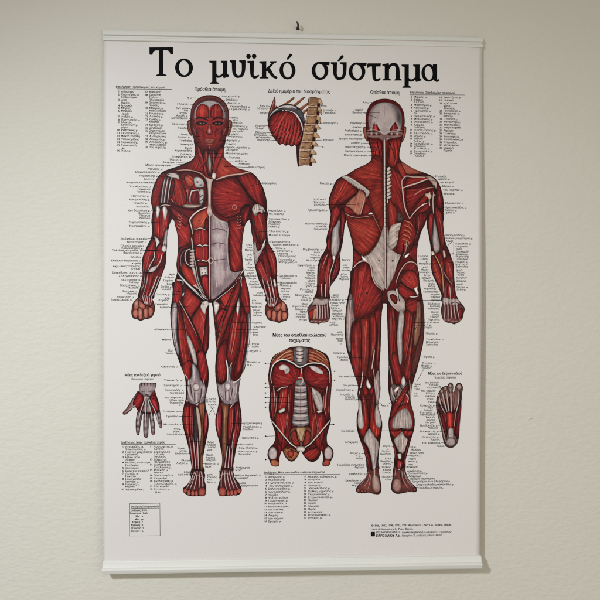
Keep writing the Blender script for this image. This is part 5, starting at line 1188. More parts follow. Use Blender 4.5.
def paint_foot():
    A = Art(433, 379, 466, 451)
    F, L, B = A.F, A.L, A.B
    bo = dict(body=True)
    F("455.4 386 457.4 383.2 460 382.8 462.4 385 463 389 462.2 394 462.4 402 461.4 412 460.2 424 459.4 436 457.8 443 454.6 447 450.6 448.2 446.2 446.6 443.6 441.6 442 433 439.8 423 437 412.6 436 405 437 397 439.8 390.6 443 387 447 385.8 451 388 453.8 392", (130, 92, 88), edge=.5, ew=1.8, rd=.15, ol=.8, **bo)
    F("447.8 386 449 383.2 451.4 382.4 453.2 384.6 453.4 389 451.6 392.6 448.4 391.6", (132, 104, 102), edge=.5, ew=1.3, rd=.2, ol=.8, **bo)
    F("438.6 403 444 408 449 411 455 409 460.4 400 460.6 414 459.4 428 457.6 438 453 433 449 432 446 437 443.8 430 440.6 419", (112, 28, 34), edge=.45, ew=1.6, rd=.15, fib=84, fa=.3, ol=.5)
    for p in ("438.6 404 441 408 444 413", "441.6 401 444 407 446 413", "445.6 398 447 406 448 413", "449.6 396 450 404 450.4 413", "454 396 454 404 453 414"):
        L(p, (36, 16, 22), 1., .8, .8)
    for x, y, r in ((438.8, 395.6, 1.7), (441.8, 391.4, 1.9), (445.6, 388.6, 2.1), (450.4, 386, 2.1), (459.2, 387, 3.)):
        F([x - r, y, x, y - r * 1.2, x + r, y, x, y + r * 1.2], (142, 112, 106), edge=.5, ew=1.1, rd=.2, ol=.6)
        B(x, y - .3, r * .5, r * .5, (188, 164, 156), .6)
    for p in ("439.4 397 441 405 445.6 414", "442.6 393 444.4 402 447.6 413", "446.6 391 447.6 400 449.4 413", "450.8 389 451.2 399 451.6 413", "459 391 458.6 402 456 414 454.6 426"):
        q = nums(p)
        L(p, (202, 190, 190), .9, .7, .9)
        q[:, 0] += 1.2
        L(q.ravel(), (46, 28, 34), .8, .6, .8)
    for k in range(5):
        L([438.6 + k * 2.6, 400.6 - k * 1.6, 440 + k * 2.6, 402 - k * 1.6, 441.4 + k * 2.6, 401 - k * 1.7], (168, 150, 150), .6, .6, .7)
    F("437.6 409 441 412 445 420 447.6 430 447 438 444.6 434 442 426 439.4 417", (112, 24, 32), edge=.45, ew=1.3, rd=.2, fib=74, fa=.26, ol=.5)
    F("446.6 413 450 412 453.6 414 454 421 453 428 448.6 428.6 446.6 421", (168, 40, 34), edge=.4, ew=1.5, rd=.24, fib=88, fa=.26, ol=.5)
    F("459.8 404 461.6 406 460.8 418 459.4 432 457.4 440 456 432 457.6 418", (122, 28, 38), edge=.45, ew=1.3, rd=.22, fib=96, ol=.5)
    L("461.6 400 461 414 459.6 430", (190, 160, 158), .8, .6, .7)
    L("456.4 412 455.6 424 454.6 436", BLK, .9, .6, .8)
    F("449 428.4 453 428.4 453.6 436 452.6 440 449.6 440 448.6 435", (184, 174, 174), edge=.35, ew=1.1, rd=.12, fib=90, fa=.14, ol=.4)
    F("446.6 440 449.6 437.6 453.6 438 456 441 455 445 451.4 446.8 447.8 445.6 446 443", (150, 134, 134), edge=.45, ew=1.5, rd=.2, ol=.5)
    B(451.4, 441, 2.2, 1.8, (196, 184, 184), .7)
    L("443 431 445.4 440 448 445", (186, 152, 150), .8, .5, .7)
    L("438.4 412 441.6 424 445 436", (194, 172, 170), .7, .5, .7)
    return A.finish(gain=.92)

# ------------------------------------------------------------------ lettering data
# rows: x0 x1 y (chart units) of every printed line of small type
FRONT_ROWS = """186 193.5 98|177.5 188.5 104.3|176.3 188.3 108.3|184 188 110.8|179 187.5 113.3|176 187.5 115.7|171.7 187.5 118.2|172 185 124.3|178 188 128.2|181 188 134.5|178 190 137.2|180 191.5 140.8|181 191.7 144.5|184.7 192 148.2|175 192 150.7|180.5 191.7 154.5|171.7 191.7 156.8|169 181.7 159.8|163 177.5 162.5|146 171 165.3|148 162.5 169.2|135.3 160 172.2|140 158 176|144 155 179.3|126.7 155 182.7|130 151 186.8|138 151 189.3|136.7 151 191.8|132 149 196.2|130 150 199.7|132.5 148.7 203.2|136.7 149 206.7|128.3 150 210.5|138.7 150 213.3|140 150 215.8|139.5 150 218.3|129 150 222.5|130 150 226|121 147.5 238.8|127.5 146.7 242|121 144 245.8|122 143 248.2|112.5 142 250.5|123.7 142 252.8|130.8 140.5 257.2|111.7 140.5 260.7|132.5 140.5 263.3|113.3 139.7 266.3|131.7 139.7 268.7|112.5 142.5 272.7|118.7 142.5 276|121 140.5 280|130 139 282.3|120 140 285.3|127 138.3 287.7|122.5 137.5 291.2|126.7 136.7 293.5|116.7 134 297.2|111.3 132 299.7
169 175 274.5|164.7 174 277.3|163.8 173 280.7|166.7 171.7 284|161 171.7 286.7|160.8 171 289.2|155 171 294.5|165 170 298|158.8 169 300.3|155 168 304|160 169 307.3|154.5 167.5 329.3|162.5 171 339.8|168 172.5 350.5|165 173 353.2|161 178 366.7|164 182.5 380.2|164 182 385.2|165 183.7 390|170 184 392.7|165 184 397.5|170 183.7 400|170 183 402.5|178 182.5 404.7|163 178 411.3|166.7 178 416.2|164 181.7 424.2|174 181 428.8|173.7 180 431.3|167 183 434|178 185 448.2|180 186.7 450.7|175 186.7 453.2|181.7 190 460.2|176.7 188 463|184 190 471.7|178 190 474.3
207.5 214 442|207 216 444.7|207 216 447.2|207 213 449.7|206.7 213 454.8|206.3 215 457.5|206.3 215.3 460|205.5 219 463.7|205.5 211 466.3|207 213 474.3|207 216.7 477|207 211.7 479.5|207 216 482|206.5 215.5 398.5|206 216 401.2|208 217 404.5|210 215 407
221 241 96.3|226 237.5 99.8|228 240 103.2|230 250 106.7|229.7 250 109.3|229.7 237.5 117.7|233 237.5 120.3|233 242.5 122.8|232.5 248 126.3|232.5 248 129|232 242.5 131.5|231 239 134|230 242.5 136.5|227.5 240 140.5|226.7 236 144|226 250 147.5|226 238 150|226 247.5 153.5|229 240 157.7|235 247 161|239 250 163.7|248.7 264.7 167.2|262.5 276.7 183.2|268.6 285.6 210.5|268.8 284 214|268.7 290 219|268.7 281 221.5|268.7 280 224|268.7 280 226.6|269 289 231.3|269 290 235.2|270.5 290.5 241.8|273 299 244.7|275 285.5 248.2|277 293 251|277.5 287.5 253.7|278 296 256.3|278.7 295 259.7|278.7 297 262.2|279 297.5 275.8|279 291 278.2|280 296.7 282.8|280 291.7 285.3|280.8 291 288.7|281 289.5 291.3|281.7 289.5 294.5|281.7 290 297|282 287.6 299.3
246 251.7 245|246.7 251.7 247.5|245 252.5 250|246.7 251.7 254.7|246.7 251.7 257.2|244.7 252 259.6|247.5 252 262|246.4 251.7 264.4|246.7 252.5 267.5|244.5 253.3 270.2|247.5 254 273.3|245 256 275.8|247 256 278.5|250 258 281.7|249 259.7 284.3|250.8 262.5 286.8|256.7 263 293|253 263 295.3|251.6 256.7 300.5|252 261.7 303.3|252 261.7 306.8|252.8 260 310.3|252.8 262 312.8|252.8 262 315.2|252.5 261.7 322.8|252.8 266 327|252.8 258 329.7|252.8 258.6 332.2|252.8 258 334.7|251 260 344|251 258.6 346.8|249.6 261.5 351|247.4 260 362|246.5 253 364.6
243 261.7 423.2|243 261.7 426.7|243 253 429.2|241 259 437.7|240 253 444.2|239 257.5 447.8|238.4 258 451.3|238.4 251 453.8|235.5 249.7 467.5|235.5 241.7 470|235 261 475.2|235 248 477.7|238 245.5 483|241.7 258 485.5"""

BACK_ROWS = """363 369 102.5|355 363 109.8|352.5 363 112.5|350.5 362 123|352.5 362 127|344.5 361.7 130.7|345 361.7 134.7|339 361.7 138.7|351 363 143|345 366.7 147|345 366.7 151|344 368 155.2|320 332.4 183.3|314 326 199.3|313 325 202|314 326 204.6|308 327.5 210|305.5 327.5 223.7|316 326.7 226.3|314 327.5 228.8|303 322.5 249.5|314 320 252.3|310.4 320 255|310.4 320 257.6|306.7 320 260.3|297.5 315 265.3|309 315 267.8|307.5 315 270.3|306.7 315 272.8|307.5 314.6 275.4|304.7 315 278|308 315 280.8|305.5 315 283.6|304.7 315 286.2|300 314 289.5|304.7 313 292|295.5 312.5 295.2|302 311.7 297.7|301 311 300.2|301.7 308 303.8|292.5 307.5 306.3|295 305.5 309.3|300 307 311.8|296 306 314.5|294.7 306 317|299.7 306.7 319.6
331.4 338.7 295|331 338.7 297.4|330.6 344.4 300|330.6 345 303|331.4 339 305.6|331 340 308|331.6 342 310.6|332.4 343 313.8|331.6 344.4 316.3|332.4 345 318.8|329.8 336 322.5|329.4 338 324.8
341.8 350.4 259.9|342.4 347.8 265.2|341.8 349.4 267.7|341.8 350.6 270.3|340.8 346.7 274.3|340 347.8 276.7|339 348.9 279.2
337.7 342.5 332|331 343 334.7|336 343 338.8|337.5 343 341|339 343 343.4|333 345 353|337.5 348.5 357.3|340 348 360|338.7 352 376.5|342.7 354 385.3|336 354 390|340 354 394.4|345 355 397|345 355.6 399.4|341 354.4 431|345 358 442.2|350 361 453.3|355 361.7 456|356 362.5 458.4|337.5 364 465|354.7 364 467.5|348.7 366 474|345 362.5 480.7|354 361.7 483.2|352 360 485.6
383 390 446.3|386 390 449|382 390 451.4|380.4 391 454|385 391 458.7|380.6 391 461.2|383 391 463.7|381 391 467.5|383.4 391 470.2|381 391 472.8|382 391 477|385 391 479.7|381 388.7 405.6
435.5 446.7 176.3|438 450 179|440 453.7 182.3|442.5 454 186.2|443 463 190|443.7 455 193.7|444.7 464 203.2|445 466.7 207.5|445 457 210.2|444.7 455 212.6|445 465.8 235.2|445.3 473 238.3|446 453 241|455.5 471 243.8|455.5 468 246.5|455.5 462.5 249|455.5 469 251.6|455.5 468 254.2|455.5 469 256.6|455.5 468 259.2|455.5 467.6 261.7|455.5 468 264.3|456 467.5 266.7|456 462.5 270|456 465 272.5|456 464 275|456 466.7 277.8|456 466 281|456 463 284.3|456 468 287|456.5 466 289.5
418.7 428 256.3|420.4 428 258.8|426 428 261.2|419 431 263.7|423 428 267|421 428.6 269.7|418.7 429.7 272.3|424 430 275.3|421 431 278|423.4 433.4 280.7|428 434.7 283.8|428 434.6 286.2|424 436 288.8|423.4 438 291.8|430.5 439.7 294.5|430.4 440 297|431 441.7 300.3|428 440 303.7|430 440 306.2|426.7 438.7 308.7|431 439 312.2|432 438.7 314.7|430 439 317.1|428 439.7 319.5|427 438.7 322.5|425.8 432.5 325|425.8 432 327.4|425.8 438 333.5|425.8 444 339.5|426 439 342.1|426 438 344.6|424 435 357|422 436 363.3|421 432.5 365.8|420.4 431 368.2|414 421 384.3|414.4 418.6 386.7|414.4 419.7 389.2|413.8 417.4 393.3|413.8 417.6 395.6
411 417.3 447.3|410.7 421.5 449.9|410.4 424 453.3|409.6 422 455.9|409 416 459.2|408.7 418 461.7|408 414 464.8|407.3 418 467.3|407.3 422.4 471|408 428 473.5|408.7 421.4 476.4|410.4 435 479|412 451 481.7|416 455 484.8|418.7 443.7 488"""

FOOT_ROWS = """424.7 438.7 382.7|428.7 438.7 385.2|426.7 442 387.6|421 435.7 391|426 435.7 393.4|425 434.7 395.9|427 433.3 399|428 433.6 402|420 435.4 405.6|428 433 407.8|424 433.3 410.2|420 436 412.7|420 435.7 415|425.6 435.7 417.4|426.4 435.3 420|425.4 436 422.5|420 438.2 425.6|428 438 428|420 439.6 431.6|428 440 434|422 439.3 437.2|430.7 440 439.7|422 441 443|437 444.6 446.4"""

DIA_ROWS = """260 268 105.8|257 267.2 108.3|259.7 266.7 113|255.5 264.6 125.7|256 264 128.3|255.5 266 132.5|254.5 267.4 135|256 269.6 137.5|257 270 140|323.3 326.3 106|323.3 337 110|323.3 336 112.7|323 338.7 123|321.7 333.7 140|322 324.5 146.3"""

# leader lines
FRONT_LINES = """193 98 196 98|188.5 104 195 105|188.5 108.3 193 110|188 118 196 121|185.6 124.3 188 124.5|192 137 200 136|192 144.5 200 142|192 156.6 200 156|178 162.5 196 162|171.6 165.2 186 164|160.6 172.2 166 172.8|158.4 176 164 177|151.4 196.2 162 196.4|150.6 203.2 172 203|151 210.5 158 211|151 222.5 160 222|148 238.8 156 239|142.6 250.5 160 250.6|141 260.7 147 261|143 272.7 152 272.8|141 280 147 281|139 291.2 146 290|172 294.5 182 294|169.4 307.3 188 306.8|168 329.3 186 329.4|171.6 339.8 205 340|173.4 353.2 200 352.8|184 385.4 190 385|184 392.7 205 393|178.4 411.3 190 411|178.6 416.2 192 416|182 424.2 195 424|183.4 434 190 434|188 441.4 201 441.4|187 453.2 191 453|190.4 463 194 462.6|190.4 474.3 194 474|206 463.7 201 463|206.4 442 201 441.6|212.4 408 208.6 416|212.4 408 215.4 415
220 96.4 214 99|225.6 99.8 219 103|227.6 103.2 223 107|229.4 109.3 224 112|231.8 127 224 128|231 136.5 222 135|227 140.5 218 140|225.4 147.5 219 146|225.4 153.5 208 153|228.6 157.7 212 157.4|234.4 161 216 161|248 167.2 224 166.6|262 183.2 250 186|266.2 210.5 258 209|266.6 214 256 213.4|268 219 262 220|268.6 231.3 258 232|270 241.8 262 243|274.4 248.2 268 249|276.6 251 266 253|278.4 259.7 271 260|278.6 275.8 272 276|279.6 282.8 273 283|281 294.6 276 295|253 267.5 258 268|256.4 275.8 262 277|263 286.8 270 286|263.4 295.3 268 296|252 306.8 229 307|252.4 322.8 232 322.6|252.4 329.8 236 329.6|252.4 332.2 226 332.2|250.4 344 244 344|248.8 351 240 351|242.6 423.2 231 423.2|242.4 429 238 429|240.6 437.7 236 437.6|239.4 444.2 225 443.8|238.6 447.8 234 448|235 467.5 230 467|234.6 475.2 231 475|238 485 234 483"""
BACK_LINES = """369.4 102.5 377 102|363.4 112.5 379.6 112.6|363.4 112.5 378 118.4|362.4 123 369 123|362.4 127 377 127|362 130.7 375 131.6|362 138.7 384 138.8|363.4 143 376 142.8|367 147 378 147|367 151 376 151.6|368.4 155.2 383 157|333 183.4 338 186|326.4 204.6 356 204.6|328 210 352 210|328 226 338 226|322.8 249.5 329 249.6|320.4 260.3 326 260|315.4 265.3 328 265.2|315.4 278 323 278|315.4 286.2 322 286|313.4 297.7 319 297.6|309 303.8 322 303.6|343.4 334.7 371 334.9|343.4 338.8 376 339|348.6 357.3 364 358|352.4 376.5 366 376.6|354.4 385.3 369 385.8|354.4 390 362 390|355.4 397 366 397.4|355.8 399.4 378 399.8|354.6 431 414 430.8|358.4 442.2 364 442.4|361.4 453.3 366 453.6|364.4 465 370 465|366.4 474 372 474|362.8 480.7 368 480
390.4 446.3 393 447|391.4 463 394.6 462|391.4 477 394.4 477|382 404.6 378.4 402.4|388 404.6 392 401.4
435 176.3 425 175|439.6 182.3 430 180|442 186.2 431 186|442.6 190 433 191|443.2 193.7 436 196|444.4 203.2 440 204|444.4 207.5 438 209|444.6 235.2 440 236|446.6 246 443.6 246|452 242 446.6 246.4|453.6 242 453.6 263|453.6 253.4 450 254|453.6 262 448 262.4|428.4 263.7 436 263.6|431.4 263.7 440 263.6|430 272.3 436 273|456 266.7 446 267|456 287 448 286.4|438.4 291.8 441 292|441 300.3 417 300.4|425.6 322.6 413 322.6|425.6 325.6 415 325.8|425.4 357 418 357|424 369 416.6 382|411 447.3 408 447|410 456 404 456|407 467.3 403 467|408 473.5 404 473|411.6 481.7 407 480|418.4 488 415 488|338.6 279.2 333 279|344.8 299.6 352 299.6"""
FOOT_LINES = """439 386 444 388|442.4 387.6 447 389|434 402 441 403|435.8 405.6 442 406|436.4 412.7 444 414|436 420 444 420|438.6 425.6 443 425.6|440 431.6 446 432|440 437.2 445 437|441.4 443 447 443|444.8 446.4 448 446"""
DIA_LINES = """268.4 106 272 107|267.4 108.3 282 108.6|267 113 273 113|265 125.7 272 125.7|266.4 132.5 274 133|268 135 282 137|270 137.5 284 139|270.4 140 288 141|322.8 106 317 106|322.8 110 300 110|322.6 123 314 124|321.4 140 312 140.4|321.6 146.3 313 146.4"""
TORSO_LINES = """265.4 363.2 270.6 363.2|265.4 383 271 383|265.4 387.7 274 387.6|265.4 392.8 280 392.4|265.4 397.5 288 397.5|265.4 402.4 292 402|265.4 407 278 407|265.6 436 278 435.6|265.6 459.3 269 459|334.6 371.3 320 371|334.6 380.2 316 380.2|333.6 424.5 328 424.4"""

POOL = """μ.|ή μ.|έξω|μυς|έσω|μέγας|κεφαλή|Μαστός|Κνημιαίος|Ιγνυακός|Πελματικός|Υποκνημίδιος|Υπακάνθιος μ.|Ψοΐτης μείζων|Πρηνιστής μ.|Μετωπιαίος μ.|Κροταφίτης μ.|Μασητήρας μ.|Βουκινατής μ.|Μυώδες πλάτυσμα|Στερνοϋοειδής μ.|Ωμοϋοειδής μ.|Τραπεζοειδής μ.|Δελτοειδής μ.|Μακρά κεφαλή|Βραχεία κεφαλή|Έσω κεφαλή|Έξω κεφαλή|Βραχιόνιος μ.|Υποπλάτιος μ.|Πλατύς ραχιαίος|Ραπτικός μ.|Ισχνός μ.|Κτενίτης μ.|Μέγας προσαγωγός|Μακρός προσαγωγός|Έξω πλατύς μ.|Έσω πλατύς μ.|Ορθός μηριαίος μ.|Ημιτενοντώδης μ.|Ημιυμενώδης μ.|Δικέφαλος μηριαίος|Γαστροκνήμιος μ.|Αχίλλειος τένοντας|Πρόσθιος κνημιαίος|Μακρός περονιαίος μ.|Βραχύς περονιαίος μ.|Οπίσθιος κνημιαίος μ.|Πρόσθιος οδοντωτός μ.|Δικέφαλος βραχιόνιος μ.|Τρικέφαλος βραχιόνιος μ.|Κορακοβραχιόνιος μ.|Μείζων θωρακικός μ.|Ελάσσων θωρακικός μ.|Στερνοκλειδομαστοειδής μ.|Σφιγκτήρας των βλεφάρων μ.|Ζυγωματικός μ.|Ανελκτήρας του άνω χείλους|Κερκιδικός καμπτήρας|του καρπού μ.|των δακτύλων μ.|του αντίχειρα μ.|Μακρός παλαμικός μ.|Ωλένιος καμπτήρας μ.|Βραχιονοκερκιδικός μ.|Μακρός εκτείνων τους δακτύλους μ.|Μακρός καμπτήρας του μεγάλου δακτύλου|Επιπολής καμπτήρας των δακτύλων μ.|Έξω λοξός κοιλιακός μ.|Ορθός κοιλιακός μ.|Εγκάρσιος κοιλιακός μ.|Τετράγωνος οσφυϊκός μ.|Λαγόνιος μ.|Μέσος γλουτιαίος μ.|Μέγας γλουτιαίος μ.|Μικρός γλουτιαίος μ.|Απιοειδής μ.|Τείνων την πλατεία περιτονία|Επιγονατίδα|Περόνη|Κνήμη|Κλείδα|Μηριαίο|Ωλέκρανο|Σύνδεσμος|Τένοντας|Περιτονία|Υπερακάνθιος μ.|Ρομβοειδής μ.|Ελάσσων στρογγύλος μ.|Μείζων στρογγύλος μ.|Ιερονωτιαίος μ.|Αγκωνιαίος μ.|Ινιακός μ.|Σπληνιοειδής μ.|Εκτείνων τους δακτύλους|Επιχείλιος τένοντας|Βραχύς καμπτήρας|Απαγωγός του δακτύλου|Μέσοι ελμινθοειδείς μύες|Μεσόστεοι μύες|Υπογλώσσιος|Ιερά|και|του ποδιού|του χεριού μ.|του κορμού|των μυών|της κεφαλής|Βραχύς μ.|Μακρός μ.|Άνω μ.|Πρόσθιος|Οπίσθιος|Κογχικός μ.|Ρινικός μ.|Γναθιαίος|Υοειδές|Θυρεοειδής μ.|Αντίχειρας|Δείκτης|Καρπός|Παλαμική|Ηβικό οστό|Κόκκυγας|Ιερό οστό|Λαγόνιο|Ισχίο|Γλουτός|Μηρός|Γόνατο|Πτέρνα|Ταρσός|Μετατάρσιο|Λοξός μ.|Ορθός μ.|Πλατύς μ.|Στρογγύλος|Σκαληνός μ.|Ακρώμιο|Ωμοπλάτη|Σπόνδυλος|Πλευρά|Στέρνο|Διάφραγμα|Κορακοειδής|Έσω|Άνω|Λαιμός|Κάτω μ.|Μικρός μ.|Σφιγκτήρας μ.|Ανελκτήρας μ.|Επικράνιος μ.|Γενειακός μ.|Καθελκτήρας|Λεπτός μ.|Ωτιαίος μ.|Θυροειδής|Καμπτήρας μ.|Εκτείνων μ.|Απαγωγός μ.|Προσαγωγός μ.|Υπτιαστής μ.|Περονιαίος μ.|Υποκλείδιος μ.|Πυραμοειδής μ.|Κρεμαστήρας μ.""".split('|')

# lists: heading, x0 heading, x1, y, rule end, rule y, then columns
LISTS = [
    ("Επεξήγησις, Πρόσθιοι μύες του κορμού", 116.7, 164.7, 87.3, 172, 89.4,
     [(119, 121.6, 1, "173 205 193* 132 148* 165 153 160 147* 168 210 160 197* 140* 198 208 208 205 198 187 125* 155".split(), [70, 88, 104, 120, 138, 155, 170, 187, 205, 221, 240, 256, 271, 286, 303, 321, 338, 357, 375, 393, 408, 425], 105, 80),
      (147, 149.7, 17, "333 333 320* 353* 363 323* 350 365* 352 348 333 325* 350 342 358 365* 365 362 374 365* 365".split(), [73, 90, 105, 120, 137, 153, 170, 186, 203, 220, 238, 253, 271, 289, 306, 321, 339, 357, 374, 390, 406], 105, 80)]),
    ("Επεξήγησις, Οπίσθιοι μύες του κορμού", 410, 455, 92.8, 464.7, 94.8,
     [(411.5, 413.8, 1, "193 167 175* 222 205 217 133* 243 230 228 175 177* 250 228 188 167 180* 228 185 215* 230 185 176*".split(), [103, 119, 133, 151, 168, 186, 199, 217, 235, 252, 270, 284, 302, 320, 337, 352, 367, 382, 397, 411, 427, 441, 456], 395, 80),
      (441, 443.5, 18, "398 350 372 335* 360* 395 388 350* 390 393 390 395 350 368 382 412 372 382 350 345*".split(), [105, 121, 140, 155, 170, 186, 202, 217, 235, 252, 270, 286, 304, 321, 339, 356, 374, 391, 408, 423], 395, 80)]),
    ("Επεξήγησις, Μύες του δεξιού χεριού", 121.7, 164.7, 442.2, 175.8, 444.2,
     [(123.3, 125.8, 1, "232 245* 268 195* 210 182* 270 205* 203 265 200 185* 217 205* 210 182* 230".split(), [159, 174, 191, 206, 223, 238, 254, 270, 286, 303, 320, 336, 353, 369, 385, 399, 416], 105, 420),
      (151.8, 154.2, 11, "410 353* 390 355* 365* 370 390* 393 400* 382 353* 410 375 410 430* 385 390 342*".split(), [158, 173, 190, 205, 218, 235, 250, 267, 283, 299, 314, 330, 347, 364, 380, 397, 414, 430], 105, 420)]),
    ("Επεξήγησις, Μύες του οπισθίου κοιλιακού τοιχώματος", 264, 325.3, 472.4, 340, 474.4,
     [(266, 268.3, 1, [str(int((v - 260) * 6)) for v in (285.1, 285.3, 294.3, 294, 290.4, 290.4, 277.7, 288, 288, 287, 288.7, 284, 282.7, 277.7, 283, 281.3)], [71.6 + 17.76 * k for k in range(16)], 260, 465),
      (305.2, 308, 17, [str(int((v - 260) * 6)) for v in (337.3, 320, 323.3, 320, 331.3, 334.4, 330, 332.7, 318, 316.3, 319.3, 316, 322.7, 331, 322.7)], [70 + 17.7 * k for k in range(15)], 260, 465)]),
]

# ------------------------------------------------------------------ Blender scene
import bpy

sc = bpy.context.scene
COL = sc.collection

KEY, FILL, AMB = 78., 4.3, .36

# camera pose (metres; the chart hangs in the plane y = 0, centred on the origin)
FOCAL = 640. / 600.
CAM = np.array([-0.02770974, -0.84300428, 0.00903739])
RIGHT = np.array([0.99914539, -0.04127139, 0.00227322])
DOWN = np.array([0.00195355, -0.00778414, -0.99996779])
FWD = np.array([0.04128776, 0.99911765, -0.00769687])
CW, CH = .50, .70883787                   # chart with its rails
UNIT = CW / 380.                          # metres per chart unit on the sheet


def plane(p):
    """chart units (u right, v down, 600 across the view) -> metres on the chart plane"""
    p = np.asarray(p, float).reshape(-1, 2)
    d = ((p[:, :1] - 300) / 600 / FOCAL) * RIGHT + ((p[:, 1:] - 300) / 600 / FOCAL) * DOWN + FWD
    t = -CAM[1] / d[:, 1]
    return np.stack([CAM[0] + t * d[:, 0], CAM[2] + t * d[:, 2]], 1)


def ripple(x, z):
    """the hanging sheet is not perfectly flat"""
    return .0008 * np.sin(x * 9 + z * 4 + .6) + .0005 * np.sin(z * 15 - x * 7) - .0018 * np.exp(-((x - .25) / .022) ** 2) * np.cos(z * 6 + .5) + .0003 * np.exp(-((x + .25) / .016) ** 2)


def lin(c):
    c = np.asarray(c, float) / 255.
    return np.where(c <= .04045, c / 12.92, ((c + .055) / 1.055) ** 2.4)


PAPER_ALB = np.array([.705, .682, .650])


def mat(name, color=(.5, .5, .5), rough=.5, spec=.5):
    m = bpy.data.materials.new(name)
    m.use_nodes = True
    b = m.node_tree.nodes['Principled BSDF']
    b.inputs['Base Color'].default_value = (*color, 1)
    b.inputs['Roughness'].default_value = rough
    b.inputs['Specular IOR Level'].default_value = spec
    return m, m.node_tree, b


def bump(nt, b, layers, dist):
    tc = nt.nodes.new('ShaderNodeTexCoord')
    last = None
    for (scale, sx, sy, sz, strength, detail) in layers:
        mp = nt.nodes.new('ShaderNodeMapping')
        mp.inputs['Scale'].default_value = (sx, sy, sz)
        nt.links.new(tc.outputs['Object'], mp.inputs['Vector'])
        n = nt.nodes.new('ShaderNodeTexNoise')
        n.inputs['Scale'].default_value = scale
        n.inputs['Detail'].default_value = detail
        nt.links.new(mp.outputs['Vector'], n.inputs['Vector'])
        bp = nt.nodes.new('ShaderNodeBump')
        bp.inputs['Strength'].default_value = strength
        bp.inputs['Distance'].default_value = dist
        nt.links.new(n.outputs['Fac'], bp.inputs['Height'])
        if last:
            nt.links.new(last.outputs['Normal'], bp.inputs['Normal'])
        last = bp
    nt.links.new(last.outputs['Normal'], b.inputs['Normal'])
    return tc


def link(name, me, m, parent=None):
    o = bpy.data.objects.new(name, me)
    COL.objects.link(o)
    if m:
        me.materials.append(m)
    o.parent = parent
    return o


def mesh(name, v, faces, smooth=False):
    me = bpy.data.meshes.new(name)
    me.from_pydata([tuple(p) for p in v], [], faces)
    me.update()
    if smooth:
        me.polygons.foreach_set('use_smooth', [True] * len(me.polygons))
    return me


def quads(name, v, q):
    me = bpy.data.meshes.new(name)
    v = np.asarray(v, np.float32)
    q = np.asarray(q, np.int32)
    me.vertices.add(len(v))
    me.vertices.foreach_set('co', v.ravel())
    me.loops.add(q.size)
    me.loops.foreach_set('vertex_index', q.ravel())
    me.polygons.add(len(q))
    me.polygons.foreach_set('loop_start', np.arange(0, q.size, 4, dtype=np.int32))
    me.polygons.foreach_set('loop_total', np.full(len(q), 4, np.int32))
    me.update(calc_edges=True)
    return me


# ---- materials
m_paper, nt, b = mat('chart_paper', PAPER_ALB, .42, .25)
tc = bump(nt, b, [(7, 1, 1, .6, .25, 2), (900, 1, 1, 1, .03, 2)], .004)

m_ink, nt, b = mat('black_ink', (.004, .004, .0042), .6, .06)

m_print, nt, b = mat('colour_print', (.3, .1, .1), .45, .18)
at = nt.nodes.new('ShaderNodeAttribute')
at.attribute_name = 'ink'
hsv = nt.nodes.new('ShaderNodeHueSaturation')
nt.links.new(at.outputs['Color'], hsv.inputs['Color'])
nt.links.new(hsv.outputs['Color'], b.inputs['Base Color'])

m_rail, nt, b = mat('white_plastic_rail', (.70, .705, .655), .38, .4)
bump(nt, b, [(60, .05, 1, 1, .05, 2)], .001)

m_wall, nt, b = mat('painted_plaster', (.66, .645, .55), .8, .2)
tc = bump(nt, b, [(165, .65, 1, 1.2, .42, 3), (62, .7, 1, 1.0, .15, 2), (14, .8, 1, 1, .10, 3)], .0022)
n1 = nt.nodes.new('ShaderNodeTexNoise')
n1.inputs['Scale'].default_value = 5.
n1.inputs['Detail'].default_value = 4
nt.links.new(tc.outputs['Object'], n1.inputs['Vector'])
mx = nt.nodes.new('ShaderNodeMix')
mx.data_type = 'RGBA'
mx.inputs[6].default_value = (.675, .66, .58, 1)
mx.inputs[7].default_value = (.64, .627, .553, 1)
nt.links.new(n1.outputs['Fac'], mx.inputs[0])
nt.links.new(mx.outputs[2], b.inputs['Base Color'])

m_steel, nt, b = mat('dark_steel', (.05, .045, .04), .38, .5)
b.inputs['Metallic'].default_value = .75
bump(nt, b, [(400, 1, 1, 1, .2, 2)], .001)

# ---- wall (plaster, slightly out of plumb behind the chart)
N = 60
gx = np.linspace(-2.4, 2.4, N)
gz = np.linspace(-2.0, 2.0, N)
V, Fq = [], []
for j in range(N):
    for i in range(N):
        V.append((gx[i], .0085 - .0120 * gz[j] + .0006 * math.sin(gx[i] * 5 + gz[j] * 3), gz[j]))
for j in range(N - 1):
    for i in range(N - 1):
        a = j * N + i
        Fq.append((a, a + 1, a + N + 1, a + N))
wall = link('wall', mesh('wall', V, Fq, True), m_wall)
wall['kind'] = 'structure'


def wall_y(x, z):
    return .0085 - .0120 * z + .0006 * math.sin(x * 5 + z * 3)


# a chipped blister in the paint at the right of the chart
bz = plane([(533, 420)])[0]
V, Fq = [], []
for j in range(7):
    for i in range(16):
        a = 2 * math.pi * i / 16
        r = .0038 * (j / 6) * (1 + .3 * math.sin(3 * a + 1) + .15 * math.sin(5 * a))
        x, z = bz[0] + r * math.cos(a), bz[1] + .62 * r * math.sin(a)
        V.append((x, wall_y(x, z) - .0012 * (1 - (j / 6) ** 2) * (1 + .5 * math.sin(4 * a) * (j / 6)) + .0001 * (j == 6), z))
for j in range(6):
    for i in range(16):
        Fq.append((j * 16 + i, j * 16 + (i + 1) % 16, (j + 1) * 16 + (i + 1) % 16, (j + 1) * 16 + i))
link('paint_blister', mesh('paint_blister', V, Fq, True), m_wall, wall)

# ---- the chart
chart = bpy.data.objects.new('anatomy_chart', None)
COL.objects.link(chart)
chart.location = (0, 0, -CH / 2)
chart['label'] = 'white Greek muscular system wall chart with red anatomy figures between two white rails'
chart['category'] = 'wall chart'


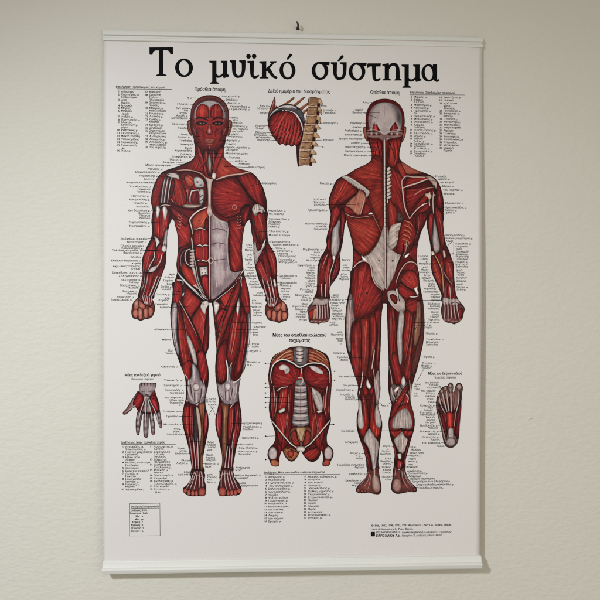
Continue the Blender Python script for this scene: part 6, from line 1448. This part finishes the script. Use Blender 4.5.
def part(name, me, m, parent=None, label=None):
    o = link(name, me, m, parent or chart)
    if parent is None or parent is chart:
        o.location = (0, 0, CH / 2)          # children are modelled in chart-centred metres
    if label:
        o['label'] = label
    return o


# paper sheet with a little thickness
px0, px1, pz0, pz1 = -CW / 2 + .0010, CW / 2 - .0010, -CH / 2 + .006, CH / 2 - .006
nx, nz = 80, 110
X, Z = np.meshgrid(np.linspace(px0, px1, nx), np.linspace(pz0, pz1, nz))
Yf = ripple(X, Z)
V = [(x, y, z) for x, y, z in zip(X.ravel(), Yf.ravel(), Z.ravel())] + [(x, y + .0003, z) for x, y, z in zip(X.ravel(), Yf.ravel(), Z.ravel())]
Fq = []
K = nx * nz
for j in range(nz - 1):
    for i in range(nx - 1):
        a = j * nx + i
        Fq.append((a, a + 1, a + nx + 1, a + nx))
        Fq.append((K + a, K + a + nx, K + a + nx + 1, K + a + 1))
for j in range(nz - 1):
    a = j * nx
    Fq.append((a, a + nx, K + a + nx, K + a))
    a = j * nx + nx - 1
    Fq.append((a, K + a, K + a + nx, a + nx))
part('paper_sheet', mesh('paper_sheet', V, Fq, True), m_paper)

# clamp rails: profile in (distance from the outer edge towards the sheet, towards the viewer)
PROF_LOW = [(.0000, -.0050), (.0000, .0046), (.0006, .0062), (.0020, .0072), (.0056, .0084), (.0068, .0086), (.0077, .0080), (.0082, .0066), (.0085, .0046), (.0120, .0034), (.0148, .0026), (.0156, .0020), (.0158, .0008), (.0158, -.0018), (.0120, -.0050)]
PROF_TOP = [(.0012, -.0030), (.0014, -.0006), (.0030, .0012), (.0050, .0020), (.0080, .0025), (.0086, .0020), (.0088, -.0002), (.0112, -.0002), (.0116, .0010), (.0126, .0017), (.0152, .0016), (.0158, .0011), (.0158, -.0014), (.0120, -.0030)]


def rail(sign, x0, x1, label):
    V, Fq = [], []
    PROF = PROF_TOP if sign > 0 else PROF_LOW
    n = len(PROF)
    secs = [(x0, .9), (x0 + .0006, 1), (x1 - .0006, 1), (x1, .9)]
    zc = .0079
    for x, s in secs:
        for d, y in PROF:
            dd = zc + (d - zc) * s
            V.append((x, -y * s, sign * (CH / 2 - dd)))
    for k in range(len(secs) - 1):
        for i in range(n):
            a, b2 = k * n + i, k * n + (i + 1) % n
            f = (a, b2, b2 + n, a + n)
            Fq.append(f if sign > 0 else f[::-1])
    Fq.append(tuple(range(n))[::-1] if sign > 0 else tuple(range(n)))
    e = tuple(range((len(secs) - 1) * n, len(secs) * n))
    Fq.append(e if sign > 0 else e[::-1])
    me = mesh('rail', V, Fq, False)
    o = part('clamp_rail', me, m_rail, None, label)
    md = o.modifiers.new('round', 'BEVEL')
    md.width = .0004
    md.segments = 2
    md.limit_method = 'ANGLE'
    md.angle_limit = math.radians(25)
    return o


rail(1, -CW / 2 + .0004, CW / 2 - .0006, 'thin white rail clamping the top edge')
rail(-1, -CW / 2 + .0006, CW / 2 + .0002, 'thin white rail clamping the bottom edge')


def print_art(name, A, label):
    """turn painted samples into a dense printed sheet with the colour in its mesh data"""
    keep = A.mask > .02
    cell = keep[:-1, :-1] & keep[1:, :-1] & keep[:-1, 1:] & keep[1:, 1:]
    used = np.zeros_like(keep)
    used[:-1, :-1] |= cell
    used[1:, :-1] |= cell
    used[:-1, 1:] |= cell
    used[1:, 1:] |= cell
    idx = -np.ones(keep.shape, np.int64)
    idx[used] = np.arange(used.sum())
    jj, ii = np.nonzero(used)
    uv = np.stack([A.o[0] + (ii + .5) / A.r, A.o[1] + (jj + .5) / A.r], 1)
    p = plane(uv)
    y = ripple(p[:, 0], p[:, 1]) - .00010
    v = np.stack([p[:, 0], y, p[:, 1]], 1)
    cj, ci = np.nonzero(cell)
    q = np.stack([idx[cj + 1, ci], idx[cj + 1, ci + 1], idx[cj, ci + 1], idx[cj, ci]], 1)
    me = quads(name, v, q)
    me.polygons.foreach_set('use_smooth', np.ones(len(q), bool))
    alb = lin(A.rgb[used]) / lin(PAPER) * PAPER_ALB
    ca = me.color_attributes.new('ink', 'FLOAT_COLOR', 'POINT')
    ca.data.foreach_set('color', np.concatenate([np.clip(alb, 0, 1), np.ones((len(alb), 1))], 1).astype(np.float32).ravel())
    return part(name, me, m_print, None, label)


fig_front = print_art('printed_figure', paint_front(), 'front view of the flayed muscle figure, on the left')
fig_back = print_art('printed_figure', paint_back(), 'back view of the flayed muscle figure, on the right')
pic_dia = print_art('printed_diaphragm', paint_diaphragm(), 'red dome of the diaphragm beside a tan spine')
pic_tor = print_art('printed_torso', paint_torso(), 'opened abdomen with grey spine and white arches')
pic_hand = print_art('printed_hand', paint_hand(), 'grey palm with red muscles')
pic_foot = print_art('printed_foot', paint_foot(), 'sole of a foot with red muscles')

# ---- small type
SPANS = []            # (block, text, x0, x1, y, size, bold, fit)


USED = {}


def pick(width, size, seed):
    """the muscle name that fits the printed length, the least used first"""
    n = width / (size * .56)
    tol = max(1.2, .09 * n)
    good = [t for t in POOL if abs(len(t) - n) <= tol] or sorted(POOL, key=lambda t: abs(len(t) - n))[:2]
    t = min(good, key=lambda t: (USED.get(t, 0), _hash(len(t) * 31 + ord(t[0]) + ord(t[-1]), seed, 3)))
    USED[t] = USED.get(t, 0) + 1
    return t


def rows(block, data, size):
    for i, r in enumerate(t for ln in data.split('\n') for t in ln.split('|') if t.strip()):
        x0, x1, y = [float(t) for t in r.split()]
        SPANS.append((block, pick(x1 - x0, size, i + len(block)), x0, x1, y, size, .010, True))


rows('front', FRONT_ROWS, 2.6)
rows('back', BACK_ROWS, 2.6)
rows('foot', FOOT_ROWS, 2.7)
rows('dia0', '|'.join(DIA_ROWS.split('|')[:9]), 2.7)
rows('dia1', '|'.join(DIA_ROWS.split('|')[9:]), 2.7)
for li, (hd, hx0, hx1, hy, rx, ry, cols) in enumerate(LISTS):
    blk = 'list%d' % li
    SPANS.append((blk, hd, hx0, hx1, hy, 3.2, .018, True))
    for (nx_, tx, start, ends, ys, ox, oy) in cols:
        num = start
        for k, (e, yy) in enumerate(zip(ends, ys)):
            cont = e.endswith('*')
            x1 = ox + float(e.rstrip('*')) / 6
            y = oy + yy / 6
            if not cont:
                s = str(num)
                SPANS.append((blk, s, nx_ - .3 - .5 * len(s), nx_ + .7, y, 2.6, .022, True))
                num += 1
            SPANS.append((blk, pick(x1 - tx, 2.8, li * 40 + k + start), tx, x1, y, 2.65, .012, True))
for t, x0, x1, y, s, bo in (
        ("Πρόσθια άποψη", 195, 225, 89.6, 4.9, .012), ("Δεξιό ημιμόριο του διαφράγματος", 268.3, 330, 91.4, 4.9, .012), ("Οπίσθια άποψη", 370.3, 399.4, 92.6, 4.9, .012),
        ("Μύες του οπισθίου κοιλιακού", 272.8, 326.3, 335.2, 4.9, .026), ("τοιχώματος", 289, 310, 340.4, 4.9, .026),
        ("Μύες του δεξιού χεριού", 125.3, 160, 375, 3.9, .024), ("Παλαμιαία επιφάνεια", 132, 154, 379, 3.1, .004),
        ("Μύες του δεξιού ποδιού", 428, 462.2, 373.6, 3.9, .024), ("Πελματιαία επιφάνεια", 434, 456, 377.4, 3.1, .004)):
    SPANS.append(('head%d' % int(x0), t, x0, x1, y, s, bo, True))
for t, x0, x1, y, s, bo in (
        ("Επεξήγηση Συντομογραφιών", 131.5, 159, 506.4, 2.9, .014), ("Σύνδεσμος : Συνδ.", 131, 147, 510, 2.7, .02), ("Συνδέσμους : Συνδ.", 131, 147, 513, 2.7, .02),
        ("Μυς : μ.", 136, 143.4, 516, 2.7, .02), ("Μύες : μμ.", 135.4, 143.4, 519, 2.7, .02), ("Κεφαλή : κ.", 132.6, 143.2, 522, 2.7, .02),
        ("Άρθρωση : α.", 131, 143.4, 525, 2.7, .02), ("Τένοντας : τ.", 131, 144, 528, 2.7, .02), ("Οστούν : ο.", 131.4, 143.4, 531, 2.7, .02)):
    SPANS.append(('abbr', t, x0, x1, y, s, bo, True))
for t, x0, x1, y, s, bo in (
        ("©1986, 1987, 1990, 1993, 1997 Anatomical Chart Co., Skokie, Illinois.", 370.8, 452.5, 525.4, 2.9, .022), ("Medical illustrations by Peter Bachin", 370.8, 413.3, 529.2, 2.8, .006),
        ("ΕΠΙΣΤΗΜΟΝΙΚΕΣ ΕΚΔΟΣΕΙΣ", 376.2, 400.8, 532.6, 2.5, .016), ("ΠΑΡΙΣΙΑΝΟΥ Α.Ε.", 376.2, 400.6, 535.9, 3.6, .028),
        ("Αποκλειστική Διανομή", 401.9, 423.4, 532.6, 2.6, .02), ("Για Ελλάδα, Γ. Παρισιάνος,", 424.4, 452.5, 532.5, 2.6, .006), ("Ναυαρίνου 20, Ακαδημίας, Αθήνα, Ελλάδα", 401.9, 442.5, 535.6, 2.6, .006)):
    SPANS.append(('imprint', t, x0, x1, y, s, bo, True))



def letter_rows(co, ed):
    """fill letter outlines (overlapping strokes included) with thin rows of quads"""
    if not len(co):
        return np.zeros((0, 2)), []
    joined = np.zeros(len(co) + 1, bool)           # is vertex i chained to i - 1
    lo, hi = ed.min(1), ed.max(1)
    joined[hi[(hi - lo) == 1]] = True
    starts = np.append(np.nonzero(~joined[:-1])[0], len(co))
    A0 = co
    A1 = np.concatenate([np.roll(co[s:e], -1, 0) for s, e in zip(starts[:-1], starts[1:])])
    h = 1 / 24.
    y0 = math.floor(co[:, 1].min() / h) * h
    out, fs = [], []
    for r in range(int((co[:, 1].max() - y0) / h) + 1):
        y = y0 + (r + .5) * h
        c = (A0[:, 1] <= y) != (A1[:, 1] <= y)
        if not c.any():
            continue
        a, b2 = A0[c], A1[c]
        xs = a[:, 0] + (y - a[:, 1]) / (b2[:, 1] - a[:, 1]) * (b2[:, 0] - a[:, 0])
        d = np.where(b2[:, 1] > a[:, 1], 1, -1)
        o = np.argsort(xs)
        w, x0 = 0, 0.
        for x, s in zip(xs[o], d[o]):
            if w == 0:
                x0 = x
            w += s
            if w == 0 and x > x0:
                k = len(out)
                out += [(x0, y - h / 2), (x, y - h / 2), (x, y + h / 2), (x0, y + h / 2)]
                fs.append((k, k + 1, k + 2, k + 3))
    return np.array(out).reshape(-1, 2), fs


cache = {}
tmp = []
for s in SPANS:
    key = s[1]
    if key not in cache:
        cu = bpy.data.curves.new('type', 'FONT')
        cu.body = s[1]
        cu.size = 1
        cu.resolution_u = 2
        cu.fill_mode = 'NONE'
        o = bpy.data.objects.new('type', cu)
        COL.objects.link(o)
        tmp.append(o)
        cache[key] = o
dg = bpy.context.evaluated_depsgraph_get()
geo = {}
for key, o in cache.items():
    me = o.evaluated_get(dg).to_mesh()
    n = len(me.vertices)
    co = np.zeros(n * 3)
    me.vertices.foreach_get('co', co)
    co = co.reshape(-1, 3)[:, :2]
    ed = np.zeros(len(me.edges) * 2, np.int32)
    me.edges.foreach_get('vertices', ed)
    geo[key] = letter_rows(co, ed.reshape(-1, 2))
    o.evaluated_get(dg).to_mesh_clear()
for o in tmp:
    cu = o.data
    bpy.data.objects.remove(o)
    bpy.data.curves.remove(cu)

BL = {}


def block(name):
    return BL.setdefault(name, ([], []))


def add_poly(name, uv, face=None):
    p = plane(uv)
    add_plane(name, p, [face or tuple(range(len(p)))])


def add_plane(name, p, faces, lift=.00022):
    V, Fc = block(name)
    k = len(V)
    y = ripple(p[:, 0], p[:, 1]) - lift
    V.extend((a, c, b2) for a, c, b2 in zip(p[:, 0], y, p[:, 1]))
    Fc.extend(tuple(i + k for i in f) for f in faces)


def add_line(name, x0, y0, x1, y1, w, lift=.00018):
    a = plane([(x0, y0), (x1, y1)])
    d = a[1] - a[0]
    L = np.hypot(*d)
    n = np.array([-d[1], d[0]]) / L * w * UNIT / 2
    k = max(1, int(L / .01))
    pts, fs = [], []
    for i in range(k + 1):
        c = a[0] + d * i / k
        pts += [c - n, c + n]
    for i in range(k):
        fs.append((2 * i, 2 * i + 2, 2 * i + 3, 2 * i + 1))
    add_plane(name, np.array(pts), fs, lift)


for (blk, t, x0, x1, y, size, bo, fit) in SPANS:
    co, fs = geo[t]
    if not len(co):
        continue
    w0, w1 = co[:, 0].min(), co[:, 0].max()
    sx = (x1 - x0) / max(w1 - w0, .01)
    sx = min(max(sx, size * .7), size * 1.2)
    c = plane([((x0 + x1) / 2, y)])[0]
    q = np.stack([(co[:, 0] - (w0 + w1) / 2) * sx, (co[:, 1] - .30) * size], 1)
    q[:, 0] += np.tile([-1, 1, 1, -1], len(q) // 4) * bo * size * .9        # weight of the type
    add_plane(blk, c + q * UNIT, fs)

for blk, data, w in (('front', FRONT_LINES, .34), ('back', BACK_LINES, .34), ('foot', FOOT_LINES, .34), ('dia0', '|'.join(DIA_LINES.split('|')[:8]), .34), ('dia1', '|'.join(DIA_LINES.split('|')[8:]), .34), ('torso', TORSO_LINES, .34)):
    for r in data.replace('\n', '|').split('|'):
        a = [float(t) for t in r.split()]
        if blk.startswith('torso'):
            blk = 'torso%d' % (10 * a[1])
        add_line(blk, *a, w)
        if blk.startswith('torso'):                       # the round key marks at the outer ends
            t = np.linspace(0, 2 * math.pi, 9)[:-1]
            add_poly(blk, np.stack([a[0] + .75 * np.cos(t), a[1] - .75 * np.sin(t)], 1)[::-1])
for li, L_ in enumerate(LISTS):
    add_line('list%d' % li, L_[1], L_[5] - (.3 if li == 0 else 0), L_[4], L_[5] + .1, .36)
for a in ((129.8, 503.4, 160, 503), (160, 503, 160.2, 535.4), (160.2, 535.4, 129.6, 535.8), (129.6, 535.8, 129.8, 503.4), (131.5, 508.1, 159, 507.8)):
    add_line('abbr', *a, .34)
# publisher's square emblem: four blocks with light channels
for i in range(2):
    for j in range(2):
        x, y = 370.9 + i * 2.15, 532. + j * 2.35
        add_poly('imprint', [(x, y + 2.1), (x + 1.9, y + 2.1), (x + 1.9, y), (x, y)])

# ---- the big heading, drawn letter by letter
T = Art(146, 44, 444, 92, 14)


def stem(x0, x1, y0, y1, lean=0):
    T.shape([x0, y0, x1, y0, x1 + lean, y1, x0 + lean, y1])


def ring(x, y, rx, ry, ix, iy, tilt=0.):
    a = np.linspace(0, 2 * math.pi, 60, endpoint=False)
    c, s = math.cos(tilt), math.sin(tilt)
    out = np.stack([x + rx * np.cos(a), y + ry * np.sin(a)], 1)
    u, v = ix * np.cos(a), iy * np.sin(a)
    inn = np.stack([x + u * c - v * s, y + u * s + v * c], 1)
    T.shape(np.concatenate([out, out[:1], inn, inn[:1]]).ravel())


def curve(pts, w, w2=None):
    P = spline(nums(pts), False, 10)
    n = len(P)
    tg = np.gradient(P, axis=0)
    tg /= np.hypot(tg[:, 0], tg[:, 1])[:, None] + 1e-9
    nn = np.stack([-tg[:, 1], tg[:, 0]], 1)
    ww = np.linspace(w, w2 or w, n)[:, None] / 2
    T.shape(np.concatenate([P + nn * ww, (P - nn * ww)[::-1]]).ravel())


def dot(x, y, r):
    a = np.linspace(0, 2 * math.pi, 30, endpoint=False)
    T.shape(np.stack([x + r * np.cos(a), y + r * np.sin(a)], 1).ravel())


def serif(x0, x1, y, h=1.7, up=False):
    m0, m1 = x0 + (x1 - x0) * .25, x1 - (x1 - x0) * .25
    s = 1 if not up else -1
    T.shape([x0, y, x1, y, x1, y - s * h * .55, m1, y - s * h * 1.2, m0, y - s * h * 1.2, x0, y - s * h * .55])


def tonos(x0, y0, x1, y1):
    T.shape([x0 - 1., y0 - .2, x0 + .6, y0 + .3, x1 + 1.5, y1 + 1.6, x1 + 1.6, y1 + .2, x1 + .4, y1 - .7, x1 - 1., y1 - .1])


def mu(x, y, k=1.):
    """x: left stem, y: top of the letter"""
    stem(x, x + 4.2, y + .6, y + 22.4)
    T.shape([x - 3, y + .2, x + 4.2, y + .2, x + 4.2, y + 2.4, x, y + 2.8, x - 3, y + 1.8])
    serif(x - 2.2, x + 6.6, y + 23.4)
    stem(x + 10.8, x + 15., y + .6, y + 16.2)
    T.shape([x + 8.6, y + .2, x + 15., y + .2, x + 15., y + 2.4, x + 10.8, y + 2.8, x + 8.6, y + 1.8])
    curve([x + 3.2, y + 14.6, x + 5.6, y + 16.1, x + 8.6, y + 15.6, x + 11.6, y + 13], 2.9, 1.6)
    T.shape([x + 11, y + 14.4, x + 15, y + 13.6, x + 16.8, y + 14.6, x + 16.6, y + 16.2, x + 12, y + 17.6, x + 11, y + 17.2])


def upsilon(x, y):
    T.shape([x - 2, y, x + 4.1, y, x + 4.1, y + 2.4, x, y + 2.6, x - 2, y + 1.7])
    curve([x + 2.05, y + 1, x + 2.05, y + 8, x + 2.4, y + 12.6, x + 4.4, y + 15.8, x + 7.2, y + 16.4], 4.2, 2.5)
    curve([x + 7, y + 16.4, x + 9.8, y + 15.2, x + 11.4, y + 11.6, x + 11.8, y + 6.8, x + 11.7, y + .8], 2.4, 4.1)
    T.shape([x + 7.4, y, x + 13.7, y, x + 13.7, y + 2.6, x + 9.7, y + 2.6, x + 7.4, y + 1.7])


def sigma(x, y):
    ring(x, y, 8.3, 9.1, 4.6, 7., -.12)
    T.shape([x - 1, y - 9., x + 9.4, y - 8.7, x + 9.8, y - 8.9, x + 9.2, y - 5.4, x + 3, y - 5.7, x - 1, y - 7])


# tau-omicron
T.shape("149.4 47.4 172.9 47.2 173.1 54 171.7 54.6 170.4 54.3 169.4 51.6 167.6 50.4 163.2 50.2 163.2 74 158.9 74 158.9 50.4 155 50.6 153.2 51.8 152.4 54.6 150.6 55 149.5 54.4")
serif(156.2, 166.6, 76.)
ring(184., 67.8, 8.9, 9.3, 5.0, 7.4, -.1)
# mu upsilon iota kappa omicron
mu(212.2, 60.4)
upsilon(231.8, 60.2)
T.shape("247.4 60.8 254.1 60.6 254.1 63 249.8 63.4 247.4 62.6")
curve("251.9 62 251.9 70 252.2 75 254.4 77.2 257 76.6 258.8 75", 4.3, 1.5)
dot(248.5, 56.3, 2.3)
dot(254.1, 56.2, 2.3)
T.shape("259.3 61.2 266.3 61 266.3 63.4 262 63.8 259.3 62.9")
stem(262, 266.2, 61.6, 77.6)
serif(259.8, 268.4, 78.4)
curve("265.6 70.4 269.4 66.8 272.6 63.4 274 61.9", 2.5, 1.7)
T.shape("269.8 61.2 276.4 61 276.2 62.7 272.4 63 269.8 62.6")
curve("267.8 68.4 270.4 72.2 273.2 76 277.2 77.9", 4.2, 2.2)
ring(287.5, 70.3, 8., 9., 4.4, 7.1, -.1)
tonos(287.4, 59.4, 290.4, 54.2)
# sigma upsilon sigma tau eta mu alpha
sigma(320., 70.7)
upsilon(332.9, 62.2)
tonos(338.4, 61.1, 342., 55.8)
sigma(357., 71.6)
T.shape("367.8 63.4 380.9 63.4 380.4 66.6 369.6 66.6 367.4 68.2 366.9 65.4")
curve("374. 65.6 374. 72 374.2 77.6 376 80.2 378.6 79.8 380.4 78.2", 4.2, 1.5)
T.shape("382.3 64.2 388.8 63.2 388.9 66 384.8 66.6 382.3 65.9")
stem(384.7, 389., 64.6, 79.6)
serif(382.6, 391., 80.5)
curve("388.4 68.4 391 65 394.6 64.5 397 66.8 397.6 71 397.6 80", 2., 4.3)
serif(394.4, 401.6, 80.6)
mu(404.5, 64.4)
ring(428.6, 73., 7.2, 8.7, 3.9, 6.9, -.12)
stem(432.8, 437., 64.4, 78.4)
curve("434.9 76 435.2 79.4 437 80.8 438.9 79.8", 4., 1.6)
m = T.mask
V, Fq = block('title')
cols = m > .5
for j in range(T.h):
    r = cols[j]
    e = np.diff(np.concatenate([[0], r.astype(int), [0]]))
    for a, b2 in zip(np.nonzero(e == 1)[0], np.nonzero(e == -1)[0]):
        x0, x1 = T.o[0] + a / T.r, T.o[0] + b2 / T.r
        # sub-sample ends from the coverage so that the outlines stay smooth
        if a > 0:
            x0 -= m[j, a - 1] / T.r
        if b2 < T.w:
            x1 += m[j, b2] / T.r
        y0, y1 = T.o[1] + j / T.r, T.o[1] + (j + 1) / T.r
        add_poly('title', [(x0, y1), (x1, y1), (x1, y0), (x0, y0)])

for blk, name, parent, label in (
        ('title', 'title_lettering', None, 'large black serif heading across the top'),
        ('front', 'muscle_labels', fig_front, None), ('back', 'muscle_labels', fig_back, None),
        ('foot', 'muscle_labels', pic_foot, None), ('dia0', 'muscle_labels', pic_dia, None), ('dia1', 'muscle_labels', pic_dia, None),
        ('list0', 'muscle_list', None, 'list of front muscles at the upper left'), ('list1', 'muscle_list', None, 'list of back muscles at the upper right'),
        ('list2', 'muscle_list', None, 'list of hand muscles under the printed hand'), ('list3', 'muscle_list', None, 'list of abdominal muscles under the printed torso'),
        ('abbr', 'abbreviation_box', None, 'small framed key at the lower left'), ('imprint', 'publisher_imprint', None, 'publisher lines and square emblem at the lower right')):
    V, Fq = BL[blk]
    part(name, mesh(name, V, Fq), m_ink, parent, label)
for blk in [k for k in BL if k.startswith('torso')]:
    part('key_mark', mesh('key_mark', *BL[blk]), m_ink, pic_tor)
for blk in [k for k in BL if k.startswith('head')]:
    part('section_heading', mesh('section_heading', *BL[blk]), m_ink)

# ---- nail with a bent hook above the chart
hz = plane([(297.8, 27.2)])[0]
hy = wall_y(hz[0], hz[1])
hook = bpy.data.objects.new('wall_hook', None)
COL.objects.link(hook)
hook.location = (hz[0], hy, hz[1])
hook['label'] = 'tiny dark steel hook screwed into the wall just above the middle of the chart'
hook['category'] = 'hook'


def tube(path, rad, n=10):
    P = np.array(path, float)
    V, Fq = [], []
    for i, p in enumerate(P):
        t = P[min(i + 1, len(P) - 1)] - P[max(i - 1, 0)]
        t = t / np.linalg.norm(t)
        a = np.cross(t, (.3, .2, .9))
        a /= np.linalg.norm(a)
        b2 = np.cross(t, a)
        r = rad[i] if isinstance(rad, (list, tuple)) else rad
        for k in range(n):
            w = 2 * math.pi * k / n
            V.append(tuple(p + r * (math.cos(w) * a + math.sin(w) * b2)))
    for i in range(len(P) - 1):
        for k in range(n):
            Fq.append((i * n + k, i * n + (k + 1) % n, (i + 1) * n + (k + 1) % n, (i + 1) * n + k))
    Fq.append(tuple(range(n))[::-1])
    Fq.append(tuple(range((len(P) - 1) * n, len(P) * n)))
    return V, Fq


V, Fq = tube([(0, .002, 0), (0, -.0016, 0), (0, -.0018, 0)], [.0024, .0022, .0014], 16)
o = link('base_plate', mesh('base_plate', V, Fq, True), m_steel, hook)
V, Fq = tube([(0, 0, 0), (0, -.005, -.0002), (.0002, -.0082, -.0006), (.0004, -.0095, .0012), (-.0006, -.0092, .0036), (-.0014, -.0084, .0056)], [.0012, .0012, .00125, .0012, .00115, .0009])
o = link('bent_pin', mesh('bent_pin', V, Fq, True), m_steel, hook)

# ---- camera
cam = bpy.data.cameras.new('camera')
cam.sensor_width = 36
cam.lens = 36 * FOCAL
cam.clip_start = .01
cam.clip_end = 50
co = bpy.data.objects.new('camera', cam)
COL.objects.link(co)
from mathutils import Matrix
R3 = np.stack([RIGHT, -DOWN, -FWD], 1)
M4 = Matrix.Identity(4)
for i in range(3):
    for j in range(3):
        M4[i][j] = R3[i, j]
    M4[i][3] = CAM[i]
co.matrix_world = M4
sc.camera = co

# ---- light: a window-like lamp at the left, a weak warm fill
from mathutils import Vector


def aim(o, to):
    o.rotation_euler = (Vector(to) - o.location).to_track_quat('-Z', 'Y').to_euler()


def lamp(name, kind, loc, to, power, color):
    d = bpy.data.lights.new(name, kind)
    d.energy = power
    d.color = color
    o = bpy.data.objects.new(name, d)
    COL.objects.link(o)
    o.location = loc
    aim(o, to)
    return o, d


o, d = lamp('room_lamp', 'SPOT', (-.85, -1.25, .62), (.05, 0, -.50), KEY, (.945, .985, 1.06))
d.spot_size = math.radians(70)
d.spot_blend = 1.
d.shadow_soft_size = .07
o, d = lamp('warm_fill', 'AREA', (.9, -1.4, 0.), (.1, 0, -.1), FILL, (1, .86, .66))  # fill added to warm and lift the right side, no real fixture
d.shape = 'RECTANGLE'
d.size, d.size_y = .9, .9

w = bpy.data.worlds.new('World')
sc.world = w
w.use_nodes = True
w.node_tree.nodes['Background'].inputs[0].default_value = (1, .945, .86, 1)
w.node_tree.nodes['Background'].inputs[1].default_value = AMB

sc.view_settings.view_transform = 'Standard'
sc.view_settings.look = 'None'
sc.view_settings.exposure = 0
sc.view_settings.gamma = 1
sc.cycles.filter_width = 1.2
sc.cycles.use_denoising = False             # keeps the small print crisp
